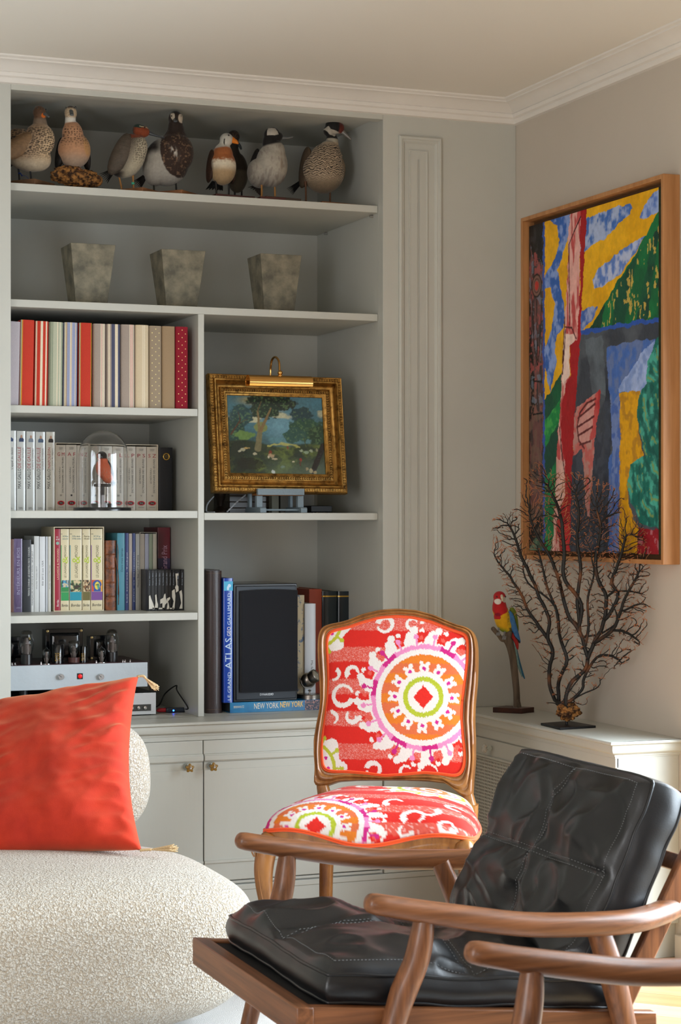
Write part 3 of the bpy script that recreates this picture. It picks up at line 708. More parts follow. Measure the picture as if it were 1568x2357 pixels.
for i, (a, c, cc, lb) in enumerate(((323, 333.5, '#a89f92', 'narrow taupe volume inside grey slipcase'), (334, 343, '#a9aec2', 'narrow lavender volume inside grey slipcase'), (343.5, 352, '#93a08c', 'narrow green volume inside grey slipcase'), (352.5, 360, '#c4bfb0', 'narrow ivory volume inside grey slipcase'))):
    tb(a, c, 1228.5, cc, lb, ('Album', 'Noël', 'Hiver', 'Été')[i], grey_ink, (.35, .5), thick=(.4, .7), group='volumes in the grey slipcase', Yf=Y3 + .002, depth=.14, zb=SE + .0018)
r, x0, x1, z0, z1 = tb(363.5, 392, 1214, mat('claret_cover', '#6e1424', rough=.3, coat=.3), 'tall claret and navy book with script title, behind the black box set', 'Au Grand Prix', mat('ink_rose', '#c9a0b4'), (.36, .78), thick=(.3, .75), depth=.17, Yf=.33)
block(r, x0 + .0004, x1 - .0004, z0 + .0, z0 + .62 * (z1 - z0), .33, '#33204a', 'navy_field', e=.0004); block(r, x0 + .0004, x1 - .0004, z0 + .0, z0 + .40 * (z1 - z0), .3299, '#1b2a70', 'blue_field', e=.0004)
# black box set with white cut-out figures
Yb = .19
bx0 = PY(341, 1360, Yb).x; bx1 = PY(423, 1360, Yb).x; bz1 = PY(380, 1311, Yb).z
r = thing('box_set', 'small black box set with white cut-out figures across its spines', 'box set', ((bx0 + bx1) / 2, Yb, SE))
bk = mat('black_card', '#17181b', rough=.35, coat=.3)
b = MB(); b.box(bx0 - .0012, bx0, Yb + .002, Yb + .14, SE, bz1); b.box(bx1, bx1 + .0012, Yb + .002, Yb + .14, SE, bz1); b.box(bx0, bx1, Yb + .002, Yb + .14, bz1 - .001, bz1); b.box(bx0, bx1, Yb + .002, Yb + .14, SE, SE + .001)
obj('case', b, bk, r)
edges = [341, 347.5, 355.5, 363, 371, 379.5, 387.5, 395.5, 402.5, 415, 423]
wh = mat('white_cut_out', '#e7e3d8', rough=.5)
for i in range(10):
    a, c = PY(edges[i], 1360, Yb).x, PY(edges[i + 1], 1360, Yb).x
    b = MB(); b.box(a + .0003, c - .0003, Yb - (.002 if i % 2 else 0), Yb + .13, SE + .0012, bz1 - .0016); o = obj('volume', b, bk, r, bevel=.0006, seg=1)
    w = c - a; Hh = bz1 - SE
    text(o, ('Ray', 'Capra', 'Hawks', 'Welles', 'Le Cinéma', 'Lubitsch', 'Murnau', 'Keaton', '—', 'Fritz')[i] + ' film', (a + .35 * w, a + .65 * w, SE + .62 * Hh, SE + .92 * Hh), mat('ink_pale', '#aebacb'), Y=Yb - .0024)
b = MB(); Yq = Yb - .0030; k = lambda px, py: (PY(px, py, Yq).x, PY(px, py, Yq).z)
for poly in ([(343, 1372), (346, 1370), (348, 1378), (353, 1390), (356, 1401), (343, 1402)], [(357, 1370), (360, 1368), (362, 1384), (364, 1392), (363, 1402), (356, 1402), (358, 1388)], [(369, 1380), (376, 1376), (378, 1368), (381, 1366), (382, 1378), (386, 1386), (380, 1392), (378, 1402), (374, 1402), (374, 1388), (369, 1390)],
             [(384, 1378), (391, 1374), (392, 1378), (387, 1384), (391, 1402), (384, 1402), (386, 1390)], [(404, 1320), (411, 1320), (411, 1325), (408, 1325), (408, 1346), (411, 1350), (411, 1360), (405, 1364), (405, 1358), (403, 1352), (406, 1346)], [(396, 1360), (402, 1356), (404, 1372), (402, 1400), (396, 1402), (400, 1384), (396, 1374)], [(413, 1362), (418, 1358), (420, 1370), (420, 1401), (413, 1401), (417, 1388)]):
    b.prism([k(*p) for p in poly], Yq, Yq + .0005, 'y')
for x in (351, 366, 389): b.prism([k(x, 1399), k(x + 12, 1399), k(x + 12, 1402), k(x, 1402)], Yq, Yq + .0005, 'y')
obj('cut_out_figures', b, wh, r)

# ================================================================ stone planters on the second shelf
m_stone = mat('weathered_stone', '#8d8672', rough=.85, col2='#5f5c50', vscale=16, bump=.5, bscale=60, bdist=.003, vlo=.38, vhi=.64)
def planter(name, TL, TR, BL, BR, BX, sx0, sx1, lab, sy):
    """TL..BR: pixel corners of the front face; BX: the rear left top corner"""
    Yt = .125
    tl, tr = PY(*TL, Yt), PY(*TR, Yt); w = tr.x - tl.x; zt = (tl.z + tr.z) / 2
    dp = w * sy; yb = .5
    bl, br = PY(*BL, Yt + .03), PY(*BR, Yt + .03); zb = SB + .0065
    r = thing(name, lab, 'planter', ((tl.x + tr.x) / 2, Yt + dp / 2, SB), 0, 'square stone planters on the second shelf')
    th = .007; ins = (bl.x - tl.x + tr.x - br.x) / 2
    cx_ = (tl.x + tr.x) / 2
    def sq(h, e=0):   # h 0 bottom..1 top
        i = ins * (1 - h) + e; return [(cx_ - w / 2 + i, Yt + i, 0), (cx_ + w / 2 - i, Yt + i, 0), (cx_ + w / 2 - i, Yt + dp - i, 0), (cx_ - w / 2 + i, Yt + dp - i, 0)]
    def at(h, e=0): return [(p[0], p[1], zb + (zt - zb) * h) for p in sq(h, e)]
    b = MB(); b.rings([at(0), at(1), at(1, th), at(.12, th)]); obj('body', b, m_stone, r, bevel=.0015)
    b = MB(); i = ins; b.box(cx_ - w / 2 + i - .010, cx_ + w / 2 - i + .010, Yt + i - .010, Yt + dp - i + .010, SB, SB + .0066); obj('foot', b, m_stone, r, bevel=.001)
    b = MB(); b.rings([at(.8, th), at(.82, th)]); obj('soil', b, mat('dry_soil', '#2e2822', rough=.95, bump=.8, bscale=80), r)
planter('planter', (163, 557.5), (266, 564.5), (170, 692), (243, 693), None, 0, 0, 'square tapered stone planter, leftmost of the three', .95)
planter('planter', (372, 572), (473.5, 578.5), (382, 703), (453, 704), None, 0, 0, 'square tapered stone planter with round stain, middle of the three', .95)
planter('planter', (600, 582.5), (695, 588), (608, 712), (677, 714), None, 0, 0, 'square tapered stone planter, rightmost of the three', .95)
# ================================================================ gilt-framed landscape on a small easel, right bay
PicA = PY(485, 1136, .10); PicB = PY(794, 1138, .10)
picW = PicB.x - PicA.x; lean = .06
_t = PY(472, 863, .10 + lean); picH = hypot(_t.z - PicA.z, lean)
pe_v = Vector((0, lean, _t.z - PicA.z)).normalized(); pe_n = Vector((0, -pe_v.z, pe_v.y))
pic_o = Vector((PicA.x, .10, PicA.z)) 
def pp(u, v, n=0):
    # slight clockwise turn in the frame's own plane
    u2 = u + v * .004; v2 = v - u * .006
    return pic_o + Vector((1, 0, 0)) * u2 + pe_v * v2 + pe_n * n
m_gilt = mat('gilt_wood', '#a97f40', rough=.36, metal=.85, col2='#38220c', vscale=55, vlo=.46, vhi=.74, bump=.35, bscale=160, bdist=.002)
m_giltd = mat('gilt_carving', '#80592a', rough=.45, metal=.7, col2='#2a1606', vscale=90, vlo=.42, vhi=.62, bump=.4, bscale=200, bdist=.002)
PF = thing('framed_painting', 'small landscape painting in a wide gilt frame leaning on a grey easel', 'painting', pic_o)
def mitre(mb, prof, W, H, fn, i0=0):
    rr = [[fn(i, i, n), fn(W - i, i, n), fn(W - i, H - i, n), fn(i, H - i, n)] for i, n in prof]; vs = [p for r in rr for p in r]
    mb.add(vs, [(j * 4 + k, j * 4 + (k + 1) % 4, (j + 1) * 4 + (k + 1) % 4, (j + 1) * 4 + k) for j in range(len(prof) - 1) for k in range(4)])
gp = [(0, 0), (0, .024), (.0025, .030), (.0035, .031), (.005, .030), (.006, .0285), (.015, .0285), (.016, .032), (.0185, .036), (.022, .0355), (.0245, .031), (.028, .020), (.033, .0125), (.0385, .0105), (.0415, .0125), (.0425, .018), (.044, .0185), (.0455, .0165), (.054, .0165), (.0555, .0185), (.057, .018), (.060, .013), (.064, .012), (.066, .0105), (.0665, .003)]
b = MB(); mitre(b, gp, picW, picH, pp); mitre(b, [(0, 0), (.06, 0)], picW, picH, pp); obj('frame', b, m_gilt, PF, smooth=50)
b = MB()
def leafrow(i, n, wd, step, big):
    for (u0, v0, u1, v1) in ((i, i, picW - i, i), (picW - i, i, picW - i, picH - i), (picW - i, picH - i, i, picH - i), (i, picH - i, i, i)):
        L_ = hypot(u1 - u0, v1 - v0); k = int(L_ / step); du, dv = (u1 - u0) / L_, (v1 - v0) / L_; nu, nv = -dv, du
        for q in range(k):
            s_ = (q + .5) * L_ / k; sg = 1 if s_ < L_ / 2 else -1
            for side in (-1, 1):
                c = [(s_ - sg * .40 * step, side * wd * .48), (s_ + sg * .30 * step, side * wd * .44), (s_ + sg * .72 * step, side * .06 * wd), (s_ - sg * .05 * step, side * .05 * wd)]
                base = [pp(u0 + du * a + nu * w_, v0 + dv * a + nv * w_, n - .0006) for a, w_ in c]
                top = pp(u0 + du * (s_ + sg * .22 * step) + nu * side * wd * .24, v0 + dv * (s_ + sg * .22 * step) + nv * side * wd * .24, n + big)
                b.add(base + [top], [(0, 1, 4), (1, 2, 4), (2, 3, 4), (3, 0, 4)])
leafrow(.0105, .0275, .009, .0088, .0035); leafrow(.0498, .0165, .0085, .0080, .0032)
obj('carved_leaves', b, m_giltd, PF, kind='stuff', smooth=30)
# the canvas
ci = .0625
def landscape(u, v):
    """u right, v up; returns linear colours"""
    n1 = fbm(u * 7, v * 7, 5, 3); n2 = fbm(u * 22, v * 22, 4, 9); n3 = fbm(u * 60, v * 50, 3, 21)
    C = np.tile(np.array(lin('#2b4a4c')), (len(u), 1))
    sky = sstep(.0, .6, v); C = cmix(C, lin('#3f6a76'), sstep(.42, .62, v))
    g = np.exp(-(((u - .56) / .2) ** 2 + ((v - .62) / .22) ** 2)); C = cmix(C, lin('#6f9dad'), g * .9)
    C = cmix(C, lin('#4d8296'), sstep(.7, 1, v) * sstep(.6, 1, u) * .7)
    C = cmix(C, lin('#c6c19a'), sstep(.50, .72, n1 + .35 * np.exp(-(((u - .55) / .13) ** 2 + ((v - .74) / .035) ** 2)) - .08) * (v > .6) * (np.abs(v - .74) < .09) * .8)
    C = cmix(C, lin('#a89858'), np.exp(-(((u - .28) / .14) ** 2 + ((v - .93) / .05) ** 2)) * .8)
    # distance
    C = cmix(C, lin('#5b8a92'), ((v < .47) & (v > .40)).astype(float) * sstep(.4, .45, u) * .6)
    # foliage masses
    def foli(cx, cy, rx, ry, col, s=1.):
        nonlocal C
        d = ((u - cx) / rx) ** 2 + ((v - cy) / ry) ** 2 + (n2 - .5) * 1.5 * s
        C = cmix(C, lin(col), sstep(1.05, .8, d)); C = cmix(C, lin('#5f7f52'), sstep(.9, .5, d) * sstep(.52, .72, n3) * .5)
    foli(.46, .92, .26, .13, '#20302a'); foli(.40, .80, .16, .1, '#22382e'); foli(.14, .72, .12, .16, '#27474a', .7); foli(.08, .52, .12, .2, '#22403c'); foli(.78, .74, .12, .13, '#26444a'); foli(.82, .58, .2, .15, '#2b5040'); foli(.68, .50, .12, .1, '#2d544c'); foli(.95, .45, .12, .2, '#24402f')
    foli(.34, .60, .07, .07, '#7a8450', .8)
    d = ((u - .17) / .12) ** 2 + ((v - .49) / .06) ** 2 + (n2 - .5) * 1.6; C = cmix(C, lin('#5f7f44'), sstep(1.1, .6, d))
    # ground
    h = .40 - .05 * (u - .3) + .03 * np.sin(u * 9); gr = sstep(h + .01, h - .02, v)
    G = np.tile(np.array(lin('#2a3a26')), (len(u), 1)); G = cmix(G, lin('#5a6a34'), sstep(.45, .65, n1)); G = cmix(G, lin('#23302a'), sstep(.5, .62, n2) * .6)
    G = cmix(G, lin('#596a55'), sstep(.28, .02, v) * sstep(.3, .5, u) * .6); G = cmix(G, lin('#14201c'), sstep(.28, .1, u) * .7)
    G = cmix(G, lin('#141a16'), sstep(.9, .4, ((u - .22) / .16) ** 2 + ((v - .13) / .09) ** 2 + (n2 - .5) * 2.4) * .8)
    C = cmix(C, G, gr)
    C = cmix(C, lin('#b5b25c'), sstep(.020, .006, np.abs(v - (.375 + .018 * np.sin(u * 14) + (n2 - .5) * .05))) * (u > .40) * (u < .74) * .75)
    # trunk with fork, left bare tree, right trunk
    def limb(p, q, w0, w1, col):
        nonlocal C
        px_, py_, qx, qy = *p, *q; t = np.clip(((u - px_) * (qx - px_) + (v - py_) * (qy - py_)) / ((qx - px_) ** 2 + (qy - py_) ** 2), 0, 1)
        d = np.hypot(u - px_ - t * (qx - px_) + (n2 - .5) * .01, v - py_ - t * (qy - py_)); C = cmix(C, lin(col), sstep(1.1, .8, d / (w0 + (w1 - w0) * t)))
    limb((.305, .32), (.335, .56), .035, .026, '#6f6a4c'); limb((.33, .55), (.32, .80), .018, .009, '#7a6a48'); limb((.34, .55), (.46, .84), .02, .008, '#7a6644'); limb((.32, .80), (.36, .92), .008, .004, '#5a4c34')
    limb((.04, .5), (.14, .68), .010, .006, '#4a3424'); limb((.14, .68), (.12, .78), .005, .003, '#4a3424'); limb((.13, .64), (.22, .70), .004, .002, '#4a3424'); limb((.86, .05), (.98, .38), .03, .03, '#1a1712'); limb((.80, .36), (.78, .48), .007, .004, '#3f5030')
    # figures and animals as small dabs
    rs = np.random.RandomState(4)
    for (x, y, w, h_, c) in [(.43, .27, .02, .04, '#7a2e24'), (.44, .24, .035, .03, '#b09a78'), (.41, .22, .02, .015, '#c9c0a4'), (.47, .20, .03, .012, '#b8ae8e'), (.74, .19, .015, .035, '#8c2a24'), (.73, .15, .008, .03, '#5a2a20'), (.15, .31, .03, .02, '#a8a488'), (.19, .33, .03, .014, '#b79a5c'), (.12, .29, .02, .014, '#b0ac94'), (.27, .26, .02, .016, '#b9b294'), (.61, .34, .01, .03, '#7c3430'), (.75, .31, .02, .018, '#9aa88c'), (.80, .29, .03, .02, '#8fa488'), (.85, .31, .02, .02, '#a0ac90'), (.91, .32, .012, .03, '#8a8a68'), (.66, .17, .014, .01, '#c4bc9c'), (.84, .06, .02, .03, '#b0a884'), (.88, .04, .02, .02, '#a89c74'), (.80, .08, .015, .02, '#9c9270'), (.55, .10, .02, .02, '#6f8478'), (.45, .03, .02, .03, '#c8d0cc')]:
        d = ((u - x) / w) ** 2 + ((v - y) / h_) ** 2 + (n3 - .5) * 2.2; C = cmix(C, lin(c), sstep(1.1, .6, d) * .85)
    return C * (.75 + .5 * n3[:, None])
b = MB(); nu, nv = 190, 160
b.grid(nu, nv, lambda s_, t_: pp(ci + (picW - 2 * ci) * s_, ci + (picH - 2 * ci) * t_, .006)); o = obj('canvas', b, mat('old_varnished_oil', '#444444', rough=.16, attr='Col', coat=.5, bump=.08, bscale=60), PF, smooth=180)
ii = np.arange(nu * nv); colour(o, landscape((ii % nu) / (nu - 1), (ii // nu) / (nv - 1)))
# brass picture light
m_brass = mat('polished_brass', '#d9a860', rough=.14, metal=1)
PLt = thing('picture_light', 'polished brass picture light with swan neck on top of the gilt frame', 'lamp', pp(picW * .54, picH, .05))
lc = (PY(569, 880, .05), PY(714, 882, .05))
b = MB(); yc, zc, rr_ = .045, (lc[0].z + lc[1].z) / 2, .0228
x0, x1 = lc[0].x, lc[1].x
rings = []
arc = [radians(a) for a in range(-35, 216, 10)]
for x in (x0, x1): rings.append([(x, yc - rr_ * cos(a - pi / 2 + pi / 2) * 1, zc + rr_ * sin(a)) for a in arc])
o_, i_ = [[(x, yc - rr_ * cos(a), zc + rr_ * sin(a)) for a in arc] for x in (x0, x1)], [[(x, yc - (rr_ - .0015) * cos(a), zc + (rr_ - .0015) * sin(a)) for a in arc] for x in (x0, x1)]
n = len(arc); v = o_[0] + o_[1] + i_[0] + i_[1]; f = []
for k in range(n - 1): f += [(k, k + 1, n + k + 1, n + k), (2 * n + k, 3 * n + k, 3 * n + k + 1, 2 * n + k + 1), (k, 2 * n + k, 2 * n + k + 1, k + 1), (n + k, n + k + 1, 3 * n + k + 1, 3 * n + k)]
f += [(0, n, 3 * n, 2 * n), (n - 1, 3 * n - 1, 4 * n - 1, 2 * n - 1)]
b.add(v, f)
for x, d in ((x0, 1), (x1, -1)): b.add([(x + d * .001, yc - rr_ * cos(a) * .98, zc + rr_ * sin(a) * .98) for a in arc], [tuple(range(n))])
obj('shade', b, m_brass, PLt, smooth=40)
b = MB(); j = PY(645, 858, .045)
path = catmull([(PY(623, 868, .14).x, .14, PY(623, 885, .14).z), (PY(623, 850, .14).x, .14, PY(623, 850, .14).z), (PY(626, 829, .125).x, .125, PY(626, 829, .125).z), (PY(634, 823, .10).x, .10, PY(634, 822, .10).z), (PY(641, 830, .075).x, .07, PY(641, 832, .07).z), (j.x, .05, j.z + .004)], 8)
b.tube(path, .0036, 12); obj('arm', b, m_brass, PLt, smooth=60)
b = MB(); b.ball((j.x, .045, j.z), (.0085, .0085, .0075), 18, 12); b.lathe([(.004, -.016), (.006, -.013), (.008, -.009), (.006, -.006)], (j.x, .045, j.z), 16); obj('joint', b, m_brass, PLt, smooth=180)
# little grey easel
m_easel = mat('easel_paint', '#7b8a92', rough=.6, bump=.2, bscale=200)
EZ = thing('table_easel', 'grey-blue painted wooden table easel under the gilt frame', 'easel', (PY(650, 1170, .12).x, .12, SDr))
e0, e1 = PY(594, 1131, .055), PY(701, 1131, .055)
zl = PY(650, 1139.5, .055).z; zh = PY(650, 1124.5, .055).z
b = MB(); b.box(e0.x, e1.x, .055, .070, zl, zh); obj('ledge', b, m_easel, EZ, bevel=.001)
m_ply = mat('bare_wood', '#8a5a2c', rough=.6, var=.2, vscale=40)
b = MB(); b.box(e0.x + .001, e1.x - .001, .070, .115, zl - .002, zl + .005); obj('ledge_board', b, m_ply, EZ, bevel=.001)
m_stk = mat('label_paper', '#b7b3a6', rough=.5)
for pxa, pxb, s_ in ((614, 641, 'DBOJ'), (649, 676, '016')):
    xa, xb = PY(pxa, 1145, .08).x, PY(pxb, 1145, .08).x
    b = MB(); b.add([(xa, .0735, zl - .0022), (xb, .0735, zl - .0022), (xb, .104, zl - .0022), (xa, .104, zl - .0022)], [(0, 1, 2, 3)]); st_ = obj('sticker', b, m_stk, EZ)
    tt = text(EZ, s_, (xa + .003, xb - .003, 0, .012), mat('ink_black'), Y=0, orient='h', name='lettering')
    a_ = verts(tt); rl = Vector(EZ.location); w_ = a_ + np.array(rl[:], dtype=np.float32); nw = np.stack([w_[:, 0], .082 + w_[:, 2], np.full(len(w_), zl - .0026)], 1) - np.array(rl[:]); tt.data.vertices.foreach_set('co', nw.astype(np.float32).ravel())
for pa, pb in ((589.5, 603), (684, 697.5)):
    xa, xb = PY(pa, 1155, .085).x, PY(pb, 1155, .085).x; zt2 = zl - .002; b = MB(); b.box(xa, xb, .078, .096, SDr + .018, zt2); b.box(xa, xa + .009, .15, .17, SDr + .018, SDr + .22); obj('upright', b, m_easel, EZ, bevel=.001)
for pa, pb in ((600.5, 615), (694.5, 709)):
    xa, xb = PY(pa, 1173, .06).x, PY(pb, 1173, .06).x; b = MB(); pts = [(.06, SDr + .0005), (.06, SDr + .014), (.066, SDr + .0182), (.20, SDr + .0182), (.21, SDr + .012), (.21, SDr + .0005)]; b.prism(pts, xa - .002, xb - .002, 'x'); obj('runner', b, m_easel, EZ, bevel=.0012)
b = MB(); ra, rb_ = PY(612, 1171, .08), PY(696, 1172, .08); b.lathe([(.0033, 0), (.0033, rb_.x - ra.x)], (ra.x, .08, SDr + .0095), 12, 'x'); obj('crossbar', b, m_easel, EZ, smooth=50)

# odds and ends on the same shelf, behind the easel
cord_m = mat('white_cord', '#a9acb0', rough=.7); bronze = mat('dark_bronze', '#2c2018', rough=.4, metal=.5)
CD = thing('twisted_cord', 'pale twisted cord behind the lower left corner of the gilt frame', 'cord', (PY(500, 1170, .2).x, .2, SDr))
b = MB()
def twist(pts, r=.0016, n=40):
    P_ = catmull(pts, 14); 
    for ph in (0, pi):
        q = []; 
        for i, p in enumerate(P_): a = i * .9 + ph; q.append(p + Vector((r * .8 * cos(a), r * .8 * sin(a), r * .5 * sin(a))))
        b.tube(q, r, 6)
twist([PY(492, 1143, .2), PY(479, 1158, .2), PY(475, 1172, .19), Vector((PY(478, 1176, .18).x, .18, SDr + .003)), Vector((PY(494, 1176, .16).x, .16, SDr + .003))])
twist([PY(566, 1139, .17), PY(545, 1156, .16), Vector((PY(523, 1176, .15).x, .15, SDr + .003))])
obj('strands', b, cord_m, CD, smooth=60)
CS = thing('candlestick', 'dark bronze candlestick standing behind the cord on the right-hand shelf', 'candlestick', (PY(507, 1170, .26).x, .26, SDr))
b = MB(); b.lathe([(.03, 0), (.03, .006), (.02, .012), (.010, .022), (.012, .04), (.017, .055), (.022, .075), (.012, .09), (.02, .1), (.02, .105)], (CS.location.x, .26, SDr), 20); obj('stem', b, bronze, CS, smooth=50)
BR = thing('storage_box', 'brown ribbed box at the back of shelf behind the easel', 'box', (PY(560, 1170, .34).x, .34, SDr))
b = MB(); xa, xb = PY(528, 1150, .33).x, PY(624, 1150, .33).x; b.box(xa, xb, .33, .50, SDr, SDr + .11)
for k in range(5): b.box(xa - .001, xb + .001, .328, .40, SDr + .015 + k * .02, SDr + .019 + k * .02)
obj('body', b, mat('brown_lacquer', '#3c2f24', rough=.3, coat=.3), BR, bevel=.002)
for (pa, pb, lb_, c, hh) in ((626, 642, 'narrow ivory box at the back of the easel shelf', '#8f8f80', .1), (646, 724, 'wide grey file box at the back of the easel shelf', '#76736a', .13)):
    xa, xb = PY(pa, 1150, .30).x, PY(pb, 1150, .30).x; t_ = thing('file_box', lb_, 'box', ((xa + xb) / 2, .4, SDr)); b = MB(); b.box(xa, xb, .30, .48, SDr, SDr + hh); obj('body', b, mat('boxcard' + c, c, rough=.6), t_, bevel=.001)
    b = MB(); b.box(xa - .0005, xb + .0005, .299, .481, SDr + hh - .02, SDr + hh + .001); obj('lid', b, mat('boxcard' + c), t_, bevel=.001)
t_ = thing('router', 'flat black device right of the easel feet', 'device', (PY(735, 1172, .22).x, .22, SDr)); xa, xb = PY(716, 1172, .16).x, PY(765, 1172, .16).x
b = MB(); b.box(xa, xb, .16, .30, SDr + .003, SDr + .024); obj('body', b, mat('black_plastic', '#101113', rough=.45), t_, bevel=.002)
b = MB(); [b.lathe([(.004, 0), (.004, .0035)], (x, y, SDr), 10) for x in (xa + .01, xb - .01) for y in (.17, .29)]; obj('feet', b, mat('black_plastic'), t_)

# ================================================================ bottom right bay
Y5 = PZ(495, 1642, ZT).y
def onw(px, py): return PZ(px, py, ZT)
m_hide = mat('dark_brown_hide', '#33221e', rough=.38, coat=.25, var=.15, vscale=8, bump=.15, bscale=400)
book('album', 469, 475.3, 1357, Y5 + .03, ZT, .20, mat('cream_cloth', '#cfc3a0', rough=.7), 'thin cream book pressed between upright and dark leather album', ycheck=1500)
r, x0, x1, z0, z1 = book('album', 475.8, 513.5, 1314, Y5, ZT, .24, m_hide, 'tall dark brown leather album with rounded spine on the worktop', ycheck=1500, round_=.014, board=.004)
b = MB()
for zz in (z0 + .012, z1 - .008):
    for k in range(26):
        t = (k + .5) / 26; xx = x0 + (x1 - x0) * (.03 + .94 * t); yy = Y5 + .014 * (1 - sqrt(max(0, 1 - (2 * (xx - x0) / (x1 - x0) - 1) ** 2))); b.box(xx - .0005, xx + .0005, yy - .0004, yy + .001, zz - .0003, zz + .0003)
obj('stitching', b, mat('tan_thread', '#8a6a48', rough=.7), r)
b = MB(); b.box(x0 + .004, x1 - .004, Y5 + .02, Y5 + .236, z1 - .001, z1 + .003); obj('cap', b, m_hide, r, bevel=.001)
# large flat picture book
Yn = onw(532, 1641.5).y
NB = thing('book', 'large blue picture book lying flat under the loudspeaker', 'book', (PY(620, 1630, Yn).x, Yn, ZT))
xa, xb = PY(529.5, 1630, Yn).x, PY(742, 1630, Yn).x; zn = PY(600, 1615, Yn).z
m_nyb = mat('blue_gloss_jacket', '#1f83b4', rough=.25, coat=.5, col2='#154d86', vscale=9, vlo=.4, vhi=.7)
b = MB(); b.box(xa, xb, Yn, Yn + .002, ZT, zn); b.box(xa, xb, Yn + .002, Yn + .26, ZT, ZT + .0025); b.box(xa, xb, Yn + .002, Yn + .26, zn - .0025, zn); obj('cover', b, m_nyb, NB, bevel=.0008)
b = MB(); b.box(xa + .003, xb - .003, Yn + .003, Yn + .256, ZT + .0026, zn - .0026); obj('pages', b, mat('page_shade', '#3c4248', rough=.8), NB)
b = MB(); g0, g1 = PY(702, 1, Yn).x, PY(737, 1, Yn).x
nv_ = mat('night_print', '#16253f', rough=.3, coat=.4, col2='#c98f84', vscale=180, vlo=.52, vhi=.6); b.box(g0, g1, Yn - .0003, Yn + .001, ZT + .001, zn - .001); obj('night_skyline', b, nv_, NB)
zz = lambda py: PY(620, py, Yn).z
text(NB, 'NEW YORK', (PY(585, 1, Yn).x, PY(641.5, 1, Yn).x, zz(1630.5), zz(1617.5)), mat('ink_cream', '#efe7cf'), Y=Yn - .0005, orient='h')
text(NB, 'NEW YORK', (PY(645, 1, Yn).x, PY(698, 1, Yn).x, zz(1629.5), zz(1616.5)), gold, Y=Yn - .0005, orient='h')
text(NB, 'BERENHOLTZ', (PY(538, 1, Yn).x, PY(562, 1, Yn).x, zz(1627), zz(1622)), mat('ink_cream'), Y=Yn - .0005, orient='h')
# atlas standing on it
m_atl = mat('atlas_blue', '#1f49a8', rough=.2, coat=.6, var=.1, vscale=5)
r, x0, x1, z0, z1 = book('book', 515, 536.5, 1331, Yn + .004, zn, .20, m_atl, 'tall blue atlas standing left of the black loudspeaker', ycheck=1450, round_=.002)
Yt = Yn + .0034; w = x1 - x0; H = z1 - z0; blu = mat('ink_ice', '#c9dff2')
block(r, x0 + .0006, x1 - .0006, z0 + .9 * H, z0 + .975 * H, Yt, '#2fa6d0', 'cover_patch')
b = MB(); b.ball((x0 + .6 * w, Yt, z0 + .94 * H), (.006, .0006, .006), 12, 6); b.ball((x0 + .45 * w, Yt, z0 + .92 * H), (.004, .0006, .008), 12, 6); obj('shell_print', b, blu, r)
text(r, 'LE GRAND', (x0 + .42 * w, x0 + .74 * w, z0 + .02 * H, z0 + .245 * H), blu, Y=Yt)
text(r, 'ATLAS', (x0 + .16 * w, x0 + .84 * w, z0 + .27 * H, z0 + .52 * H), blu, Y=Yt)
text(r, 'GEO', (x0 + .36 * w, x0 + .74 * w, z0 + .535 * H, z0 + .61 * H), white_ink, Y=Yt)
text(r, 'GALLIMARD', (x0 + .4 * w, x0 + .74 * w, z0 + .625 * H, z0 + .88 * H), blu, Y=Yt)
# loudspeaker
SPk = thing('loudspeaker', 'black bookshelf loudspeaker with cloth grille standing on the blue picture book', 'loudspeaker', (PY(610, 1600, Yn).x, Yn + .01, zn))
Ys = Yn + .010; xa, xb = PY(537.5, 1480, Ys).x, PY(684, 1480, Ys).x; zt = PY(610, 1343.5, Ys).z
m_spk = mat('black_ash', '#0c0c0e', rough=.28, coat=.3); m_bez = mat('bezel_grey', '#2b2f34', rough=.35, metal=.3)
b = MB(); b.box(xa, xb, Ys, Ys + .25, zn, zt); obj('cabinet', b, m_spk, SPk, bevel=.002)
b = MB(); b.box(xa + .0075, xb - .0045, Ys - .004, Ys + .001, zn + .006, zt - .0065); obj('baffle', b, m_bez, SPk, bevel=.003)
b = MB(); g0, g1 = PY(552, 1, Ys).x, PY(682, 1, Ys).x; zg0, zg1 = PY(610, 1592, Ys).z, PY(610, 1356, Ys).z
def gy(u): return Ys - .016 - .004 * sin(pi * u)
rr = []
for u in [k / 12 for k in range(13)]:
    x = g0 + (g1 - g0) * u; top = zg1 - .004 * (1 - sin(pi * min(1, u * 1.0)) ) ; rr.append([(x, gy(u), zg0), (x, gy(u), top), (x, Ys - .003, top), (x, Ys - .003, zg0)])
b.rings(rr); obj('grille_cloth', b, mat('speaker_cloth', '#1c1e24', rough=.95, bump=.5, bscale=1500, sheen=.15), SPk, bevel=.002)
text(SPk, 'DYNAUDIO', (PY(597.5, 1, Ys).x, PY(628.5, 1, Ys).x, PY(610, 1600.5, Ys).z, PY(610, 1595.5, Ys).z), chrome, Y=Ys - .0045, orient='h')
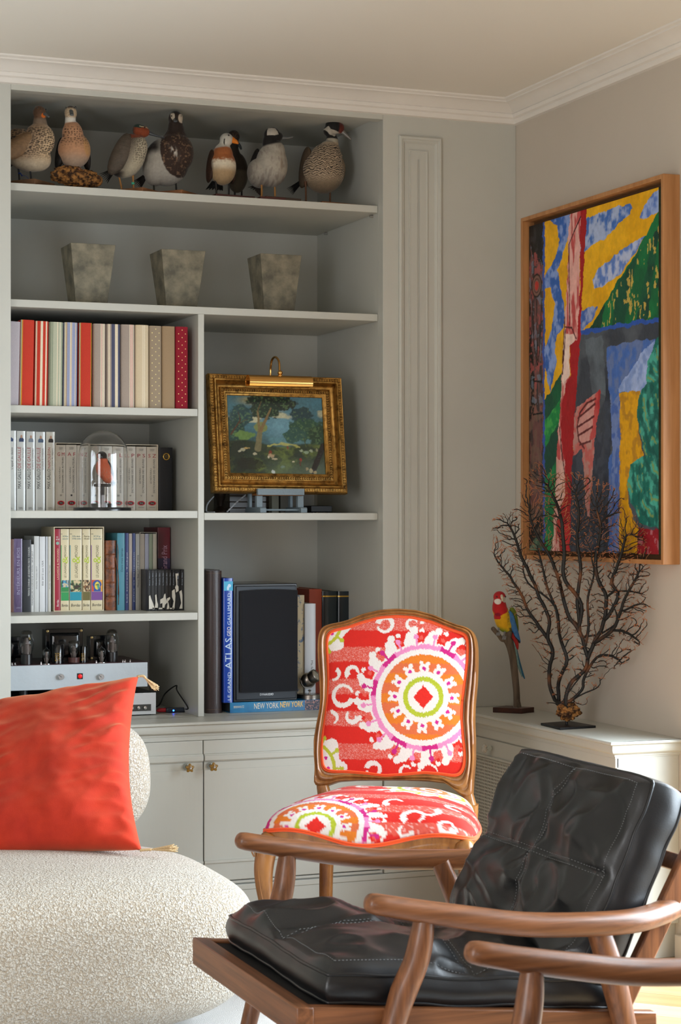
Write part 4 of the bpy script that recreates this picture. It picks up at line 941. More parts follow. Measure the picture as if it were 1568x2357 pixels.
# books right of the loudspeaker
Yr = .20
tl_ = mat('toile_paper', '#cdbf9f', rough=.6, col2='#5d7391', vscale=55, vlo=.55, vhi=.6, vstretch=(1, 1, .7))
book('book', 684.5, 701, 1370, Yr + .01, ZT, .18, tl_, 'book in cream paper with blue toile print beside the loudspeaker', ycheck=1480, round_=.001)
r, x0, x1, z0, z1 = book('book', 702, 727, 1389.5, Yr, ZT, .17, mat('white_glossy_card', '#c9cdd2', rough=.3, coat=.3), 'white book with small grey title behind the spot lamp', ycheck=1480, round_=.001)
text(r, 'Ma femme', (x0 + .55 * (x1 - x0), x0 + .75 * (x1 - x0), z0 + .28 * (z1 - z0), z0 + .45 * (z1 - z0)), grey_ink, Y=Yr - .0005, orient='down')
book('book', 712, 741, 1356, Yr + .10, ZT, .22, mat('brick_red_cloth', '#9a3f26', rough=.6, var=.1, vscale=30), 'large brick red book behind the white one', ycheck=1480, round_=.001)
dg = mat('dark_green_leather', '#0d1c22', rough=.3, coat=.4)
for a, c, lb in ((741.5, 778, 'dark green bound volume with gold line, next to the brick red book'), (779, 820, 'dark green bound volume with gold line, the rightmost on the worktop')):
    r, x0, x1, z0, z1 = book('book', a, c, 1361, Yr + .10, ZT, .2, dg, lb, 'dark green bound volumes', ycheck=1480, round_=.006, board=.003)
    b = MB(); zq = z1 - .019
    b.grid(16, 2, lambda u, v: (x0 + .0005 + (x1 - x0 - .001) * u, Yr + .0994 + .006 * (1 - sqrt(max(0, 1 - (2 * u - 1) ** 2))), zq + .0045 * v)); obj('gold_line', b, gold, r)
# spot lamp on its base
SL = thing('spot_lamp', 'small brushed metal spot lamp on a round base beside the loudspeaker', 'lamp', (PY(712, 1605, Yn + .06).x, Yn + .06, zn))
m_steel = mat('brushed_steel', '#9a938a', rough=.32, metal=1); c = Vector((PY(713, 1600, Yn + .06).x, Yn + .06, zn))
b = MB(); b.lathe([(.041, 0), (.041, .012), (.039, .014), (.01, .015), (.001, .015)], c, 40); obj('base', b, m_steel, SL, smooth=40)
b = MB(); b.lathe([(.003, .014), (.003, .022), (.006, .024), (.003, .028)], c, 12); obj('stem', b, m_steel, SL, smooth=40)
hc = PY(709, 1565, Yn + .06); b = MB(); b.ball((hc.x, hc.y, hc.z), (.024, .022, .024), 24, 14)
for i in range(len(b.v)):
    pass
obj('head_shell', b, m_steel, SL, smooth=180)
ax = Vector((.60, -.62, .50)).normalized(); q = ax.to_track_quat('Z', 'Y').to_matrix().to_4x4(); q.translation = hc
b = MB(); b.lathe([(.012, .004), (.019, .010), (.0215, .022), (.0215, .034), (.019, .036), (.0185, .030), (.001, .026)], n=28).xf(q); obj('lamp_ring', b, m_steel, SL, smooth=40)
b = MB(); b.lathe([(.0185, .0325), (.012, .0345), (.001, .035)], n=28).xf(q); obj('lens', b, mat('lens_glass', '#c9c2ae', rough=.15, trans=.5, coat=.5), SL, smooth=60)
b = MB(); b.grid(24, 2, lambda u, v: (hc.x - .026 * cos(pi + u * pi) , hc.y - .004 + .008 * v, hc.z + .027 * sin(pi + u * pi))); obj('yoke', b, m_steel, SL, solid=.002, smooth=60)

# ================================================================ glass dome with bullfinch
YD = .148
dc = PY(235.5, 1176, YD); dc.z = SD; sR = PY(300, 1170, YD).x - dc.x
GD = thing('glass_dome', 'glass dome on a round black base holding a small red-breasted bird', 'dome', dc)
blackw = mat('black_lacquer', '#121417', rough=.3, coat=.4)
b = MB(); b.lathe([(sR, 0), (sR, .0075), (sR - .0012, .0100), (sR - .008, .0105), (.001, .0108)], dc, 64); obj('base', b, blackw, GD, smooth=40)
gr_ = (PY(294, 1100, YD).x - PY(181, 1100, YD).x) / 2 - .001; gx = (PY(294, 1100, YD).x + PY(181, 1100, YD).x) / 2; ztop = PY(238, 990, YD).z
zs = ztop - gr_ * 1.02
def domep(r, z0): return [(r, z0)] + [(r, zs - dc.z)] + [(r * cos(a), zs - dc.z + r * 1.02 * sin(a)) for a in [pi / 2 * k / 18 for k in range(1, 18)]] + [(.0004, zs - dc.z + r * 1.02)]
m_dome = mat('dome_glass', '#ffffff', rough=.0, trans=1, ior=1.45, spec=.5)
b = MB(); oc = Vector((gx, YD, dc.z)); po = domep(gr_, .0106); pi_ = domep(gr_ - .0016, .0106)
b.lathe(po + pi_[::-1], oc, 72, cap=False); n = 72; tot = len(po) * 2
b.f += [(k, (k + 1) % n, (tot - 1) * n + (k + 1) % n, (tot - 1) * n + k) for k in range(n)]; b.m += [0] * n
obj('dome', b, m_dome, GD, smooth=60)

# ================================================================ valve amplifier and the units around it, bottom left bay
m_chas = mat('grey_chassis', '#b9c1c6', rough=.4, metal=.2, bump=.05, bscale=40)
Yl = PZ(359, 1646, ZT).y
U2 = thing('preamplifier', 'silver preamplifier under the valve amplifier with three jack sockets', 'amplifier', (PY(180, 1640, Yl).x, Yl, ZT))
xa, xb = PY(12, 1620, Yl).x, PY(359, 1620, Yl).x; ztp = PY(359, 1594, Yl).z
b = MB(); b.box(xa, xb, Yl + .003, Yl + .26, ZT + .004, ztp); b.box(xa + .01, xb - .01, Yl + .02, Yl + .24, ZT, ZT + .004); obj('body', b, mat('dark_steel', '#2a2d30', rough=.4, metal=.5), U2, bevel=.001)
b = MB(); b.box(xa, xb, Yl, Yl + .006, ZT + .0035, ztp); b.box(xa + .008, xb - .0075, Yl - .0012, Yl, ZT + .011, ztp - .008); obj('front_plate', b, mat('silver_plate', '#cdd0d1', rough=.3, metal=.35), U2, bevel=.001)
b = MB(); p0, p1 = PY(290, 1638, Yl), PY(347.5, 1620.5, Yl); b.box(p0.x, p1.x, Yl - .0018, Yl, p0.z, p1.z); obj('jack_panel', b, mat('olive_black', '#3b3a36', rough=.4), U2)
for px in (304, 319, 334):
    c = PY(px, 1629, Yl); b = MB(); b.lathe([(.0055, 0), (.0055, -.004), (.003, -.0055), (.003, -.004), (.001, -.001)], (c.x, Yl - .0015, c.z), 18, 'y'); obj('jack_socket', b, chrome, U2, smooth=40)
AMP = thing('valve_amplifier', 'pale grey valve amplifier with glass tubes, two knobs and a red button', 'amplifier', (PY(184, 1580, Yl).x, Yl, ztp))
Ya = Yl + .004; xa, xb = PY(20, 1560, Ya).x, PY(340, 1560, Ya).x
za0, za1 = PY(184, 1585.5, Ya).z, PY(184, 1528.5, Ya).z
b = MB(); b.box(xa, xb, Ya, Ya + .30, za0, za1); obj('chassis', b, m_chas, AMP, bevel=.0015)
m_top = mat('maroon_hammered', '#4b2a30', rough=.35, metal=.3); b = MB(); b.box(xa + .002, xb - .002, Ya + .002, Ya + .298, za1 - .0002, za1 + .0012); obj('top_plate', b, m_top, AMP)
for px in (60, 300):
    cx_ = PY(px, 1590, Ya).x
    for yy in (.04, .24): b = MB(); b.lathe([(.014, ztp), (.014, za0)], (cx_, Ya + yy, 0), 16); obj('foot', b, mat('black_plastic'), AMP)
for px in (139.5, 231.5):
    c = PY(px, 1557.5, Ya); b = MB(); b.lathe([(.0095, 0), (.0095, -.010), (.0088, -.0115), (.0003, -.0115)], (c.x, Ya, c.z), 28, 'y'); kb = obj('knob', b, mat('spun_aluminium', '#c9c9c7', rough=.22, metal=1, aniso=.7), AMP, smooth=40)
    b = MB(); b.obox((c.x - .003, Ya - .0118, c.z + .002), Vector((.004, 0, -.003)), Vector((0, .0003, 0)), Vector((.0004, 0, .0005))); obj('pointer', b, black, kb)
c = PY(184, 1556.5, Ya); b = MB(); b.box(c.x - .0092, c.x + .0092, Ya - .002, Ya, c.z - .0092, c.z + .0092); sw = obj('button_bezel', b, mat('black_plastic'), AMP, bevel=.003)
b = MB(); b.lathe([(.0068, 0), (.0066, -.0022), (.0055, -.003), (.0002, -.0032)], (c.x, Ya - .002, c.z), 28, 'y'); obj('button', b, mat('red_button', '#e01616', rough=.35, emis='#e01010', estr=.35), AMP, smooth=40, label='round red push button')
tglass = mat('tube_glass', '#f2f4f4', rough=.02, trans=1, ior=1.25); getter = mat('getter_silver', '#8f8a86', rough=.3, metal=1); m_plate = mat('anode_grey', '#6d615c', rough=.5, metal=.5); m_basek = mat('bakelite_black', '#141212', rough=.35, coat=.3); m_baseb = mat('bakelite_brown', '#4a2824', rough=.4)
def tube_(px, ptop, pbot, wpx, kind, yo, lab=None):
    y = Ya + yo; c = PY(px, pbot, y); zt = PY(px, ptop, y).z; s_ = (PY(px + wpx / 2, pbot, y).x - c.x); H = zt - za1
    b0 = (c.x, y, za1)
    nm = {'st': 'valve', 'mini': 'valve', 'can': 'capacitor', 'oct': 'valve'}[kind]
    if kind == 'can':
        b = MB(); b.lathe([(s_, 0), (s_, H - .002), (s_ * .92, H), (.0004, H)], b0, 28); o = obj(nm, b, mat('capacitor_sleeve', '#0f0f10', rough=.15, coat=.6), AMP, smooth=40)
        for k in range(5):
            text(o, ('MULTICAP', '500V', '50+50', 'uF', '85°C')[k], (c.x - s_ * .7, c.x + s_ * .3, za1 + H * (.52 - .09 * k), za1 + H * (.57 - .09 * k)), gold, Y=y - s_ - .0004, orient='h')
        return
    if kind == 'st':
        hb = H * .30
        b = MB(); b.lathe([(s_ * .76, 0), (s_ * .76, hb), (s_ * .68, hb + .001), (.0004, hb + .001)], b0, 28); o = obj(nm, b, m_basek, AMP, smooth=40)
        pr = [(s_ * .70, hb), (s_ * .72, hb + .05 * H), (s_ * .86, hb + .16 * H), (s_ * .98, hb + .28 * H), (s_ * 1.0, hb + .34 * H), (s_ * .95, hb + .42 * H), (s_ * .80, hb + .48 * H), (s_ * .76, hb + .52 * H), (s_ * .76, hb + .60 * H), (s_ * .62, hb + .67 * H), (s_ * .3, H), (.0004, H)]
    elif kind == 'oct':
        hb = H * .28
        b = MB(); b.lathe([(s_ * 1.0, .004), (s_ * 1.02, hb), (.0004, hb)], b0, 28); o = obj(nm, b, m_baseb, AMP, smooth=40)
        pr = [(s_ * .97, hb), (s_, H * .9), (s_ * .8, H * .98), (s_ * .3, H), (.0004, H)]
    else:
        hb = .004
        b = MB(); b.lathe([(s_ * 1.25, 0), (s_ * 1.25, .003), (s_, .004), (.0004, .004)], b0, 24); o = obj(nm, b, chrome, AMP, smooth=40)
        pr = [(s_ * .95, hb), (s_, H * .7), (s_ * .8, H * .82), (s_ * .25, H * .88), (s_ * .12, H * .97), (.0004, H)]
    b = MB(); b.lathe(pr, b0, 28, cap=False); obj('bulb', b, tglass, o, smooth=60, solid=.0008)
    b = MB(); hm = H * (.78 if kind != 'mini' else .7); b.lathe([(s_ * .38, hb + .003), (s_ * .42, hb + (hm - hb) * .15), (s_ * .42, hb + (hm - hb) * .6), (s_ * .5, hb + (hm - hb) * .62), (s_ * .5, hb + (hm - hb) * .66), (s_ * .25, hm)], b0, 12)
    b.box(c.x - s_ * .62, c.x + s_ * .62, y - .0004, y + .0004, za1 + hb + (hm - hb) * .12, za1 + hb + (hm - hb) * .5); obj('electrodes', b, m_plate, o, smooth=40)
    if kind in ('st', 'oct'):
        b = MB(); t_ = pr[-4:]; b.lathe([(r_ * .9, h_ - .0012) for r_, h_ in t_], b0, 24, cap=False); obj('getter_cap', b, getter, o, smooth=60)
tube_(61, 1451, 1528, 34, 'st', .035); tube_(258, 1448.5, 1524, 33, 'st', .06); tube_(107, 1488, 1530, 18, 'mini', .02); tube_(234, 1486, 1528, 18, 'mini', .02)
tube_(133, 1483, 1527, 27, 'can', .04); tube_(191.5, 1486.5, 1528, 18.5, 'can', .05); tube_(170, 1474.5, 1529, 25, 'oct', .022)
m_tr = mat('black_enamel', '#090b0e', rough=.12, coat=.6)
for (a, c, t, yo, dp) in ((10, 73, 1465, .15, .07), (105, 191, 1447, .13, .075), (207, 262, 1462, .12, .07)):
    y = Ya + yo; xa_, xb_ = PY(a, 1490, y).x, PY(c, 1490, y).x; zt = PY((a + c) / 2, t, y).z
    b = MB(); b.box(xa_, xb_, y, y + .004, za1, zt); b.box(xa_ + .006, xb_ - .006, y + .004, y + dp, za1 + .004, zt - .004); o = obj('transformer', b, m_tr, AMP, bevel=.0015)
    b = MB(); m_ = .017; w_, h_ = xb_ - xa_, zt - za1
    def tr(e, yy): return [(xa_ + e, yy, za1 + e), (xb_ - e, yy, za1 + e), (xb_ - e, yy, zt - e), (xa_ + e, yy, zt - e)]
    b.rings([tr(.012, y), tr(.016, y - .012), tr(.019, y - .015), tr(.026, y - .016)]); obj('bell_cover', b, m_tr, o, bevel=.003)
    for xx in (xa_ + .006, xb_ - .006):
        for zz_ in (za1 + .008, zt - .007):
            b = MB(); b.lathe([(.0042, 0), (.0042, -.002), (.0022, -.0025), (.0022, -.005), (.0003, -.005)], (xx, y, zz_), 12, 'y'); obj('bolt', b, mat('aged_brass', '#a08a5c', rough=.35, metal=.9), o, smooth=40)
b = MB()
for px in (28, 35, 95, 222, 283, 288, 300): c = PY(px, 1525, Ya + .02); b.lathe([(.0035, 0), (.0035, .004), (.002, .0045), (.002, .008), (.0003, .009)], (c.x, Ya + .02, za1), 8)
obj('top_screws', b, chrome, AMP, smooth=40)
# streaming dongle with blue light, cables
DV = thing('audio_adapter', 'small dark audio adapter with blue light and red plug on the worktop', 'adapter', (PY(402, 1635, .1).x, .10, ZT))
yd = PZ(400, 1641, ZT).y
c0, c1 = PY(383, 1634, yd), PY(425, 1632, yd)
b = MB(); b.box(c0.x, c1.x, yd, yd + .03, ZT + .002, ZT + .016); obj('body', b, mat('slate_plastic', '#25303e', rough=.3, coat=.3), DV, bevel=.003)
b = MB(); l0 = PY(399.5, 1635.5, yd); b.ball((l0.x, yd - .0002, l0.z), (.0028, .001, .0028), 12, 8); obj('led', b, mat('blue_led', '#1c50ff', emis='#1f55ff', estr=14), DV, smooth=180)
b = MB(); r0 = PY(361, 1635, yd + .01); b.tube([(r0.x, yd + .012, ZT + .008), (r0.x + .008, yd + .012, ZT + .009), (c0.x + .001, yd + .012, ZT + .009)], [.003, .0068, .0068], 14); obj('plug', b, mat('red_rubber', '#b3202c', rough=.5), DV, smooth=50)
b = MB(); b.tube(catmull([(c1.x - .002, yd + .015, ZT + .010), (c1.x + .010, yd + .012, ZT + .009), (c1.x + .022, yd + .016, ZT + .006)], 6), .0062, 10)
b.tube(catmull([(r0.x + .002, yd + .10, ZT + .010), (PY(382, 1624, .2).x, yd + .10, ZT + .016), (PY(399, 1605, .2).x, yd + .11, PY(399, 1602, .2).z), PY(405.5, 1578, .2), PY(408, 1590, .2), (PY(424, 1622, .18).x, .14, ZT + .02), (c1.x + .004, yd + .02, ZT + .010)], 10), .0022, 8)
b.tube(catmull([(c1.x - .02, yd + .02, ZT + .004), (c1.x + .012, yd - .004, ZT + .003), (c1.x + .026, yd + .02, ZT + .007), (c1.x + .010, yd + .035, ZT + .012)], 8), .0018, 8)
obj('cable', b, mat('black_rubber', '#121214', rough=.5), DV, smooth=60)
# ================================================================ mounted birds
def blob(shapes, voxel, smooth=5):
    """union of ellipsoids / tapered tubes, remeshed into one continuous skin; returns a mesh in world coordinates"""
    mb = MB()
    for s_ in shapes:
        if s_[0] == 'e':   # centre, radii, rotation matrix
            _, c, r, R = s_; st_ = len(mb.v); q = MB(); q.ball((0, 0, 0), r, 24, 16); mb.add([tuple(Vector(c) + R @ Vector(p)) for p in q.v], q.f)
        else:
            _, pts, rad = s_[:3]; mb.tube(catmull(pts, 6), list(np.interp(np.linspace(0, 1, (len(pts) - 1) * 6 + 1), np.linspace(0, 1, len(rad)), rad)), 16, roundend=True)
    me = bpy.data.meshes.new('t'); me.from_pydata(mb.v, [], mb.f); o = bpy.data.objects.new('t', me); COL.objects.link(o)
    m = o.modifiers.new('r', 'REMESH'); m.mode = 'VOXEL'; m.voxel_size = voxel; m.use_smooth_shade = True
    m = o.modifiers.new('s', 'SMOOTH'); m.iterations = smooth; m.factor = .5
    dg = bpy.context.evaluated_depsgraph_get(); ev = o.evaluated_get(dg); n = bpy.data.meshes.new_from_object(ev)
    bpy.data.objects.remove(o); bpy.data.meshes.remove(me); return n
def skin(name, shapes, voxel, m, parent, smooth=5):
    me = blob(shapes, voxel, smooth); me.name = name; off = Vector(rootloc(parent)); me.transform(Matrix.Translation(-off)); me.materials.clear(); me.materials.append(m)
    me.shade_smooth(); o = bpy.data.objects.new(name, me); COL.objects.link(o); o.parent = parent; return o
m_feather = mat('feathers', '#888888', rough=.8, attr='Col', bump=.35, bscale=260, bstretch=(1, 1, .35), bdist=.003, sheen=.2)
m_eye = mat('glass_eye', '#0a0807', rough=.05, coat=1)
m_bill = {c: mat('bill_' + c, c, rough=.35, coat=.3) for c in ('#3f4448', '#5c5f5e', '#d9791e', '#77726a', '#6d5a4a')}
m_bark = mat('cork_bark', '#a8743c', rough=.9, col2='#38210f', vscale=70, vlo=.42, vhi=.58, bump=1, bscale=120, bdist=.006)
m_board = [wood('plinth_%d' % i, c, d, axis=0, scale=40, rough=.5) for i, (c, d) in enumerate((('#6b4a2e', '#4a321f'), ('#8a5a34', '#6b4426'), ('#4d2118', '#341510'), ('#4a3a30', '#35291f')))]
class Px:
    """a small drawing frame: pixels of the photograph laid on the plane y=Y, as metres"""
    def __init__(s, px, py, Y): s.o = PY(px, py, Y); s.Y = Y; q = PY(px + 10, py, Y); s.s = (q.x - s.o.x) / 10; s.px, s.py = px, py; r = PY(px, py + 10, Y); s.sz = (s.o.z - r.z) / 10
    def p(s, x, y, d=0): return Vector((s.o.x + (x - s.px) * s.s, s.Y + d * s.s, s.o.z - (y - s.py) * s.sz))
    def inv(s, V, loc): return s.px + (V[:, 0] + loc.x - s.o.x) / s.s, s.py - (V[:, 2] + loc.z - s.o.z) / s.sz, (V[:, 1] + loc.y - s.Y) / s.s
def spots(x, y, cell, rad, seed=0, elong=1.0):
    """pseudo-random dots, one per cell, distance field -> 0..1"""
    best = np.zeros(np.shape(x)); ix = np.floor(x / cell).astype(int); iy = np.floor(y / cell).astype(int)
    for dx in (-1, 0, 1):
        for dy in (-1, 0, 1):
            i, j = ix + dx, iy + dy; r1 = _T[(i * 7 + seed) % 256, (j * 13 + seed * 3) % 256]; r2 = _T[(i * 11 + seed * 5) % 256, (j * 5 + seed) % 256]
            cx_ = (i + .2 + .6 * r1) * cell; cy_ = (j + .2 + .6 * r2) * cell; d = np.hypot((x - cx_) / elong, y - cy_); best = np.maximum(best, sstep(rad * (.8 + .5 * r1), rad * .45, d))
    return best
def duck(label, px0, py0, Y, parts, paint, eyes, bill, legs, board, wings=(), tail=None, feet='#6d5a4a', extra=None, legr=2.6, webs=None, zb=None, name='mounted_duck', voxel=.0019):
    F = Px(px0, py0, Y); zb = SA if zb is None else zb; base = F.p(px0, py0); r = thing(name, label, 'duck' if 'duck' in name else 'bird', (base.x, Y, zb), 0, 'mounted ducks along the top shelf' if 'duck' in name else None)
    sh = []
    for q in parts:
        if q[0] == 'e': _, cx_, cy_, rx, ry, rot, dy, rd = q; sh.append(('e', F.p(cx_, cy_, dy), (rx * F.s, rd * F.s, ry * F.s), Matrix.Rotation(radians(rot), 3, 'Y')))
        else: _, pts, rad = q; sh.append(('t', [F.p(*p) for p in pts], [a * F.s for a in rad]))
    o = skin('body', sh, voxel, m_feather, r)
    V = verts(o); x, y, d = F.inv(V, r.location); colour(o, paint(x, y, d))
    for (ex, ey, ed, er) in eyes:
        b = MB(); b.ball(F.p(ex, ey, ed), er * F.s, 12, 8); obj('eye', b, m_eye, r, smooth=180)
    if bill:
        c, pts, rad = bill; b = MB(); P_ = catmull([F.p(*p) for p in pts], 5); n = len(P_)
        R = [(a * F.s, w * F.s) for a, w in zip(np.interp(np.linspace(0, 1, n), np.linspace(0, 1, len(rad)), [q[0] for q in rad]), np.interp(np.linspace(0, 1, n), np.linspace(0, 1, len(rad)), [q[1] for q in rad]))]
        b.tube(P_, R, 14, roundend=True); obj('bill', b, m_bill[c], r, smooth=180)
    for i, (w, c) in enumerate(wings):
        (cx_, cy_, rx, ry, rot, dy, rd) = w; b = MB(); q = MB(); q.ball((0, 0, 0), 1, 20, 14); R = Matrix.Rotation(radians(rot), 3, 'Y'); C0 = F.p(cx_, cy_, dy)
        b.add([tuple(C0 + R @ Vector((p[0] * rx * F.s, p[1] * rd * F.s, p[2] * ry * F.s * (1 - .25 * p[0])))) for p in q.v], q.f); obj('wing', b, mat('wing_' + c, c, rough=.7, bump=.6, bscale=70, bstretch=(1, 1, 3), bdist=.004, var=.3, vscale=60), r, smooth=180)
    if tail:
        c, pts, wid = tail; b = MB(); a_, b_ = F.p(*pts[0]), F.p(*pts[1]); dr = (b_ - a_)
        for k in range(7):
            t = (k - 3) / 3; sd = Vector((dr.z, 0, -dr.x)).normalized() * wid * F.s * t * .5 + Vector((0, abs(t) * wid * F.s * .3, 0)); b.tube([a_ + sd * .5, a_ + dr * .6 + sd, b_ + sd * 1.5 - dr * .08 * abs(t)], [(.8 * F.s, wid * .22 * F.s), (.7 * F.s, wid * .22 * F.s), (.3 * F.s, .6 * F.s)], 8)
        obj('tail', b, mat('wing_' + c, c, rough=.7, bump=.6, bscale=70), r, smooth=60)
    mf = mat('leg_' + feet, feet, rough=.5, bump=.2, bscale=400)
    zt = zb + board[2] * F.s if board else zb
    for (x0, y0, x1, y1, dy) in legs:
        top = F.p(x0, y0, dy); bot = F.p(x1, y1, dy)
        if not webs: bot.z = zt + .002
        mid = (top + bot) / 2 + Vector((.002, .003, 0)); b = MB(); b.tube(catmull([top + Vector((0, 0, .008)), mid, bot], 4), [legr * 1.3 * F.s] * 2 + [legr * .8 * F.s] * 6 + [legr * F.s], 8)
        obj('leg', b, mf, r, smooth=60)
        b = MB(); f0 = bot + Vector((0, .004, .001))
        toes = [bot + Vector((dx * F.s, -abs(14 - abs(dx) * .35) * F.s, -.0006)) for dx in (-10, 0, 10)]
        if webs:
            toes = [Vector((t.x, t.y, t.z - .006 * (1 if i != 1 else .6))) for i, t in enumerate(toes)]
        for t in toes: b.tube([f0, (f0 + t) / 2 + Vector((0, 0, .003)), t], [1.7 * F.s, 1.3 * F.s, .8 * F.s], 6)
        n0 = len(b.v); b.add([f0 + Vector((0, 0, .001))] + toes, [(0, 1, 2), (0, 2, 3)]); obj('foot', b, mf, r, smooth=60)
    if board:
        (cx_, cd, h, wx, wy, rot, mi) = board; b = MB(); c0 = F.p(cx_, py0, cd); R = Matrix.Rotation(radians(rot), 3, 'Z'); c0.y = .046 + (abs(sin(radians(rot))) * wx + abs(cos(radians(rot))) * wy) * F.s / 2
        b.obox((c0.x, c0.y, zb + h * F.s / 2), R @ Vector((wx * F.s / 2, 0, 0)), R @ Vector((0, wy * F.s / 2, 0)), (0, 0, h * F.s / 2)); obj('plinth', b, m_board[mi], r, bevel=.0012)
    if extra: extra(F, r)
    return r, F
L_ = lambda c: np.array(lin(c))
def base_noise(x, y, s=.12, seed=0): return fbm(x * s, y * s, 4, seed)
# 1: speckled duck, far left
def paint1(x, y, d):
    n = base_noise(x, y, .3, 1); C = np.tile(L_('#a08467'), (len(x), 1)); C = cmix(C, L_('#cdb08a'), sstep(70, 118, x + (y - 320) * .3)); C = cmix(C, L_('#b5a68e'), sstep(355, 385, y) * .7)
    C = cmix(C, L_('#7d6042'), sstep(70, 30, x) * sstep(380, 320, y))
    sp = spots(x + y * .35, y * 1.25, 5.6, 2.3, 3, 1.5); msk = sstep(288, 300, y) * sstep(378, 350, y - (x - 60) * -.05) ; C = cmix(C, L_('#1c120b'), sp * msk * .92)
    hd = sstep(291, 283, y); C = cmix(C, L_('#5a3f2a') * (.7 + .6 * n[:, None]), hd); C = cmix(C, L_('#8c7a66'), sstep(270, 278, y) * sstep(292, 284, y) * .6)
    C = cmix(C, L_('#c96518'), sstep(1, .5, ((x - 96.5) / 6) ** 2 + ((y - 267) / 6) ** 2) * (d < 0)); C = cmix(C, L_('#191512'), (x < 45) & (y > 320) & (y < 345) & (n > .5)); return C * (.85 + .3 * n[:, None])
def cord1(F, r):
    b = MB(); p0 = F.p(46, 398, 6); b.tube(catmull([p0, F.p(49, 404, -2), F.p(60, 412, -14), Vector((F.p(72, 420, -22).x, F.p(0, 0, -22).y, SA + .003)), Vector((F.p(74, 0).x, F.p(0, 0, -28).y, SA + .001)), Vector((F.p(58, 0).x, F.p(0, 0, -26).y, SA + .001))], 8), .0007, 6); b.tube([F.p(44, 400, 6), F.p(48, 400, 4), F.p(51, 407, 0)], .002, 6); obj('blue_string', b, mat('blue_string', '#1c3f8c', rough=.7), r, smooth=60)
duck('black-speckled tan mounted duck with orange-marked bill, leftmost on the top shelf', 75, 420, .16, [('e', 66, 345, 60, 38, 38, 4, 34), ('e', 90, 322, 36, 40, 10, 0, 32), ('e', 62, 372, 42, 22, 10, 4, 28), ('t', [(92, 300, 2), (92, 285, 0), (91, 268, -1)], [26, 17, 13]), ('e', 90, 259, 15, 16, 0, -3, 17), ('e', 98, 266, 8, 7, 0, -8, 9)],
     paint1, [(83, 251, -14, 2.0), (103, 252, -10, 2)], ('#5c5f5e', [(98, 262, -12), (101, 266, -20), (106, 272, -27)], [(4, 5), (3, 4.5), (1.6, 3.5)]), [(42, 380, 46, 405, 5), (68, 385, 72, 405, 0)], (64, 24, 13, 78, 78, 42, 0), wings=[((36, 345, 22, 46, 52, -16, 18), '#8a6a4a')], tail=('#2a2019', [(30, 372, 10), (4, 392, 20)], 22), feet='#17181c', extra=cord1)
# 2: buff duck on cork
def paint2(x, y, d):
    n = base_noise(x, y, .3, 5); C = np.tile(L_('#b58663'), (len(x), 1)); C = cmix(C, L_('#9c8a78'), sstep(345, 378, y) * .8); C = cmix(C, L_('#b98a58'), sstep(1, .4, ((x - 198) / 14) ** 2 + ((y - 335) / 30) ** 2))
    sp = spots(x, y * 1.2, 6.5, 2.1, 8); C = cmix(C, L_('#2a1a12'), sp * sstep(290, 300, y) * sstep(352, 320, y) * .9); C = cmix(C, L_('#15120f'), sstep(18, 30, d) * sstep(295, 310, y))
    C = cmix(C, L_('#d6cfc2'), sstep(286, 282, y + (x - 162) * .1)); h = sstep(276, 270, y); C = cmix(C, L_('#c3ab8b'), h); sp2 = spots(x, y, 3.2, 1.0, 11); C = cmix(C, L_('#4a382c'), h * sp2 * .7); C = cmix(C, L_('#2a1c16'), sstep(255, 248, y) * (np.abs(x - 162) < 9)); return C * (.85 + .3 * n[:, None])
def cork(F, r):
    mb = MB(); c0 = F.p(176, 407, 2)
    def f(u, v):
        a = 2 * pi * u; t = pi * v; dirv = Vector((cos(a) * sin(t), sin(a) * sin(t), cos(t))); k = 1 + .30 * mnoise.noise(dirv * 2.2 + Vector((3, 1, 2))) + .16 * mnoise.noise(dirv * 6) + .07 * mnoise.noise(dirv * 15)
        return (c0.x + dirv.x * 55 * F.s * k, c0.y + dirv.y * 26 * F.s * k, max(SA + .0006, c0.z + dirv.z * 22 * F.s * k - dirv.x * .008))
    mb.grid(70, 36, f, closeu=True); mb.tube(catmull([F.p(213, 415, -4), F.p(222, 404, -8), F.p(231, 410, -8), F.p(229, 420, -6), F.p(218, 425, -4)], 5), 3.6 * F.s, 8); obj('cork_mount', mb, m_bark, r, smooth=70)
duck('pinkish buff mounted duck facing front on a lump of cork bark', 172, 425, .15, [('e', 172, 345, 37, 41, 0, 4, 34), ('e', 168, 312, 24, 34, -6, 2, 26), ('t', [(164, 300, 2), (162, 284, 0), (162, 272, -1)], [19, 12.5, 12]), ('e', 162, 262, 14, 16.5, 0, -3, 15), ('e', 175, 360, 30, 24, 0, 24, 30)],
     paint2, [(149.5, 252, -11, 2), (170, 250, -15, 2)], ('#5c5f5e', [(160, 259, -15), (159, 267, -24), (158, 272, -31)], [(3.5, 4.5), (3, 4.5), (2.2, 4.5)]), [(157, 372, 151, 388, 0), (186, 372, 180, 388, 0)], None, wings=[((144, 352, 10, 36, 8, 22, 24), '#17130f'), ((202, 350, 9, 36, -14, 22, 24), '#241c16')], tail=('#1a1613', [(185, 385, 30), (196, 396, 44)], 14), feet='#b98a80', extra=cork, webs=True, zb=SA)
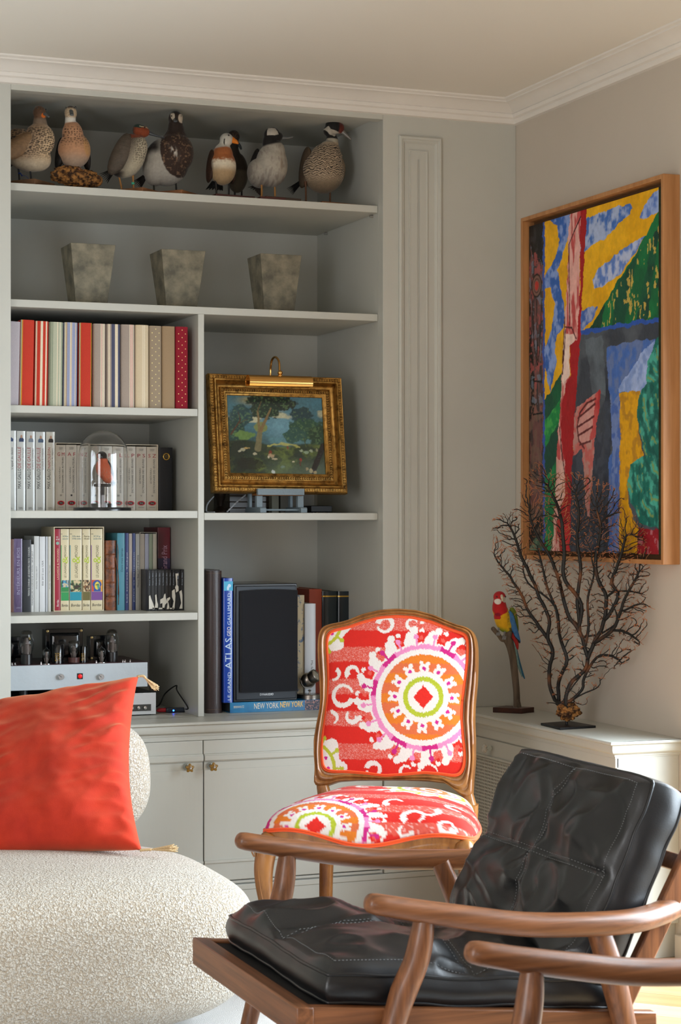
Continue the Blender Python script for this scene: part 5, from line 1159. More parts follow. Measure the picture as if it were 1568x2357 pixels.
# 3: teal
def paint3(x, y, d):
    n = base_noise(x, y, .3, 7); C = np.tile(L_('#b3a890'), (len(x), 1)); C = cmix(C, L_('#4f453a'), sstep(318, 285, x + (y - 350) * .45)); fine = np.sin((x * .8 + y * .9) * 1.6 + n * 6); C = cmix(C, L_('#8d8272'), (fine > .3) * sstep(318, 285, x + (y - 350) * .45) * .5)
    sp = spots(x, y, 5.2, 1.9, 2); C = cmix(C, L_('#20160f'), sp * sstep(295, 310, x + (y - 350) * .2) * sstep(390, 360, y) * sstep(316, 322, y) * .9); C = cmix(C, L_('#2b2119'), sstep(395, 402, y) * sstep(290, 270, x))
    hd = sstep(320, 315, y + (x - 318) * .15); C = cmix(C, L_('#7d3716'), hd); gr = sstep(1, .8, ((x - 317) / 14) ** 2 + ((y - 289) / 6) ** 2); C = cmix(C, L_('#17302a'), np.maximum(gr * hd, hd * sstep(310, 303, x))); C = cmix(C, L_('#d4bd97'), hd * (np.abs(y - (291 + (x - 320) * .12)) < 1.2) * (x > 318) * (x < 342)); C = cmix(C, L_('#cbb38c'), hd * (np.abs(x - 345.5 + (y - 296) * -.25) < 1.3)); C = cmix(C, L_('#7d3716'), hd * (y > 310) * (x < 330)); return C * (.85 + .3 * n[:, None])
def ring3(F, r):
    b = MB(); c = F.p(307, 0, 3); b.lathe([(3.6 * F.s, 0), (3.6 * F.s, 5 * F.s)], (c.x, c.y, F.p(0, 424).z), 14); obj('leg_ring', b, mat('mint_ring', '#3fae8a', rough=.5), r, smooth=40)
duck('small grey mounted duck with chestnut and green head, bill pointing right', 300, 432, .15, [('e', 297, 358, 37, 52, 22, 3, 34), ('e', 312, 340, 27, 32, 10, 0, 27), ('t', [(318, 330, 2), (317, 315, 0), (320, 303, 0)], [19, 13, 12]), ('e', 325, 300, 20, 14, 8, 0, 14), ('e', 318, 297, 13, 13, 0, 0, 13), ('e', 278, 390, 24, 18, 30, 5, 24)],
     paint3, [(330, 293, -12, 2)], ('#3f4448', [(340, 302, 0), (356, 308, -4), (376, 313, -8)], [(5, 4), (2.6, 4), (1.4, 4)]), [(274, 404, 283, 426, 6), (306, 404, 308, 426, 2)], (322, 8, 9, 86, 58, 40, 1), wings=[((277, 360, 22, 50, 24, -8, 26), '#5a4f43')], tail=('#1e1915', [(262, 394, 8), (242, 413, 14)], 18), feet='#a8763a', extra=ring3)
# 4: dark-breasted long-tailed duck
def paint4(x, y, d):
    n = base_noise(x, y, .25, 9); n2 = fbm(x * .25, y * .08, 3, 4); C = np.tile(L_('#a39d92'), (len(x), 1)); br = sstep(1.06, .96, ((x - 405) / 43) ** 2 + ((y - 355) / 56) ** 2 + (n - .5) * .15); C = cmix(C, L_('#35241a'), br); C = cmix(C, L_('#7a5f48'), br * sstep(.6, .72, n) * .8); C = cmix(C, L_('#c9c2b6'), br * np.exp(-(((x - 391) / 7) ** 2 + ((y - 355 - (x - 391) * 1.0) / 8) ** 2)) * sstep(.4, .6, n2))
    C = cmix(C, L_('#1d1511'), sstep(372, 352, x) * sstep(365, 345, y)); C = cmix(C, L_('#2a1d16'), sstep(318, 305, y)); wf = (sstep(1, .7, ((x - 413) / 8.5) ** 2 + ((y - 274) / 11.5) ** 2) + sstep(1, .7, ((x - 394) / 4) ** 2 + ((y - 270) / 11) ** 2)).clip(0, 1); C = cmix(C, L_('#c3b5a0'), wf * (d < 6)); C = cmix(C, L_('#14110f'), sstep(266, 260, y)); return C * (.85 + .3 * n[:, None])
duck('large dark brown-breasted mounted duck with pale face, between the teal and the white-headed one', 400, 438, .17, [('e', 386, 372, 50, 54, 8, 8, 42), ('e', 404, 352, 41, 46, 0, 0, 38), ('e', 360, 390, 27, 38, 0, 10, 34), ('t', [(405, 318, 4), (405, 300, 1), (404, 282, 0)], [30, 19, 15]), ('e', 404, 273, 16, 17, 0, -1, 17), ('e', 398, 280, 9, 8, 0, -8, 10)],
     paint4, [(412, 269, -13, 2), (391.5, 270, -12, 1.6)], ('#3f4448', [(399, 278, -14), (397, 283, -22), (396, 285, -28)], [(4, 5), (3.5, 5), (2.5, 4.5)]), [(354, 412, 356, 432, 4), (404, 418, 406, 436, 0)], (405, 26, 9, 96, 70, 42, 1), tail=('#231e1a', [(338, 408, 14), (322, 428, 24)], 16), feet='#17150f', wings=[((362, 352, 14, 34, 38, 14, 26), '#2a1c15')])
# 5 and 6: white-headed chestnut duck, brown duck behind it
def paint5(x, y, d):
    n = base_noise(x, y, .3, 13); C = np.tile(L_('#a98d68'), (len(x), 1)); C = cmix(C, L_('#d8cdb6'), sstep(362, 372, y + (n - .5) * 14) * sstep(400, 378, y)); C = cmix(C, L_('#9c5a2e'), sstep(378, 366, y + (n - .5) * 14)); ed = sstep(24, 30, np.abs(x - 514)); C = cmix(C, L_('#3a2416'), ed); C = cmix(C, L_('#2a1b12'), sstep(8, 16, d) * sstep(345, 352, y))
    C = cmix(C, L_('#bcb8ac'), sstep(342, 337, y + np.abs(x - 516) * -.15)); C = cmix(C, L_('#1a1613'), (np.abs(x - (512.5 + (y - 330) * .05)) < 1) & (y > 322) & (y < 336)); return C * (.85 + .3 * n[:, None])
duck('small mounted duck with white head, orange bill and chestnut breast', 515, 447, .14, [('e', 514, 384, 30, 40, 0, 4, 30), ('e', 514, 358, 22, 28, 0, 2, 22), ('t', [(514, 350, 3), (516, 338, 1), (519, 328, 0)], [17, 13, 12]), ('e', 521, 321, 15, 14, 0, -2, 15)], paint5, [(521.5, 314, -15, 2), (534, 316, -7, 1.6)],
     ('#d9791e', [(532, 322, -7), (538, 327, -14), (541, 331, -18)], [(7, 5), (5, 5), (2.4, 4)]), [(497, 414, 499, 440, 2), (527, 414, 527, 440, 2)], (520, 10, 5, 92, 62, 5, 2), wings=[((490, 382, 8, 36, 6, 14, 22), '#3b2416'), ((538, 384, 7, 34, -5, 14, 22), '#3b2416')], tail=('#0f0d0c', [(505, 415, 18), (505, 434, 26)], 26), feet='#1c1713')
def paint6(x, y, d):
    n = base_noise(x, y, .3, 17); C = np.tile(L_('#5a5040'), (len(x), 1)); C = cmix(C, L_('#33291f'), sstep(400, 392, y)); C = cmix(C, L_('#2a221b'), sstep(345, 335, y)); C = cmix(C, L_('#4a3a2b'), (n > .55) * sstep(330, 325, y)); return C * (.85 + .3 * n[:, None])
duck('dull brown mounted duck half hidden behind the white-headed one', 548, 449, .40, [('e', 546, 398, 24, 44, 0, 0, 26), ('t', [(540, 366, 0), (537, 345, 0), (538, 325, 0)], [17, 12, 11]), ('e', 538, 315, 13, 14, 0, 0, 14)], paint6, [(545, 314, -10, 1.8)], ('#3f4448', [(543, 330, -8), (548, 338, -12), (550, 345, -14)], [(4, 5), (3, 4), (2, 4)]), [(540, 425, 540, 442, 0), (556, 425, 556, 442, 0)], (548, 0, 5, 56, 50, 0, 2), feet='#1c1713')
# 7: white-bodied with black head
def paint7(x, y, d):
    n = base_noise(x, y, .25, 19); n2 = fbm(x * .3, y * .07, 3, 8); C = np.tile(L_('#aaa294'), (len(x), 1)); C = cmix(C, L_('#857a70'), sstep(.5, .7, n2) * .6 + sstep(395, 425, y) * .4); C = cmix(C, L_('#7d6652'), np.exp(-(((x - 638) / 3) ** 2 + ((y - 382) / 14) ** 2)) * .7); C = cmix(C, L_('#14110f'), sstep(337, 331, y + (x - 625) * .25)); C = cmix(C, L_('#14110f'), sstep(600, 590, x) * sstep(372, 350, y) * .8)
    w = inpoly(x, y, [(611, 314), (612, 304), (616, 296), (630, 297), (634, 304), (636, 311), (628, 314)]); C = cmix(C, L_('#b9b1a4'), w & (y < 330)); return C * (.85 + .3 * n[:, None])
duck('creamy white mounted duck with black head and white nape patch', 625, 447, .17, [('e', 626, 380, 35, 48, 0, 2, 34), ('e', 630, 352, 25, 30, 8, 0, 26), ('e', 602, 398, 25, 32, -12, 16, 34), ('t', [(626, 344, 2), (622, 332, 0), (622, 322, 0)], [23, 17, 16]), ('e', 626, 311, 18, 17, -6, 0, 17), ('e', 638, 314, 12, 10, 0, -3, 12)], paint7, [(641, 309, -11, 1.8)],
     ('#5c5f5e', [(644, 316, -5), (656, 317, -8), (670, 315, -12)], [(5, 4.5), (3.2, 4.2), (1.6, 4)]), [(602, 420, 602, 445, 0), (632, 422, 633, 446, 0)], (622, 12, 7, 84, 64, 8, 3), wings=[((596, 372, 8, 32, 16, 30, 20), '#1c1815')], feet='#b07c3c', tail=('#3a322c', [(606, 425, 26), (600, 436, 36)], 22))
# 8: vermiculated duck with dark red face
def paint8(x, y, d):
    n = base_noise(x, y, .3, 23); C = np.tile(L_('#b09a80'), (len(x), 1)); v = np.sin((y + 7 * fbm(x * .16, y * .16, 3, 5)) * 1.25 + 2.0 * np.sin(x * .55 + 4 * fbm(x * .1, y * .1, 2, 6))); C = cmix(C, L_('#1d150f'), sstep(.0, .5, v) * sstep(432, 395, y) * sstep(330, 338, y) * .95); C = cmix(C, L_('#6b5b44'), sstep(405, 430, y) * .7)
    C = cmix(C, L_('#a39a88'), sstep(331, 326, y) ); C = cmix(C, L_('#100e0c'), sstep(321, 318, y + (x - 765) * -.05)); wc = inpoly(x, y, [(745, 298), (753, 291), (757, 298), (770, 302), (782, 305), (772, 309), (765, 315), (756, 310)]); C = cmix(C, L_('#aaa294'), wc); rd = sstep(.0, 4, x - 774) * sstep(308, 304, y); C = cmix(C, L_('#5c2010'), rd); return C * (.85 + .3 * n[:, None])
duck('large finely barred mounted duck with dark red face and white collar, rightmost', 748, 462, .19, [('e', 746, 394, 46, 48, 0, 4, 42), ('e', 751, 368, 36, 36, 12, 2, 34), ('e', 757, 350, 24, 26, 10, 1, 25), ('t', [(762, 350, 2), (765, 332, 0), (764, 316, 0)], [27, 14, 12]), ('e', 768, 289, 18, 17, 10, 0, 17), ('e', 780, 294, 11, 12, 20, -3, 12), ('e', 758, 300, 12, 12, 0, 2, 13)], paint8, [(773, 281, -14, 2.2)],
     ('#77726a', [(784, 299, -4), (793, 308, -8), (803, 319, -12)], [(6, 5.5), (4, 4.6), (2, 4)]), [(705, 425, 706, 457, 4), (760, 428, 759, 460, 0)], (742, 20, 3, 84, 84, 8, 1), wings=[((785, 385, 9, 30, -6, 8, 26), '#7d6b55'), ((712, 385, 12, 44, 8, 20, 26), '#5a4a39')], feet='#5c3a20', voxel=.0015, tail=('#0e0c0a', [(702, 418, 26), (682, 440, 40)], 12))

# bullfinch inside the dome
def paintB(x, y, d):
    n = base_noise(x, y, .5, 3); C = np.tile(L_('#c25a38'), (len(x), 1)); C = cmix(C, L_('#a8705c'), sstep(.5, .7, n) * sstep(1072, 1085, y) * .7); cap = sstep(1058, 1054, y) * sstep(1.1, .95, ((x - 235) / 11.5) ** 2 + ((y - 1049) / 11) ** 2); C = cmix(C, L_('#101114'), cap); C = cmix(C, L_('#8d8a88'), sstep(1104, 1110, y) * sstep(252, 258, x)); C = cmix(C, L_('#55504e'), sstep(4, 9, d)); return C
def perch(F, r):
    b = MB(); b.tube([F.p(218, 1117, -1), F.p(253, 1117, -1)], 3.2 * F.s, 12, roundend=True); obj('perch', b, blackw, r, smooth=60)
    b = MB(); c = F.p(234.5, 1117, 0); bz = F.p(0, 1159).z; b.box(c.x - 4.8 * F.s, c.x + 4.8 * F.s, c.y - 3 * F.s, c.y + 3 * F.s, bz, c.z); obj('post', b, blackw, r)
    b = MB(); b.lathe([(24 * F.s, 0), (24 * F.s, bz - SD - .0112), (.0004, bz - SD - .0112)], (c.x, c.y, SD + .0112), 32); obj('block', b, blackw, r, smooth=40)
duck('red-breasted bullfinch with black cap on a small black perch inside the glass dome', 240, 1165, YD, [('e', 238, 1080, 17, 23, -20, 0, 17), ('e', 247, 1097, 13, 16, -30, 2, 14), ('e', 237, 1062, 11, 12, 0, -1, 12), ('e', 234, 1050, 11.5, 11, 0, -2, 12)], paintB, [(239, 1049, -11, 1.1), (229, 1050, -10, 1.1)], ('#3f4448', [(231, 1052, -11), (230, 1054, -15)], [(3, 3), (1.6, 1.6)]),
     [(237, 1106, 231, 1113, 0), (246, 1108, 243, 1114, 0)], None, wings=[((254, 1080, 6, 24, -18, 3, 12), '#26282c')], tail=('#1b1c20', [(256, 1103, 4), (267, 1117, 6)], 8), feet='#3a2c26', extra=perch, legr=.8, zb=SD + .0108, name='mounted_bullfinch', voxel=.0013)
# ================================================================ large abstract painting in an oak floater frame on the right wall
m_oakf = wood('frame_oak', '#c08a58', '#a06c3e', axis=2, scale=30, rough=.45, stretch=.06)
FX = -.055
yA, yB, zA, zB = -.143, -1.0345, 1.1175, 2.2235     # far, near, bottom, top of the frame
AP = thing('abstract_painting', 'large abstract oil painting in an oak floater frame on the right wall', 'painting', (FX / 2, (yA + yB) / 2, zA))
for nm, bx in (('frame_side', (FX, 0, yA - .013, yA, zA, zB)), ('frame_side', (FX, 0, yB, yB + .013, zA, zB)), ('frame_rail', (FX, 0, yB + .013, yA - .013, zB - .013, zB)), ('frame_rail', (FX, 0, yB + .013, yA - .013, zA, zA + .013))):
    b = MB(); b.box(*bx); obj(nm, b, m_oakf, AP, bevel=.0015)
b = MB(); b.box(-.012, -.002, yB + .0132, yA - .0132, zA + .0132, zB - .0132); obj('backing_board', b, mat('frame_inside', '#5c3e24', rough=.7), AP)
# canvas: corners measured on the photograph
cx0 = -.034
c_tl, c_tr, c_br, c_bl = PX(1212, 521, cx0), PX(1519, 433, cx0), PX(1514, 1276, cx0), PX(1213, 1266, cx0)
ya, yb = (c_tl.y + c_bl.y) / 2, (c_tr.y + c_br.y) / 2; z0_, z1_ = (c_bl.z + c_br.z) / 2, (c_tl.z + c_tr.z) / 2
ya = min(ya, yA - .02); yb = max(yb, yB + .02)
b = MB(); b.box(cx0 + .0006, -.012, yb, ya, z0_, z1_); obj('canvas_edge', b, mat('canvas_edge', '#4a5038', rough=.8, var=.3, vscale=40), AP)
nu, nv = 250, 600
b = MB(); b.grid(nu, nv, lambda u, v: (cx0, ya + (yb - ya) * u, z0_ + (z1_ - z0_) * v)); cv = obj('canvas', b, mat('oil_paint', '#777777', rough=.55, attr='Col', bump=.35, bscale=90, bdetail=6, bdist=.004), AP, smooth=180)
# design drawn in a flat 800 x 1100 field: x towards the camera, y downwards; q() converts the measured outlines to it
def q(pts):
    out = []
    for X_, Y_ in pts:     # X_, Y_ in the 1002 x 2357 enlargement of the region (1160,380)-(1568,1340)
        p = PX(1160 + X_ * .4072, 380 + Y_ * .4073, cx0); out.append(((p.y - ya) / (yb - ya), (p.z - z0_) / (z1_ - z0_)))
    return out
ii = np.arange(nu * nv); U = (ii % nu) / (nu - 1); V = (ii // nu) / (nv - 1)
n1 = fbm(U * 9, V * 14, 5, 2); n2 = fbm(U * 40, V * 40, 4, 6); n3 = fbm(U * 60, V * 16, 3, 12); n4 = fbm(U * 110, V * 110, 2, 15)
Uj = U + (fbm(U * 30, V * 45, 3, 31) - .5) * .022; Vj = V + (fbm(U * 30, V * 45, 3, 37) - .5) * .014
P_ = lambda pts: inpoly(Uj, Vj, q(pts))
C = np.tile(L_('#1c1b1c'), (len(U), 1))
def fill(pts, a, b_=None, k=.5, n=None, hard=.12, soft=True):
    global C
    m = P_(pts); n = n1 if n is None else n
    col = np.tile(L_(a), (len(U), 1))
    if b_: col = cmix(col, L_(b_), sstep(k - hard, k + hard, n))
    C = np.where(m[:, None], col, C)
Z = 2500
fill([(230, -50), (1000, -50), (1000, 2300), (230, 2300)], '#d59d06', '#e0a912', .5)
Y1 = '#e3ae08'
# blue shapes on the yellow
fill([(262, 200), (380, 200), (384, 330), (360, 430), (330, 520), (300, 590), (320, 700), (330, 740), (348, 850), (335, 920), (300, 960), (290, 1050), (300, 1110), (286, 1190), (262, 1280), (230, 1140), (230, 1030), (262, 970), (275, 880), (290, 780), (262, 690), (230, 700), (232, 640), (262, 575), (300, 500), (320, 420), (300, 340), (262, 310)], '#2f5fae', '#7b93c8', .52, n2)
fill([(430, 320), (540, 265), (640, 235), (710, 222), (728, 240), (712, 275), (640, 340), (560, 420), (480, 470), (430, 500)], '#3f6bb4', '#9aa9c9', .5, n2)
fill([(770, 290), (790, 230), (840, 160), (900, 120), (900, 250), (850, 280), (790, 305)], '#5878bd', '#8fa3cf', .5, n2)
fill([(500, 655), (540, 580), (600, 535), (680, 470), (770, 410), (800, 400), (740, 500), (660, 610), (560, 690), (510, 690)], '#5a7cc0', '#a9b3cf', .5, n2)
fill([(420, 860), (440, 820), (500, 795), (530, 800), (515, 850), (470, 910), (430, 940)], '#4064ae', '#8f9cc0', .5, n2)
# green hill with stripes
fill([(482, 930), (560, 800), (640, 660), (720, 545), (800, 400), (900, 220), (900, 870), (482, 940)], '#0b6c3a', '#0a5a34', .5)
fill([(482, 935), (556, 805), (575, 790), (542, 928)], '#0c3d2a'); fill([(612, 905), (650, 660), (760, 500), (715, 680), (682, 898)], '#0a3b2c', '#0d4a34', .5); fill([(748, 888), (800, 620), (838, 420), (900, 290), (862, 470), (812, 878)], '#0b3a2c', '#0f5236', .52)
fill([(860, 690), (900, 560), (900, 640), (872, 700)], '#0b3a2c')
m = inpoly(Uj, Vj, q([(560, 800), (900, 300), (900, 880), (540, 930)])) & (n2 > .60) & (n3 > .48); C = cmix(C, L_('#c9a84a'), m * .75)
# blue ledge and the grey architecture
fill([(400, 942), (880, 862), (1000, 855), (1000, 2300), (400, 2300)], '#4a5058', '#363c46', .5)
fill([(400, 940), (880, 860), (880, 885), (400, 965)], '#2750a4')
fill([(460, 985), (560, 960), (575, 1300), (500, 1290)], '#5b656e', '#4a525b', .5)
fill([(360, 1640), (560, 1500), (590, 2250), (360, 2250)], '#3f4653', '#2d3340', .5, n2)
fill([(575, 1100), (615, 1300), (620, 1560), (600, 1600), (600, 2250), (560, 2250)], '#262c3a', '#39414f', .5)
# blue figure
fill([(578, 1030), (700, 1000), (860, 985), (835, 1130), (800, 1280), (660, 1285), (655, 1700), (655, 2260), (600, 2260), (590, 1950), (596, 1650), (618, 1600), (600, 1320), (585, 1150)], '#4166ac', '#5c6f9c', .52, n2)
fill([(650, 1260), (810, 1020), (855, 990), (840, 1120), (800, 1280), (655, 1285)], '#7b93c6', '#93a6cf', .5, n2)
fill([(610, 1360), (655, 1290), (655, 2240), (612, 2240)], '#6a80b4', '#3f5c9e', .52, n2)
# yellow column
fill([(655, 1290), (775, 1270), (755, 1380), (760, 1500), (790, 1640), (760, 1700), (700, 1800), (705, 1900), (730, 1990), (765, 2060), (740, 2280), (652, 2280), (655, 1700)], '#d49b08', '#a87818', .56, n2)
# teal body
fill([(872, 970), (1000, 900), (1000, 2080), (860, 2050), (770, 2020), (720, 1900), (697, 1800), (715, 1690), (800, 1640), (775, 1540), (752, 1420), (765, 1290), (805, 1240), (815, 1110), (840, 1040)], '#0f6458', '#3f9a88', .53, n2)
st_ = np.sin((U * 16 + V * 17 + n1 * 3) * 4.2); m = inpoly(Uj, Vj, q([(872, 970), (1000, 900), (1000, 2080), (770, 2020), (697, 1800), (800, 1640), (752, 1420), (805, 1240)])); C = cmix(C, L_('#7a8a3a'), (m & (st_ > .86) & (n2 > .45)) * .7); C = cmix(C, L_('#0a4a44'), (m & (st_ < -.5)) * .6)
fill([(765, 2045), (860, 2060), (1000, 2040), (1000, 2290), (740, 2290)], '#8e1420', '#7d1420', .5); m = P_([(765, 2045), (1000, 2040), (1000, 2290), (740, 2290)]); C = cmix(C, L_('#a87078'), (m & (n2 > .63)) * .6)
# green stripes, lower left
fill([(228, 1330), (330, 1170), (330, 2260), (228, 2260)], '#0b5a38', '#0c4a34', .5)
fill([(228, 1450), (320, 1320), (315, 1450), (228, 1600)], '#0f8040', '#3a9a48', .56, n2); fill([(228, 1790), (310, 1650), (300, 1900), (265, 2180), (228, 2230)], '#108448', '#0c6a3c', .5); fill([(228, 1600), (315, 1470), (310, 1650), (228, 1780)], '#0c4434')
# tall pink and red mast
fill([(376, 200), (436, 200), (428, 700), (430, 960), (425, 1010), (372, 1030), (372, 1190), (340, 1290), (330, 1500), (338, 1640), (355, 1700), (345, 1860), (300, 2000), (335, 2220), (270, 2260), (290, 1950), (300, 1700), (308, 1500), (325, 1300), (330, 1150), (345, 950), (358, 600)], '#d9a39a', '#b84a4a', .56, n3, .06)
fill([(434, 200), (470, 200), (462, 440), (440, 780), (430, 1000), (416, 1200), (396, 1500), (380, 1850), (372, 2260), (320, 2260), (302, 2010), (345, 1860), (350, 1690), (322, 1560), (325, 1380), (350, 1240), (376, 1190), (374, 1010), (414, 990), (432, 700)], '#a3121c', '#9a1018', .5)
m = P_([(345, 950), (400, 950), (400, 1000), (370, 1030), (372, 1190), (335, 1240), (332, 1100)]); C = cmix(C, L_('#ead2c4'), m * .8)
fill([(300, 1650), (345, 1680), (345, 1870), (300, 1990), (275, 2250), (268, 2250), (290, 1900)], '#dcb0a4', '#d09a90', .5)
m = P_([(302, 2010), (372, 1900), (372, 2260), (322, 2260)]); C = cmix(C, L_('#c4262a'), (m & (n2 > .5)) * .7)
# red sail and spike
fill([(410, 1370), (545, 1270), (520, 1480), (505, 1700), (485, 1990), (470, 1990), (455, 1800), (443, 1610), (392, 1640), (395, 1500)], '#c0625c', '#b08078', .5, n2, .08)
fill([(520, 1290), (548, 1265), (520, 1540), (480, 1560), (500, 1400)], '#a3262a', '#b84a48', .5)
m = P_([(415, 1480), (430, 1420), (470, 1360), (515, 1330), (505, 1430), (485, 1560), (450, 1590), (420, 1540)]); C = cmix(C, L_('#c9928a'), m * .8)
def line(p, r, w, c):
    global C
    (ax, ay), (bx, by) = q([p, r]); sx, sy = .9, 1.1; t = np.clip(((U - ax) * (bx - ax) * sx * sx + (V - ay) * (by - ay) * sy * sy) / (((bx - ax) * sx) ** 2 + ((by - ay) * sy) ** 2 + 1e-9), 0, 1); d = np.hypot((U - ax - t * (bx - ax)) * sx, (V - ay - t * (by - ay)) * sy); C = cmix(C, L_(c), sstep(w * 1.3, w * .6, d + (n4 - .5) * w * .8))
dk = '#5a1c20'
for a, c in (((420, 1430), (515, 1350)), ((418, 1480), (510, 1420)), ((418, 1530), (500, 1480)), ((430, 1580), (490, 1560)), ((415, 1480), (430, 1400)), ((430, 1400), (470, 1345)), ((470, 1345), (520, 1320)), ((415, 1480), (425, 1560)), ((425, 1560), (455, 1600))): line(a, c, .004, dk)
for a, c in (((436, 290), (400, 370)), ((400, 370), (368, 450)), ((368, 450), (372, 900)), ((345, 915), (385, 920)), ((385, 920), (408, 980)), ((350, 930), (332, 1180)), ((315, 1480), (325, 1600)), ((325, 1600), (345, 1750)), ((345, 860), (332, 1120))): line(a, c, .0032, '#4a1a1e')
# black column on the left with the pinkish figure
fill([(100, 300), (222, 300), (222, 2260), (100, 2260)], '#161718', '#2a2a2c', .6, n2, .08)
fill([(150, 450), (165, 540), (222, 560), (222, 1400), (215, 1900), (190, 2000), (150, 1900), (150, 1430), (175, 1400), (172, 1200), (160, 1000), (145, 760)], '#6b4644', '#3a3234', .5, n3)
m = P_([(150, 450), (222, 560), (222, 1400), (150, 1430), (145, 760)]); C = cmix(C, L_('#9a4a48'), (m & (n2 > .6)) * .7); C = cmix(C, L_('#7a8a9c'), (m & (n2 < .36)) * .5)
m = inpoly(U, V, q([(100, 1000), (222, 1400), (222, 2100), (130, 2100)])); C = cmix(C, L_('#6a5548'), (m & (n2 > .55)) * .6)
cq = q([(186, 682)])[0]; e = np.hypot((U - cq[0]) / .030, (V - cq[1]) / .030)
qq = q([(160, 682), (212, 682), (186, 620), (186, 745)]); ru = abs(qq[1][0] - qq[0][0]) / 2; rv = abs(qq[3][1] - qq[2][1]) / 2; e = np.hypot((U - cq[0]) / ru, (V - cq[1]) / rv)
C = cmix(C, L_('#7a5a50'), (e < 1)); C = cmix(C, L_('#a83028'), (e < .42)); C = cmix(C, L_('#15100f'), np.exp(-((e - 1) / .1) ** 2)); C = cmix(C, L_('#4a2a28'), np.exp(-((e - .62) / .07) ** 2))
for a, c in (((162, 760), (170, 1000)), ((170, 1000), (190, 1130)), ((215, 760), (205, 1000)), ((205, 1000), (192, 1130)), ((186, 760), (190, 1100)), ((170, 1220), (222, 1225)), ((165, 1410), (222, 1400)), ((150, 1430), (160, 1400))): line(a, c, .0032, '#151314')
fill([(222, 300), (232, 300), (232, 2250), (222, 2250)], '#3352a0')
fill([(150, 2160), (190, 2080), (222, 2100), (222, 2260), (130, 2260)], '#3f5a48', '#56705c', .5, n2)
C = C * (.98 + .40 * n2[:, None]) * (.92 + .2 * n4[:, None]); colour(cv, np.clip(C, 0, 1))

# ================================================================ sea fan on its stand
random.seed(11); rs = np.random.RandomState(12)
Xs = PZ(1310, 1661, ZT + .008)
SF = thing('sea_fan', 'tall dark branching sea fan coral mounted on a flat black base', 'coral', (Xs.x, Xs.y, ZT))
# base plate: four measured corners on the worktop
pc = [PZ(1245, 1664, ZT + .007), PZ(1290, 1675, ZT + .007), PZ(1372, 1670, ZT + .007), PZ(1312, 1659, ZT + .007)]
b = MB(); b.add([(p.x, p.y, ZT) for p in pc] + [(p.x, p.y, ZT + .007) for p in pc], [(3, 2, 1, 0), (4, 5, 6, 7), (0, 1, 5, 4), (1, 2, 6, 5), (2, 3, 7, 6), (3, 0, 4, 7)]); obj('base_plate', b, mat('black_steel', '#101114', rough=.45), SF, bevel=.0008)
pcx = sum(p.x for p in pc) / 4; pcy = sum(p.y for p in pc) / 4
dS = (Vector((pcx, pcy, 0)) - Vector(CAM)).dot(Vector((FV[0], FV[1], 0)))
b = MB(); b.lathe([(.004, ZT + .007), (.004, ZT + .03)], (pcx, pcy, 0), 12); obj('pin', b, mat('black_steel'), SF, smooth=50)
mb = MB(); cc = PD(1309, 1638, dS)
mb.grid(48, 30, lambda u, v: (lambda d: tuple(cc + Vector((d.x * .034, d.y * .028, d.z * .026)) * (1 + .35 * mnoise.noise(d * 2.5) + .25 * mnoise.noise(d * 6))))(Vector((cos(2 * pi * u) * sin(pi * v), sin(2 * pi * u) * sin(pi * v), cos(pi * v)))), closeu=True)
obj('root_stub', mb, m_bark, SF, smooth=70)
# branches by space colonisation in a shallow fan
hull = [(1300, 1625), (1275, 1630), (1262, 1560), (1225, 1470), (1185, 1400), (1160, 1330), (1135, 1262), (1150, 1185), (1195, 1175), (1210, 1110), (1240, 1062), (1290, 1095), (1330, 1085), (1380, 1100), (1420, 1120), (1455, 1180), (1495, 1225), (1500, 1300), (1490, 1400), (1495, 1455), (1470, 1490), (1450, 1530), (1405, 1545), (1385, 1580), (1360, 1605), (1330, 1632)]
hp = np.array(hull, dtype=float)
A = []
while len(A) < 11000:
    x = rs.uniform(1130, 1510, 4000); y = rs.uniform(1055, 1640, 4000); k = inpoly(x, y, hull)
    # denser towards the top rim
    k &= rs.rand(4000) < (.22 + .78 * np.clip((1480 - y) / 330, 0, 1) ** 1.3 + .5 * (np.abs(x - 1315) > 120)); A += list(zip(x[k], y[k]))
A = np.array(A[:11000]); A = np.column_stack([A, rs.normal(0, 16, len(A))])
nodes = [(1306, 1632, 0)]; parent = [-1]
def seg(pts, par):
    for p in pts:
        q0 = np.array(nodes[par]); p = np.array(p, float); n = max(1, int(np.linalg.norm(p - q0) / 9))
        for k in range(1, n + 1): nodes.append(tuple(q0 + (p - q0) * k / n + rs.normal(0, .9, 3))); parent.append(par); par = len(nodes) - 1
    return par
def path(pts, z=0):
    P = [(1060 + x / 3.087, 1050 + y / 3.087) for x, y in pts]; M_ = np.array(nodes)
    j = int(((M_[:, 0] - P[0][0]) ** 2 + (M_[:, 1] - P[0][1]) ** 2).argmin()); z0 = M_[j][2]
    C2 = catmull([(p[0], p[1], 0) for p in P], 4); seg([(c.x, c.y, z0 + (z - z0) * min(1, k / 12)) for k, c in enumerate(C2)][1:], j)
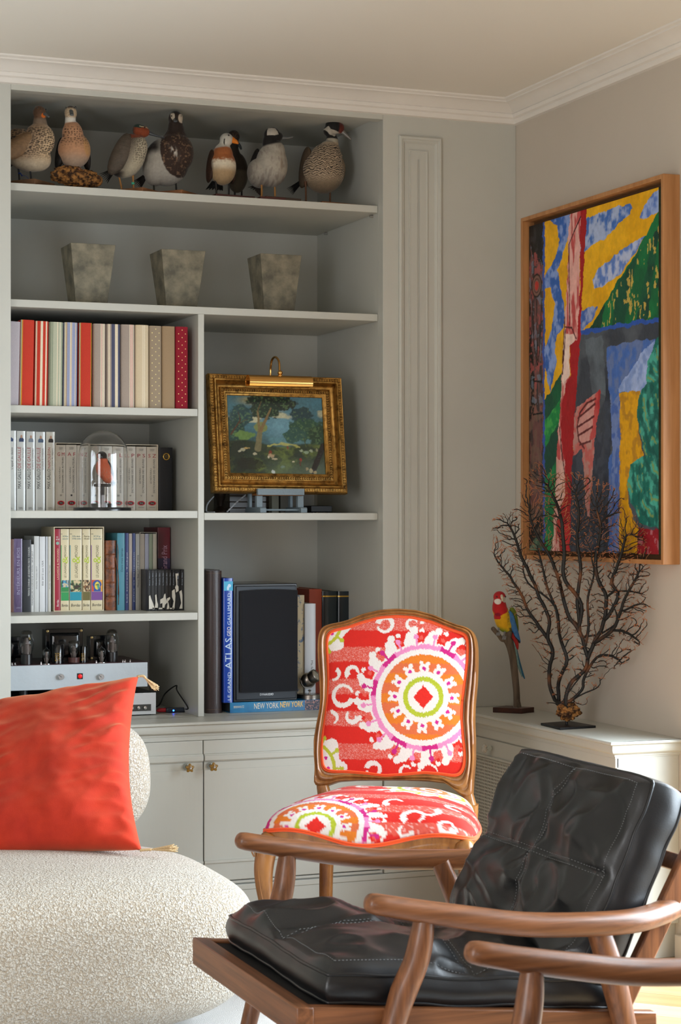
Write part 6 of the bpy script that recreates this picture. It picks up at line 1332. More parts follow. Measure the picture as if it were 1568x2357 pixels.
for pts, z in (([(740, 1790), (780, 1620), (890, 1530), (920, 1450), (900, 1370), (850, 1220), (780, 1130), (740, 980), (700, 830), (640, 700), (560, 560), (500, 400)], 6), ([(700, 1790), (650, 1660), (645, 1500), (685, 1400), (640, 1290), (560, 1180), (500, 1080), (450, 960), (410, 910), (360, 830), (300, 760), (260, 690)], -10),
    ([(640, 1290), (650, 1150), (560, 980), (520, 880), (440, 720), (390, 560), (340, 480)], -2), ([(850, 1220), (880, 1050), (800, 930), (760, 850), (770, 700), (745, 450), (700, 300), (650, 220)], 12), ([(920, 1450), (960, 1330), (1020, 1210), (1050, 1000), (990, 880), (975, 700), (1010, 520), (980, 380)], 4),
    ([(1040, 1180), (1130, 1000), (1080, 900), (1130, 800), (1170, 680), (1200, 560), (1260, 560)], -8), ([(960, 1330), (1100, 1240), (1160, 1100), (1200, 1000), (1260, 900), (1300, 820)], 12), ([(760, 1760), (880, 1660), (900, 1570), (1000, 1430), (1110, 1420), (1200, 1480)], 14), ([(1110, 1240), (1200, 1250), (1320, 1340)], 8), ([(1160, 1110), (1300, 1050), (1400, 1090)], 4),
    ([(780, 1740), (900, 1680), (1000, 1640)], -14), ([(710, 1780), (700, 1600), (770, 1450), (720, 1270), (700, 1100), (640, 950), (600, 800), (560, 640)], -6), ([(860, 1240), (830, 1000), (870, 800), (850, 600), (870, 420), (840, 260)], -10), ([(890, 1380), (920, 1200), (900, 1000), (960, 850), (930, 640)], -4), ([(810, 1740), (870, 1770), (915, 1760)], 10), ([(900, 1480), (860, 1560), (770, 1700), (730, 1780)], -12), ([(1050, 1000), (1110, 960), (1240, 960), (1300, 980)], 6), ([(880, 1280), (1000, 1260), (1130, 1170), (1100, 1040)], -8), ([(700, 1100), (620, 1000), (480, 900), (460, 760)], 6)): path(pts, z)
N_ = np.array(nodes); A[:, 2] *= .7; STEP, INF, KILL = 3.4, 26.0, 3.3
alive = np.ones(len(A), bool)
for it in range(240):
    if not alive.any(): break
    AA = A[alive]; D2 = ((AA[:, None, :2] - N_[None, :, :2]) ** 2).sum(2) + .3 * (AA[:, None, 2] - N_[None, :, 2]) ** 2
    j = D2.argmin(1); dm = np.sqrt(D2[np.arange(len(AA)), j]); ok = dm < INF
    if not ok.any(): break
    vec = (AA - N_[j]); vec /= np.maximum(1e-6, np.linalg.norm(vec, axis=1))[:, None]
    S = np.zeros_like(N_); cnt_ = np.zeros(len(N_)); np.add.at(S, j[ok], vec[ok]); np.add.at(cnt_, j[ok], 1)
    g = np.where(cnt_ > 0)[0]; dirv = S[g] / cnt_[g][:, None]; ln = np.linalg.norm(dirv, axis=1); g, dirv = g[ln > .05], dirv[ln > .05]; dirv /= np.linalg.norm(dirv, axis=1)[:, None]
    ow = N_[g] - np.array([1308, 1690, 0]); ow /= np.linalg.norm(ow, axis=1)[:, None]; dirv = dirv * .8 + ow * .75 + rs.normal(0, .5, dirv.shape); dirv /= np.linalg.norm(dirv, axis=1)[:, None]; new = N_[g] + dirv * STEP
    N_ = np.vstack([N_, new]); parent += list(g)
    ai = np.where(alive)[0]; d2 = ((A[ai][:, None, :2] - new[None, :, :2]) ** 2).sum(2).min(1); alive[ai[d2 < KILL ** 2]] = False
    if len(N_) > 26000: break
nn = len(N_); par = np.array(parent); leaf = np.zeros(nn); ch = [[] for _ in range(nn)]
for i in range(1, nn): ch[par[i]].append(i)
order = list(range(nn)); w_ = np.zeros(nn)
idx = sorted(range(nn), key=lambda i: -i)
for i in idx: 
    w_[i] = (sum(w_[c] ** 2.85 for c in ch[i]) ** (1 / 2.85)) if ch[i] else .85
w_ = np.minimum(w_ * .62, 4.6)
pxm = dS / FPX
W3 = []
fanR, fanF = Vector((RV[0], RV[1], 0)), Vector((FV[0], FV[1], 0))
for x, y, z in N_:     # the fan is cupped: it turns along the wall to the right of its stem
    t_ = max(0, (1516 - x) / 365); W3.append(PX(x, y, -.040 - .255 * t_ ** 2.7 * max(.2, (abs(pcx) - .040) / .0545) ** (1 if t_ < .6 else 0)) - Vector((abs(z) * pxm * .9, 0, 0)))
mb = MB(); wcol = []
# chains
def chain(i0, c):
    L = [i0, c]
    while ch[L[-1]]:
        nx = max(ch[L[-1]], key=lambda k: w_[k]); L.append(nx)
    return L
stack = [(0, c) for c in ch[0]]; done = set()
while stack:
    a_, c = stack.pop(); Lc = chain(a_, c)
    for k in range(1, len(Lc)):
        for o2 in ch[Lc[k]]:
            if k + 1 < len(Lc) and o2 == Lc[k + 1]: continue
            stack.append((Lc[k], o2))
    # smooth the chain a little
    P2 = [W3[i] for i in Lc]; R2 = [max(.5, min(w_[i], w_[Lc[1]])) * pxm for i in Lc]
    P2 = [P2[0]] + [(P2[k - 1] + 2 * P2[k] + P2[k + 1]) / 4 for k in range(1, len(P2) - 1)] + [P2[-1]]
    mb.tube(P2, R2, 5 if R2[1] < 1.6 * pxm else 9, cap=True); 
    for i, r in zip(Lc, R2): wcol += [r / pxm] * (5 if R2[1] < 1.6 * pxm else 9)
o = obj('branches', mb, mat('coral_bark', '#222222', rough=.6, attr='Col', bump=.5, bscale=300, bdist=.002), SF, smooth=180, kind='stuff')
wcol = np.array(wcol); V = verts(o); nz = fbm(V[:, 0] * 25 + V[:, 2] * 9, V[:, 2] * 22, 3, 4)
Cc = cmix(np.tile(L_('#1a1917'), (len(wcol), 1)), L_('#b8744a'), sstep(.80, .45, wcol + (nz - .5) * .5)); colour(o, cmix(Cc, L_('#6b4020'), (wcol > 2.5) * sstep(.64, .74, nz)))

# ================================================================ parakeet on its perch
dP = None
Bc = PZ(1186, 1638, ZT + .014)
PKd = (Bc - Vector(CAM)).dot(Vector((FV[0], FV[1], 0)))
PK = thing('mounted_parakeet', 'red, yellow and blue mounted parakeet on a driftwood perch with wooden base', 'bird', (Bc.x, Bc.y, ZT))
m_pbase = wood('perch_base', '#4a2414', '#2e150b', axis=0, scale=40, rough=.35)
pb = [PZ(1134.5, 1628, ZT + .0165), PZ(1201, 1631, ZT + .0165), PZ(1230, 1627.5, ZT + .0165), PZ(1166, 1624, ZT + .0165)]
b = MB(); b.add([(p.x, p.y, ZT) for p in pb] + [(p.x, p.y, ZT + .0165) for p in pb], [(3, 2, 1, 0), (4, 5, 6, 7), (0, 1, 5, 4), (1, 2, 6, 5), (2, 3, 7, 6), (3, 0, 4, 7)]); obj('base', b, m_pbase, PK, bevel=.001)
m_drift = mat('driftwood', '#6f6151', rough=.85, col2='#4a3f34', vscale=60, vstretch=(1, 1, .12), bump=.6, bscale=150, bstretch=(1, 1, .15), bdist=.004)
pk = PKd / FPX
G = lambda x, y, d=0: PD(x, y, PKd) + fanF * (d * pk)
b = MB(); pts = [(1190, 1628), (1189, 1590), (1184, 1540), (1180, 1510), (1174, 1485), (1167, 1470), (1160, 1462)]; b.tube(catmull([G(*p) for p in pts], 5), list(np.interp(np.linspace(0, 1, 31), np.linspace(0, 1, 7), [8, 8, 8.5, 9, 10, 11, 8])) and [v * pk for v in np.interp(np.linspace(0, 1, 31), np.linspace(0, 1, 7), [8, 7.6, 8.2, 8.5, 9.5, 10.5, 9])], 14)
b.tube(catmull([G(1166, 1470), G(1156, 1472, -4), G(1148, 1462, -8), G(1140, 1453, -12), G(1134, 1446, -16)], 5), [v * pk for v in (7, 7, 6.5, 6, 5.6, 5.2, 5.2, 5, 5, 5, 5, 5.2, 5.2, 5.2, 5.2, 5.2, 5.2, 5.2, 5.2, 5.2, 5.2)], 12, roundend=True)
b.tube([G(1192, 1610, -6), G(1196, 1628, -7)], 4.5 * pk, 8); b.tube([G(1170, 1465), G(1172, 1456, 0)], 8 * pk, 10, roundend=True)
obj('perch', b, m_drift, PK, smooth=50)
def E_(x, y, rx, ry, rot, d, rd): return ('e', G(x, y, d), (rx * pk, rd * pk, ry * pk), Matrix.Rotation(radians(rot), 3, 'Y'))
o = skin('body', [E_(1156, 1420, 19, 36, -12, 0, 19), E_(1150, 1400, 17, 24, 0, -2, 17), ('t', [G(1149, 1395, -1), G(1150, 1380, -1)], [16 * pk, 13 * pk]), E_(1150, 1374, 14.5, 13.5, 0, -2, 15), E_(1166, 1438, 14, 22, -15, 3, 15)], .0016, m_feather, PK)
V = verts(o); rl = PK.location
Pw = V + np.array(rl[:]); rel = Pw - np.array(G(1150, 1400)[:]); x = 1150 + (rel @ np.array(fanR[:])) / pk; y = 1400 - rel[:, 2] / pk; d = (rel @ np.array(fanF[:])) / pk
nz = fbm(x * .12, y * .12, 4, 3); sc_ = spots(x, y, 4, 1.6, 5)
C = np.tile(L_('#d9a50a'), (len(x), 1)); C = cmix(C, L_('#7d9a1a'), sstep(1438, 1452, y + (1150 - x) * .3)); C = cmix(C, L_('#b8151a'), sstep(1.1, .9, ((x - 1149) / 20) ** 2 + ((y - 1396) / 20) ** 2 + (nz - .5)) * (y > 1380) + sstep(1.1, .9, ((x - 1143) / 8) ** 2 + ((y - 1420) / 10) ** 2 + (nz - .5) * 2).clip(0, 1) * (y > 1380) * (y < 1425))
C = cmix(C, L_('#c9a818'), sstep(1165, 1172, x) * (y > 1378)); C = cmix(C, L_('#23331a'), sstep(1165, 1172, x) * (y > 1390) * sstep(.5, .62, nz) * .8); C = cmix(C, L_('#b0161a'), sstep(1390, 1386, y) * (y < 1388)); C = cmix(C, L_('#d8d2c8'), (sstep(1, .7, ((x - 1145) / 8.5) ** 2 + ((y - 1384) / 7) ** 2) + sstep(1, .7, ((x - 1161) / 5) ** 2 + ((y - 1380) / 7) ** 2)).clip(0, 1) * (d < 2)); C = cmix(C, L_('#4a5a20'), sstep(10, 16, d) * (y > 1400)); colour(o, C * (.85 + .3 * nz[:, None]))
b = MB(); b.tube(catmull([G(1154, 1371, -15), G(1154.5, 1376, -20), G(1155, 1383, -18)], 4), [(4 * pk, 3.5 * pk)] * 5 + [(2.4 * pk, 2.4 * pk)] * 3 + [(1 * pk, 1 * pk)], 10, roundend=True); obj('bill', b, mat('horn_bill', '#c9bba0', rough=.3, coat=.3), PK, smooth=180)
for ex, ed in ((1143, -14), (1163, -10)): b = MB(); b.ball(G(ex, 1373, ed), 2 * pk, 10, 8); obj('eye', b, m_eye, PK, smooth=180)
for (pts, wd, c, nm, n_) in (([(1172, 1408, -6), (1180, 1435, -6), (1190, 1462, -2), (1197, 1478, 2)], 8, '#3f77b0', 'wing', 8), ([(1178, 1400, 2), (1186, 1430, 4), (1192, 1455, 6)], 9, '#6b7a1c', 'wing', 8), ([(1180, 1450, 6), (1188, 1500, 8), (1198, 1535, 6), (1208, 1562, 4)], 5.5, '#2f6a8a', 'tail', 8), ([(1178, 1458, 2), (1188, 1475, 0), (1192, 1494, 0)], 6.5, '#a81c1a', 'under_tail', 8), ([(1183, 1470, 2), (1191, 1520, 2), (1202, 1558, 2)], 4, '#7fa3a0', 'tail', 8), ([(1184, 1455, -2), (1192, 1472, 0), (1197, 1480, 0)], 4, '#1c2026', 'wing_tip', 8)):
    P2 = catmull([G(*p) for p in pts], 6); n = len(P2); b = MB(); b.tube(P2, [(2.2 * pk, wd * pk * (1 - .75 * (k / (n - 1)) ** 2) * min(1, .5 + k / 5)) for k in range(n)], 12, up=tuple(fanF), roundend=True); obj(nm, b, mat('plume' + c, c, rough=.7, var=.3, vscale=120, bump=.4, bscale=200), PK, smooth=180)
for (x, y, dd) in ((1146, 1455, -10), (1160, 1464, -8)):
    b = MB(); b.tube([G(x + 2, y - 10, dd + 4), G(x, y, dd), G(x - 1, y + 2, dd - 4)], [2.4 * pk, 2 * pk, 1.4 * pk], 8); 
    for s_ in (-3, 0, 3): b.tube([G(x + s_, y - 1, dd + 2), G(x + s_, y + 1, dd - 7), G(x + s_ - 1, y + 7, dd - 7)], 1.4 * pk, 6)
    obj('foot', b, mat('leg_#6d5a4a'), PK, smooth=60)
# ================================================================ upholstered side chair (carved frame, printed cloth)
def camv(x, z): return Vector((x * RV[0] + z * FV[0], x * RV[1] + z * FV[1], 0))
ch_r = camv(.975, -.222); ch_f = camv(-.222, -.975)
S0 = Vector(CAM) * 1; S0.z = 0
front_c = S0 + camv(.0607, 5.054); back_c = front_c - ch_f * .46
CH = thing('side_chair', 'carved walnut side chair with red, orange and white medallion print upholstery', 'chair', (front_c + back_c) / 2)
m_wal = wood('carved_walnut', '#9a6632', '#6a3f1c', axis=2, scale=26, rough=.36, stretch=.25, coat=.25, bump=.15)
m_pipe = mat('orange_piping', '#e2501a', rough=.7, sheen=.2)
lean_ = radians(11)
bv = Vector((0, 0, 1)) * cos(lean_) - ch_f * sin(lean_); bn = ch_f * cos(lean_) + Vector((0, 0, 1)) * sin(lean_); B0 = back_c + Vector((0, 0, .43))
def BP(X_, Y_, n=0):
    px, py = 560 + X_ / 2.703, 1380 + Y_ / 2.703; r = Vector(_ray(px, py)); t = (B0 - Vector(CAM)).dot(bn) / r.dot(bn); return Vector(CAM) + r * t + bn * n
outer = [(437, 1160), (443, 1100), (447, 1050), (440, 960), (440, 870), (455, 780), (474, 690), (480, 620), (475, 520), (470, 450), (463, 370), (462, 290), (466, 230), (480, 188), (505, 163), (560, 148), (600, 142), (660, 125), (740, 90), (850, 64), (960, 56), (1080, 65), (1190, 95), (1270, 130), (1330, 155), (1385, 168), (1425, 192), (1447, 235), (1456, 300), (1457, 400), (1452, 520), (1440, 650), (1436, 760), (1441, 860), (1441, 1000), (1430, 1120), (1425, 1235), (1348, 1225), (1335, 1180), (1290, 1148), (1150, 1130), (1000, 1124), (880, 1124), (700, 1126), (580, 1134), (520, 1160)]
inner = [(487, 1010), (490, 1050), (515, 1072), (560, 1078), (640, 1078), (760, 1088), (880, 1104), (1000, 1096), (1130, 1084), (1250, 1094), (1330, 1106), (1368, 1085), (1386, 1030), (1388, 960), (1376, 850), (1366, 740), (1370, 640), (1388, 500), (1402, 400), (1407, 300), (1404, 235), (1388, 212), (1350, 200), (1290, 180), (1180, 135), (1060, 107), (960, 100), (850, 108), (740, 138), (650, 170), (570, 186), (532, 202), (518, 235), (518, 300), (525, 400), (530, 500), (524, 620), (508, 740), (492, 850), (484, 940)]
def radial(poly, c, n):
    out = []; P = [Vector((x - c[0], y - c[1])) for x, y in poly]
    for k in range(n):
        a = 2 * pi * (k + .5) / n; d = Vector((cos(a), sin(a))); best = 0
        for i in range(len(P)):
            p, q_ = P[i], P[(i + 1) % len(P)]; e = q_ - p; den = d.x * e.y - d.y * e.x
            if abs(den) < 1e-9: continue
            t = (p.x * e.y - p.y * e.x) / den; s_ = (p.x * d.y - p.y * d.x) / den
            if t > 0 and -1e-6 <= s_ <= 1 + 1e-6: best = max(best, t)
        out.append((c[0] + d.x * best, c[1] + d.y * best))
    return out
def smoothloop(L, it=1):
    for _ in range(it): L = [((L[k - 1][0] + 2 * L[k][0] + L[(k + 1) % len(L)][0]) / 4, (L[k - 1][1] + 2 * L[k][1] + L[(k + 1) % len(L)][1]) / 4) for k in range(len(L))]
    return L
NR = 240; cc_ = (945, 620)
ro, ri = smoothloop(radial(outer, cc_, NR), 1), smoothloop(radial(inner, cc_, NR), 2)
def lerp2(a, b_, t): return (a[0] + (b_[0] - a[0]) * t, a[1] + (b_[1] - a[1]) * t)
prof_b = [(1.0, -.026), (.0, -.026), (.0, .000), (.03, .007), (.12, .0115), (.22, .012), (.30, .0085), (.36, .008), (.44, .0125), (.58, .0145), (.72, .012), (.78, .0085), (.84, .0095), (.93, .009), (1.0, .004), (1.0, -.026)]
b = MB(); b.rings([[BP(*lerp2(ro[k], ri[k], t), n) for k in range(NR)] for t, n in prof_b], cap=False); obj('back_frame', b, m_wal, CH, smooth=50)
# upholstered back panel
TL, TR, BRc, BL = (526, 206), (1400, 216), (1376, 1092), (494, 1056)
def curve(pts, n=60): return catmull([(x, y, 0) for x, y in pts], 12)
eT = curve([(526, 206), (570, 188), (650, 172), (740, 140), (850, 110), (960, 102), (1060, 109), (1180, 137), (1290, 182), (1350, 202), (1400, 216)]); eB = curve([(494, 1056), (530, 1074), (640, 1079), (760, 1089), (880, 1104), (1000, 1097), (1130, 1085), (1250, 1095), (1330, 1104), (1376, 1092)])
eL = curve([(526, 206), (518, 260), (522, 360), (530, 500), (524, 620), (508, 740), (492, 850), (485, 960), (494, 1056)]); eR = curve([(1400, 216), (1406, 300), (1402, 400), (1388, 500), (1370, 640), (1366, 740), (1376, 850), (1388, 960), (1376, 1092)])
def ev(E, t): f = t * (len(E) - 1); i = min(int(f), len(E) - 2); return E[i].lerp(E[i + 1], f - i)
def coons(u, v):   # v 0 top, 1 bottom
    a = ev(eT, u) * (1 - v) + ev(eB, u) * v; c = ev(eL, v) * (1 - u) + ev(eR, v) * u
    d = (Vector((*TL, 0)) * (1 - u) + Vector((*TR, 0)) * u) * (1 - v) + (Vector((*BL, 0)) * (1 - u) + Vector((*BRc, 0)) * u) * v
    return a + c - d
m_cloth = mat('printed_cloth', '#888888', rough=.85, attr='Col', bump=.3, bscale=900, bdist=.002, sheen=.04)
def ikat(x, y, med, extra=()):
    """x, y: millimetres on the cloth; med: list of (cx, cy, R, kind)"""
    j = (vn(x * 1.1, y * .0 + 3, 3) - .5) * 4.2 + (vn(x * .45, y * .02, 9) - .5) * 3.2; y = y + j; x = x + (vn(x * .1, y * 1.2, 5) - .5) * 1.6
    w = np.array(lin('#e0dad4')); red = np.array(lin('#cf1f12')); cor = np.array(lin('#cf5546')); tex = vn(x * 1.8, y * 2.6, 2)
    ph = (y + 6 * fbm(x * .01, y * .02, 2, 3)) / 92.0; st_ = ph - np.floor(ph); band = sstep(.50, .53, st_) * sstep(.99, .96, st_)
    C = np.tile(red, (len(x), 1)); C = cmix(C, cor * 1.05, band * (.85 + .15 * (tex > .5))); C = cmix(C, w, band * (tex > .72) * .35)
    # curls scattered over the red ground
    for (cx_, cy_, r0, r1, a0, a1) in extra:
        dx, dy = x - cx_, y - cy_; rr = np.hypot(dx, dy); an = (np.arctan2(dy, dx) - a0) % (2 * pi); span = (a1 - a0) % (2 * pi) if (a1 - a0) % (2 * pi) > .01 else 2 * pi
        wd = (r1 - r0) * (.35 + .65 * np.clip(1 - an / span, 0, 1)) ; m_ = (np.abs(rr - (r0 + r1) / 2) < wd / 2 + .8) & (an < span); C = cmix(C, w, m_)
    for (cx_, cy_, R, kind) in med:
        dx, dy = x - cx_, y - cy_; r = np.hypot(dx, dy) / R; th = np.arctan2(dy, dx)
        if kind == 'big':
            N1 = 17; st1 = 2 * pi / N1; k1 = np.round(th / st1) * st1; r_m = r; C = cmix(C, w, r < 1.29)
            def disc(rc, off, rad, col_, base_k=k1, cond=True):
                nonlocal C
                for kk in (base_k - st1, base_k, base_k + st1):
                    ang = kk + off; C = np.where(((np.hypot(dx / R - rc * np.cos(ang), dy / R - rc * np.sin(ang)) < rad) & cond)[:, None], col_, C)
            disc(1.33, 0, .15, w); disc(1.46, .03, .125, w); disc(1.58, .10, .09, w); disc(1.57, .215, .062, w); disc(1.50, .20, .045, red * .98); disc(1.40, st1 / 2 + .02, .05, np.array(lin('#d8574a')))
            sec = np.floor((th + pi) / (2 * pi) * 20).astype(int); pk_ = np.where(((sec % 2) == 0)[:, None] & (vn(sec * 3.3, sec * 0 + 1) > .35)[:, None], lin('#c01a78'), lin('#dd86b4'))
            C = np.where(((r > 1.13) & (r < 1.24 + .015 * np.cos(20 * th)))[:, None], pk_, C)
            a20 = (th + pi) / (2 * pi) * 20; f20 = np.abs(a20 - np.floor(a20) - .5) * (2 * pi / 20) * r
            C = np.where(((f20 < .022) & (r > 1.2) & (r < 1.44))[:, None], pk_, C); C = np.where((np.hypot(f20, r - 1.44) < .062)[:, None], pk_, C)
            C = cmix(C, w, (r < 1.13)); C = np.where((r < 1.0)[:, None], np.where(((np.sin(y * .11 + 1) + .4 * tex) > .25)[:, None], lin('#d8761c'), lin('#d2683c')), C)
            N2 = 12; s2 = 2 * pi / N2; k2 = np.round(th / s2) * s2; C = cmix(C, w, r < .60)
            for kk in (k2 - s2, k2, k2 + s2):
                for rc, off, rad in ((.67, 0, .115), (.79, .10, .052), (.80, -.09, .045)): C = np.where((np.hypot(dx / R - rc * np.cos(kk + off), dy / R - rc * np.sin(kk + off)) < rad)[:, None], w, C)
            C = cmix(C, np.array(lin('#c41e86')), np.hypot(dx / R - .67 * np.cos(k2), dy / R - .67 * np.sin(k2)) < .046)
            C = cmix(C, np.array(lin('#aab52c')) * (.9 + .25 * tex[:, None]), (r > .365) & (r < .475)); C = cmix(C, w, r < .365); C = cmix(C, red * 1.05, (np.abs(dx) / .235 + np.abs(dy) / .27) / R < 1)
        else:
            lobe = 1.0 + .10 * np.cos(8 * (th + .6 * (r - 1))); C = cmix(C, w, r < lobe); a = (th + pi) / (2 * pi) * 11; f = np.abs(a - np.floor(a) - .5) * (2 * pi / 11) * r
            C = cmix(C, np.array(lin('#b3b834')), ((r > .66) & (r < .76)) | ((f < .035) & (r > .7) & (r < .93)) | (np.hypot(f, r - .93) < .07)); C = cmix(C, np.array(lin('#c41e86')), np.hypot(f, r - .54) < .05); C = np.where((r < .42 + .05 * np.cos(9 * th))[:, None], lin('#d2703a'), C); C = cmix(C, w, np.abs(r - .2) < .05)
    return np.clip(C * (.90 + .16 * tex[:, None]), 0, 1)
nu, nv = 270, 300
b = MB(); b.grid(nu, nv, lambda u, v: (lambda p: BP(p.x, p.y, .003 + .024 * (max(0, sin(pi * u)) * max(0, sin(pi * v))) ** .55))(coons(u, v)))
bk_ = obj('back_upholstery', b, m_cloth, CH, smooth=180)
V = verts(bk_) + np.array(CH.location[:]); O_ = BP(1130, 612); rr3 = (V - np.array(O_[:])); bx_ = rr3 @ np.array(ch_r[:]) * 1000; by_ = -(rr3 @ np.array(bv[:])) * 1000
sc = (BP(1130 + 100, 612) - BP(1130, 612)).length * 10      # mm per enlargement pixel
K = lambda X_: (X_ - 1130) * sc
Ky = lambda Y_: (Y_ - 612) * sc
Rm = 262 * sc
colour(bk_, ikat(bx_, by_, [(K(440), Ky(165), 205 * sc, 'small'), (K(430), Ky(1060), 215 * sc, 'small'), (0, 0, Rm, 'big')],
    [(K(625), Ky(612), 46 * sc, 78 * sc, .3, 6.0), (K(560), Ky(480), 20 * sc, 46 * sc, -1.2, 1.9), (K(560), Ky(750), 20 * sc, 46 * sc, -1.9, 1.2), (K(870), Ky(165), 30 * sc, 62 * sc, -3.0, 2.9), (K(1040), Ky(160), 20 * sc, 44 * sc, 0.5, 5.8), (K(1160), Ky(175), 55 * sc, 74 * sc, 3.4, 6.0), (K(830), Ky(1060), 26 * sc, 56 * sc, -3, 2.9), (K(1030), Ky(1065), 20 * sc, 44 * sc, .5, 5.8), (K(1170), Ky(1075), 50 * sc, 68 * sc, 3.3, 6.0), (K(680), Ky(470), 18 * sc, 52 * sc, 2.4, 6.4), (K(690), Ky(740), 18 * sc, 52 * sc, -.1, 3.9)]))
for off_ in (0, .0052):
    b = MB(); L3 = [BP(*lerp2(ri[k], cc_, .006 + off_ * 3.2), .006 + off_ * .4) for k in range(NR)]; L3.append(L3[0]); L3.append(L3[1]); b.tube(L3, .0028, 8, cap=False, up=tuple(bn)); obj('piping', b, m_pipe, CH, smooth=180)
b = MB(); b.rings([[BP(*lerp2(ri[k], cc_, .01), -.024) for k in range(NR)], [BP(*lerp2(ri[k], cc_, .9), -.024) for k in range(NR)]]); obj('back_lining', b, mat('lining_red', '#b8321e', rough=.85), CH)
# seat
def SL(x, y, z): return front_c + ch_r * x - ch_f * y + Vector((0, 0, z))     # x right, y to the rear
sw, sb_, sd = .281, .225, .47
seat_o = []
for x, y in [(-sw + .03, .012), (-.20, .0), (-.12, -.004), (0, -.016), (.12, -.004), (.20, .0), (sw - .03, .012), (sw - .006, .035), (sw, .08), (sw - .008, .2), (sb_ + .012, .36), (sb_ - .01, sd - .02), (sb_ - .05, sd), (0, sd + .004), (-sb_ + .05, sd), (-sb_ + .01, sd - .02), (-sb_ - .012, .36), (-sw + .008, .2), (-sw, .08), (-sw + .006, .035)]: seat_o.append((x, y, 0))
so = catmull(seat_o, 10, closed=True); so2 = radial([(p.x, p.y) for p in so], (0, .22), 420)
def zpipe(x, y): 
    f = math.exp(-(y / .06) ** 2) if y > 0 else 1; return .420 + f * (-.016 * cos(x * pi / .20) * (abs(x) < .30) - .002)
b = MB(); rings_ = []
for i in range(86):
    s_ = i / 85; ring = []
    for k, (x, y) in enumerate(so2):
        bulge = 1 + .035 * sin(min(1, max(0, (s_ - .72) / .28)) * pi) ; r_ = s_ * bulge if s_ > .001 else .001
        X_, Y_ = x * r_, .22 + (y - .22) * r_; zz_ = zpipe(x, y) + (.515 - zpipe(x, y)) * max(0, 1 - s_ ** 3.1) ** .62; ring.append(SL(X_, Y_, zz_))
    rings_.append(ring)
b.rings(rings_, cap=True); se = obj('seat_upholstery', b, m_cloth, CH, smooth=180)
V = verts(se) + np.array(CH.location[:]); rel = V - np.array(front_c[:]); sx_ = rel @ np.array(ch_r[:]) * 1000; sy_ = (rel @ np.array(ch_f[:])) * 1000 - (V[:, 2] - .42) * 850
cs = SL(-.125, .085, 0); mx_, my_ = -130, -24
colour(se, ikat(sx_, sy_, [(120, -385, 120, 'small'), (mx_, my_, 116, 'big')], [(125, -75, 18, 36, 2.2, 7.2), (165, -105, 14, 30, -1.0, 2.4), (215, -40, 12, 26, 0, 6.2), (60, -160, 14, 30, 2, 6), (110, -20, 10, 24, 0, 4), (-60, -380, 14, 30, 1, 6), (-150, -330, 16, 34, 3, 8.4), (220, -180, 14, 30, 1, 5.6), (20, -300, 16, 34, 3, 8)]))
for off_ in (0, .0055):
    L3 = [SL(x * (1.006 - off_ * .2), .22 + (y - .22) * (1.006 - off_ * .2), zpipe(x, y) - .001 + off_ * .95) for x, y in so2[::2]]; L3 += L3[:2]; b = MB(); b.tube(L3, .0030, 8, cap=False); obj('piping', b, m_pipe, CH, smooth=180)
# apron
b = MB(); rings_ = []
def arch(x, y):
    f = 1 if y < .02 else 0
    a = abs(x) / sw; return (.352 + .020 * cos(min(1, a / .8) * pi) * -1 + (.018 if a < .8 else 0)) if f else .362 + .018 * (1 - abs((y - .24) / .24) ** 2)
for (k_, dz, top) in ((.90, 0, 1), (.995, 0, 1), (1.0, -.006, 1), (.992, -.012, 1), (1.0, -.020, 1), (1.002, 0, .45), (.990, .012, 0), (1.0, .006, 0), (.996, 0, 0), (.91, 0, 0), (.90, 0, 1)):
    ring = []
    for x, y in so2[::2]:
        zt, zl_ = zpipe(x, y) - .003, arch(x, y); z = zl_ + (zt - zl_) * top + dz; ring.append(SL(x * k_, .22 + (y - .22) * k_, z))
    rings_.append(ring)
b.rings(rings_, cap=False); obj('seat_rail', b, m_wal, CH, smooth=45)
def leg_front(s_):
    b = MB(); ox, oy = s_ * (sw - .022), .026; d = Vector((s_ * .72, -.69))
    P2 = [(0, .405, .026), (.010, .375, .027), (.018, .33, .025), (.016, .28, .021), (.006, .22, .0165), (-.006, .15, .0125), (-.010, .09, .0105), (-.004, .045, .011), (.010, .018, .014), (.018, .006, .014)]
    pts = catmull([SL(ox + d.x * e, oy + d.y * e, z) for e, z, _ in P2], 5); R_ = list(np.interp(np.linspace(0, 9, len(pts)), range(10), [q[2] for q in P2])); b.tube(pts, R_, 16, up=tuple(ch_f), sup=2.8, roundend=True)
    lg = obj('leg', b, m_wal, CH, smooth=60)
    b = MB()
    for dx_ in (-.010, .010):
        o2 = Vector((d.y, -d.x)) * dx_; pts = catmull([SL(ox + d.x * (e + r * .86) + o2.x, oy + d.y * (e + r * .86) + o2.y, z) for e, z, r in P2[:8]], 5); b.tube(pts, .0026, 8)
    obj('leg_moulding', b, m_wal, lg, smooth=60)
    b = MB(); c_ = SL(ox + d.x * .024, oy + d.y * .024, .392); b.ball(c_, (.010, .010, .017), 14, 10)
    for k in range(3): b.tube(catmull([SL(ox + d.x * .03 + (k - 1) * .007, oy + d.y * .03, .405), SL(ox + d.x * .044 + (k - 1) * .010, oy + d.y * .044, .385), SL(ox + d.x * .043 + (k - 1) * .004, oy + d.y * .043, .362)], 5), [.004 - .0002 * i for i in range(11)], 8)
    obj('carved_leaf', b, m_wal, lg, smooth=60)
leg_front(-1); leg_front(1)
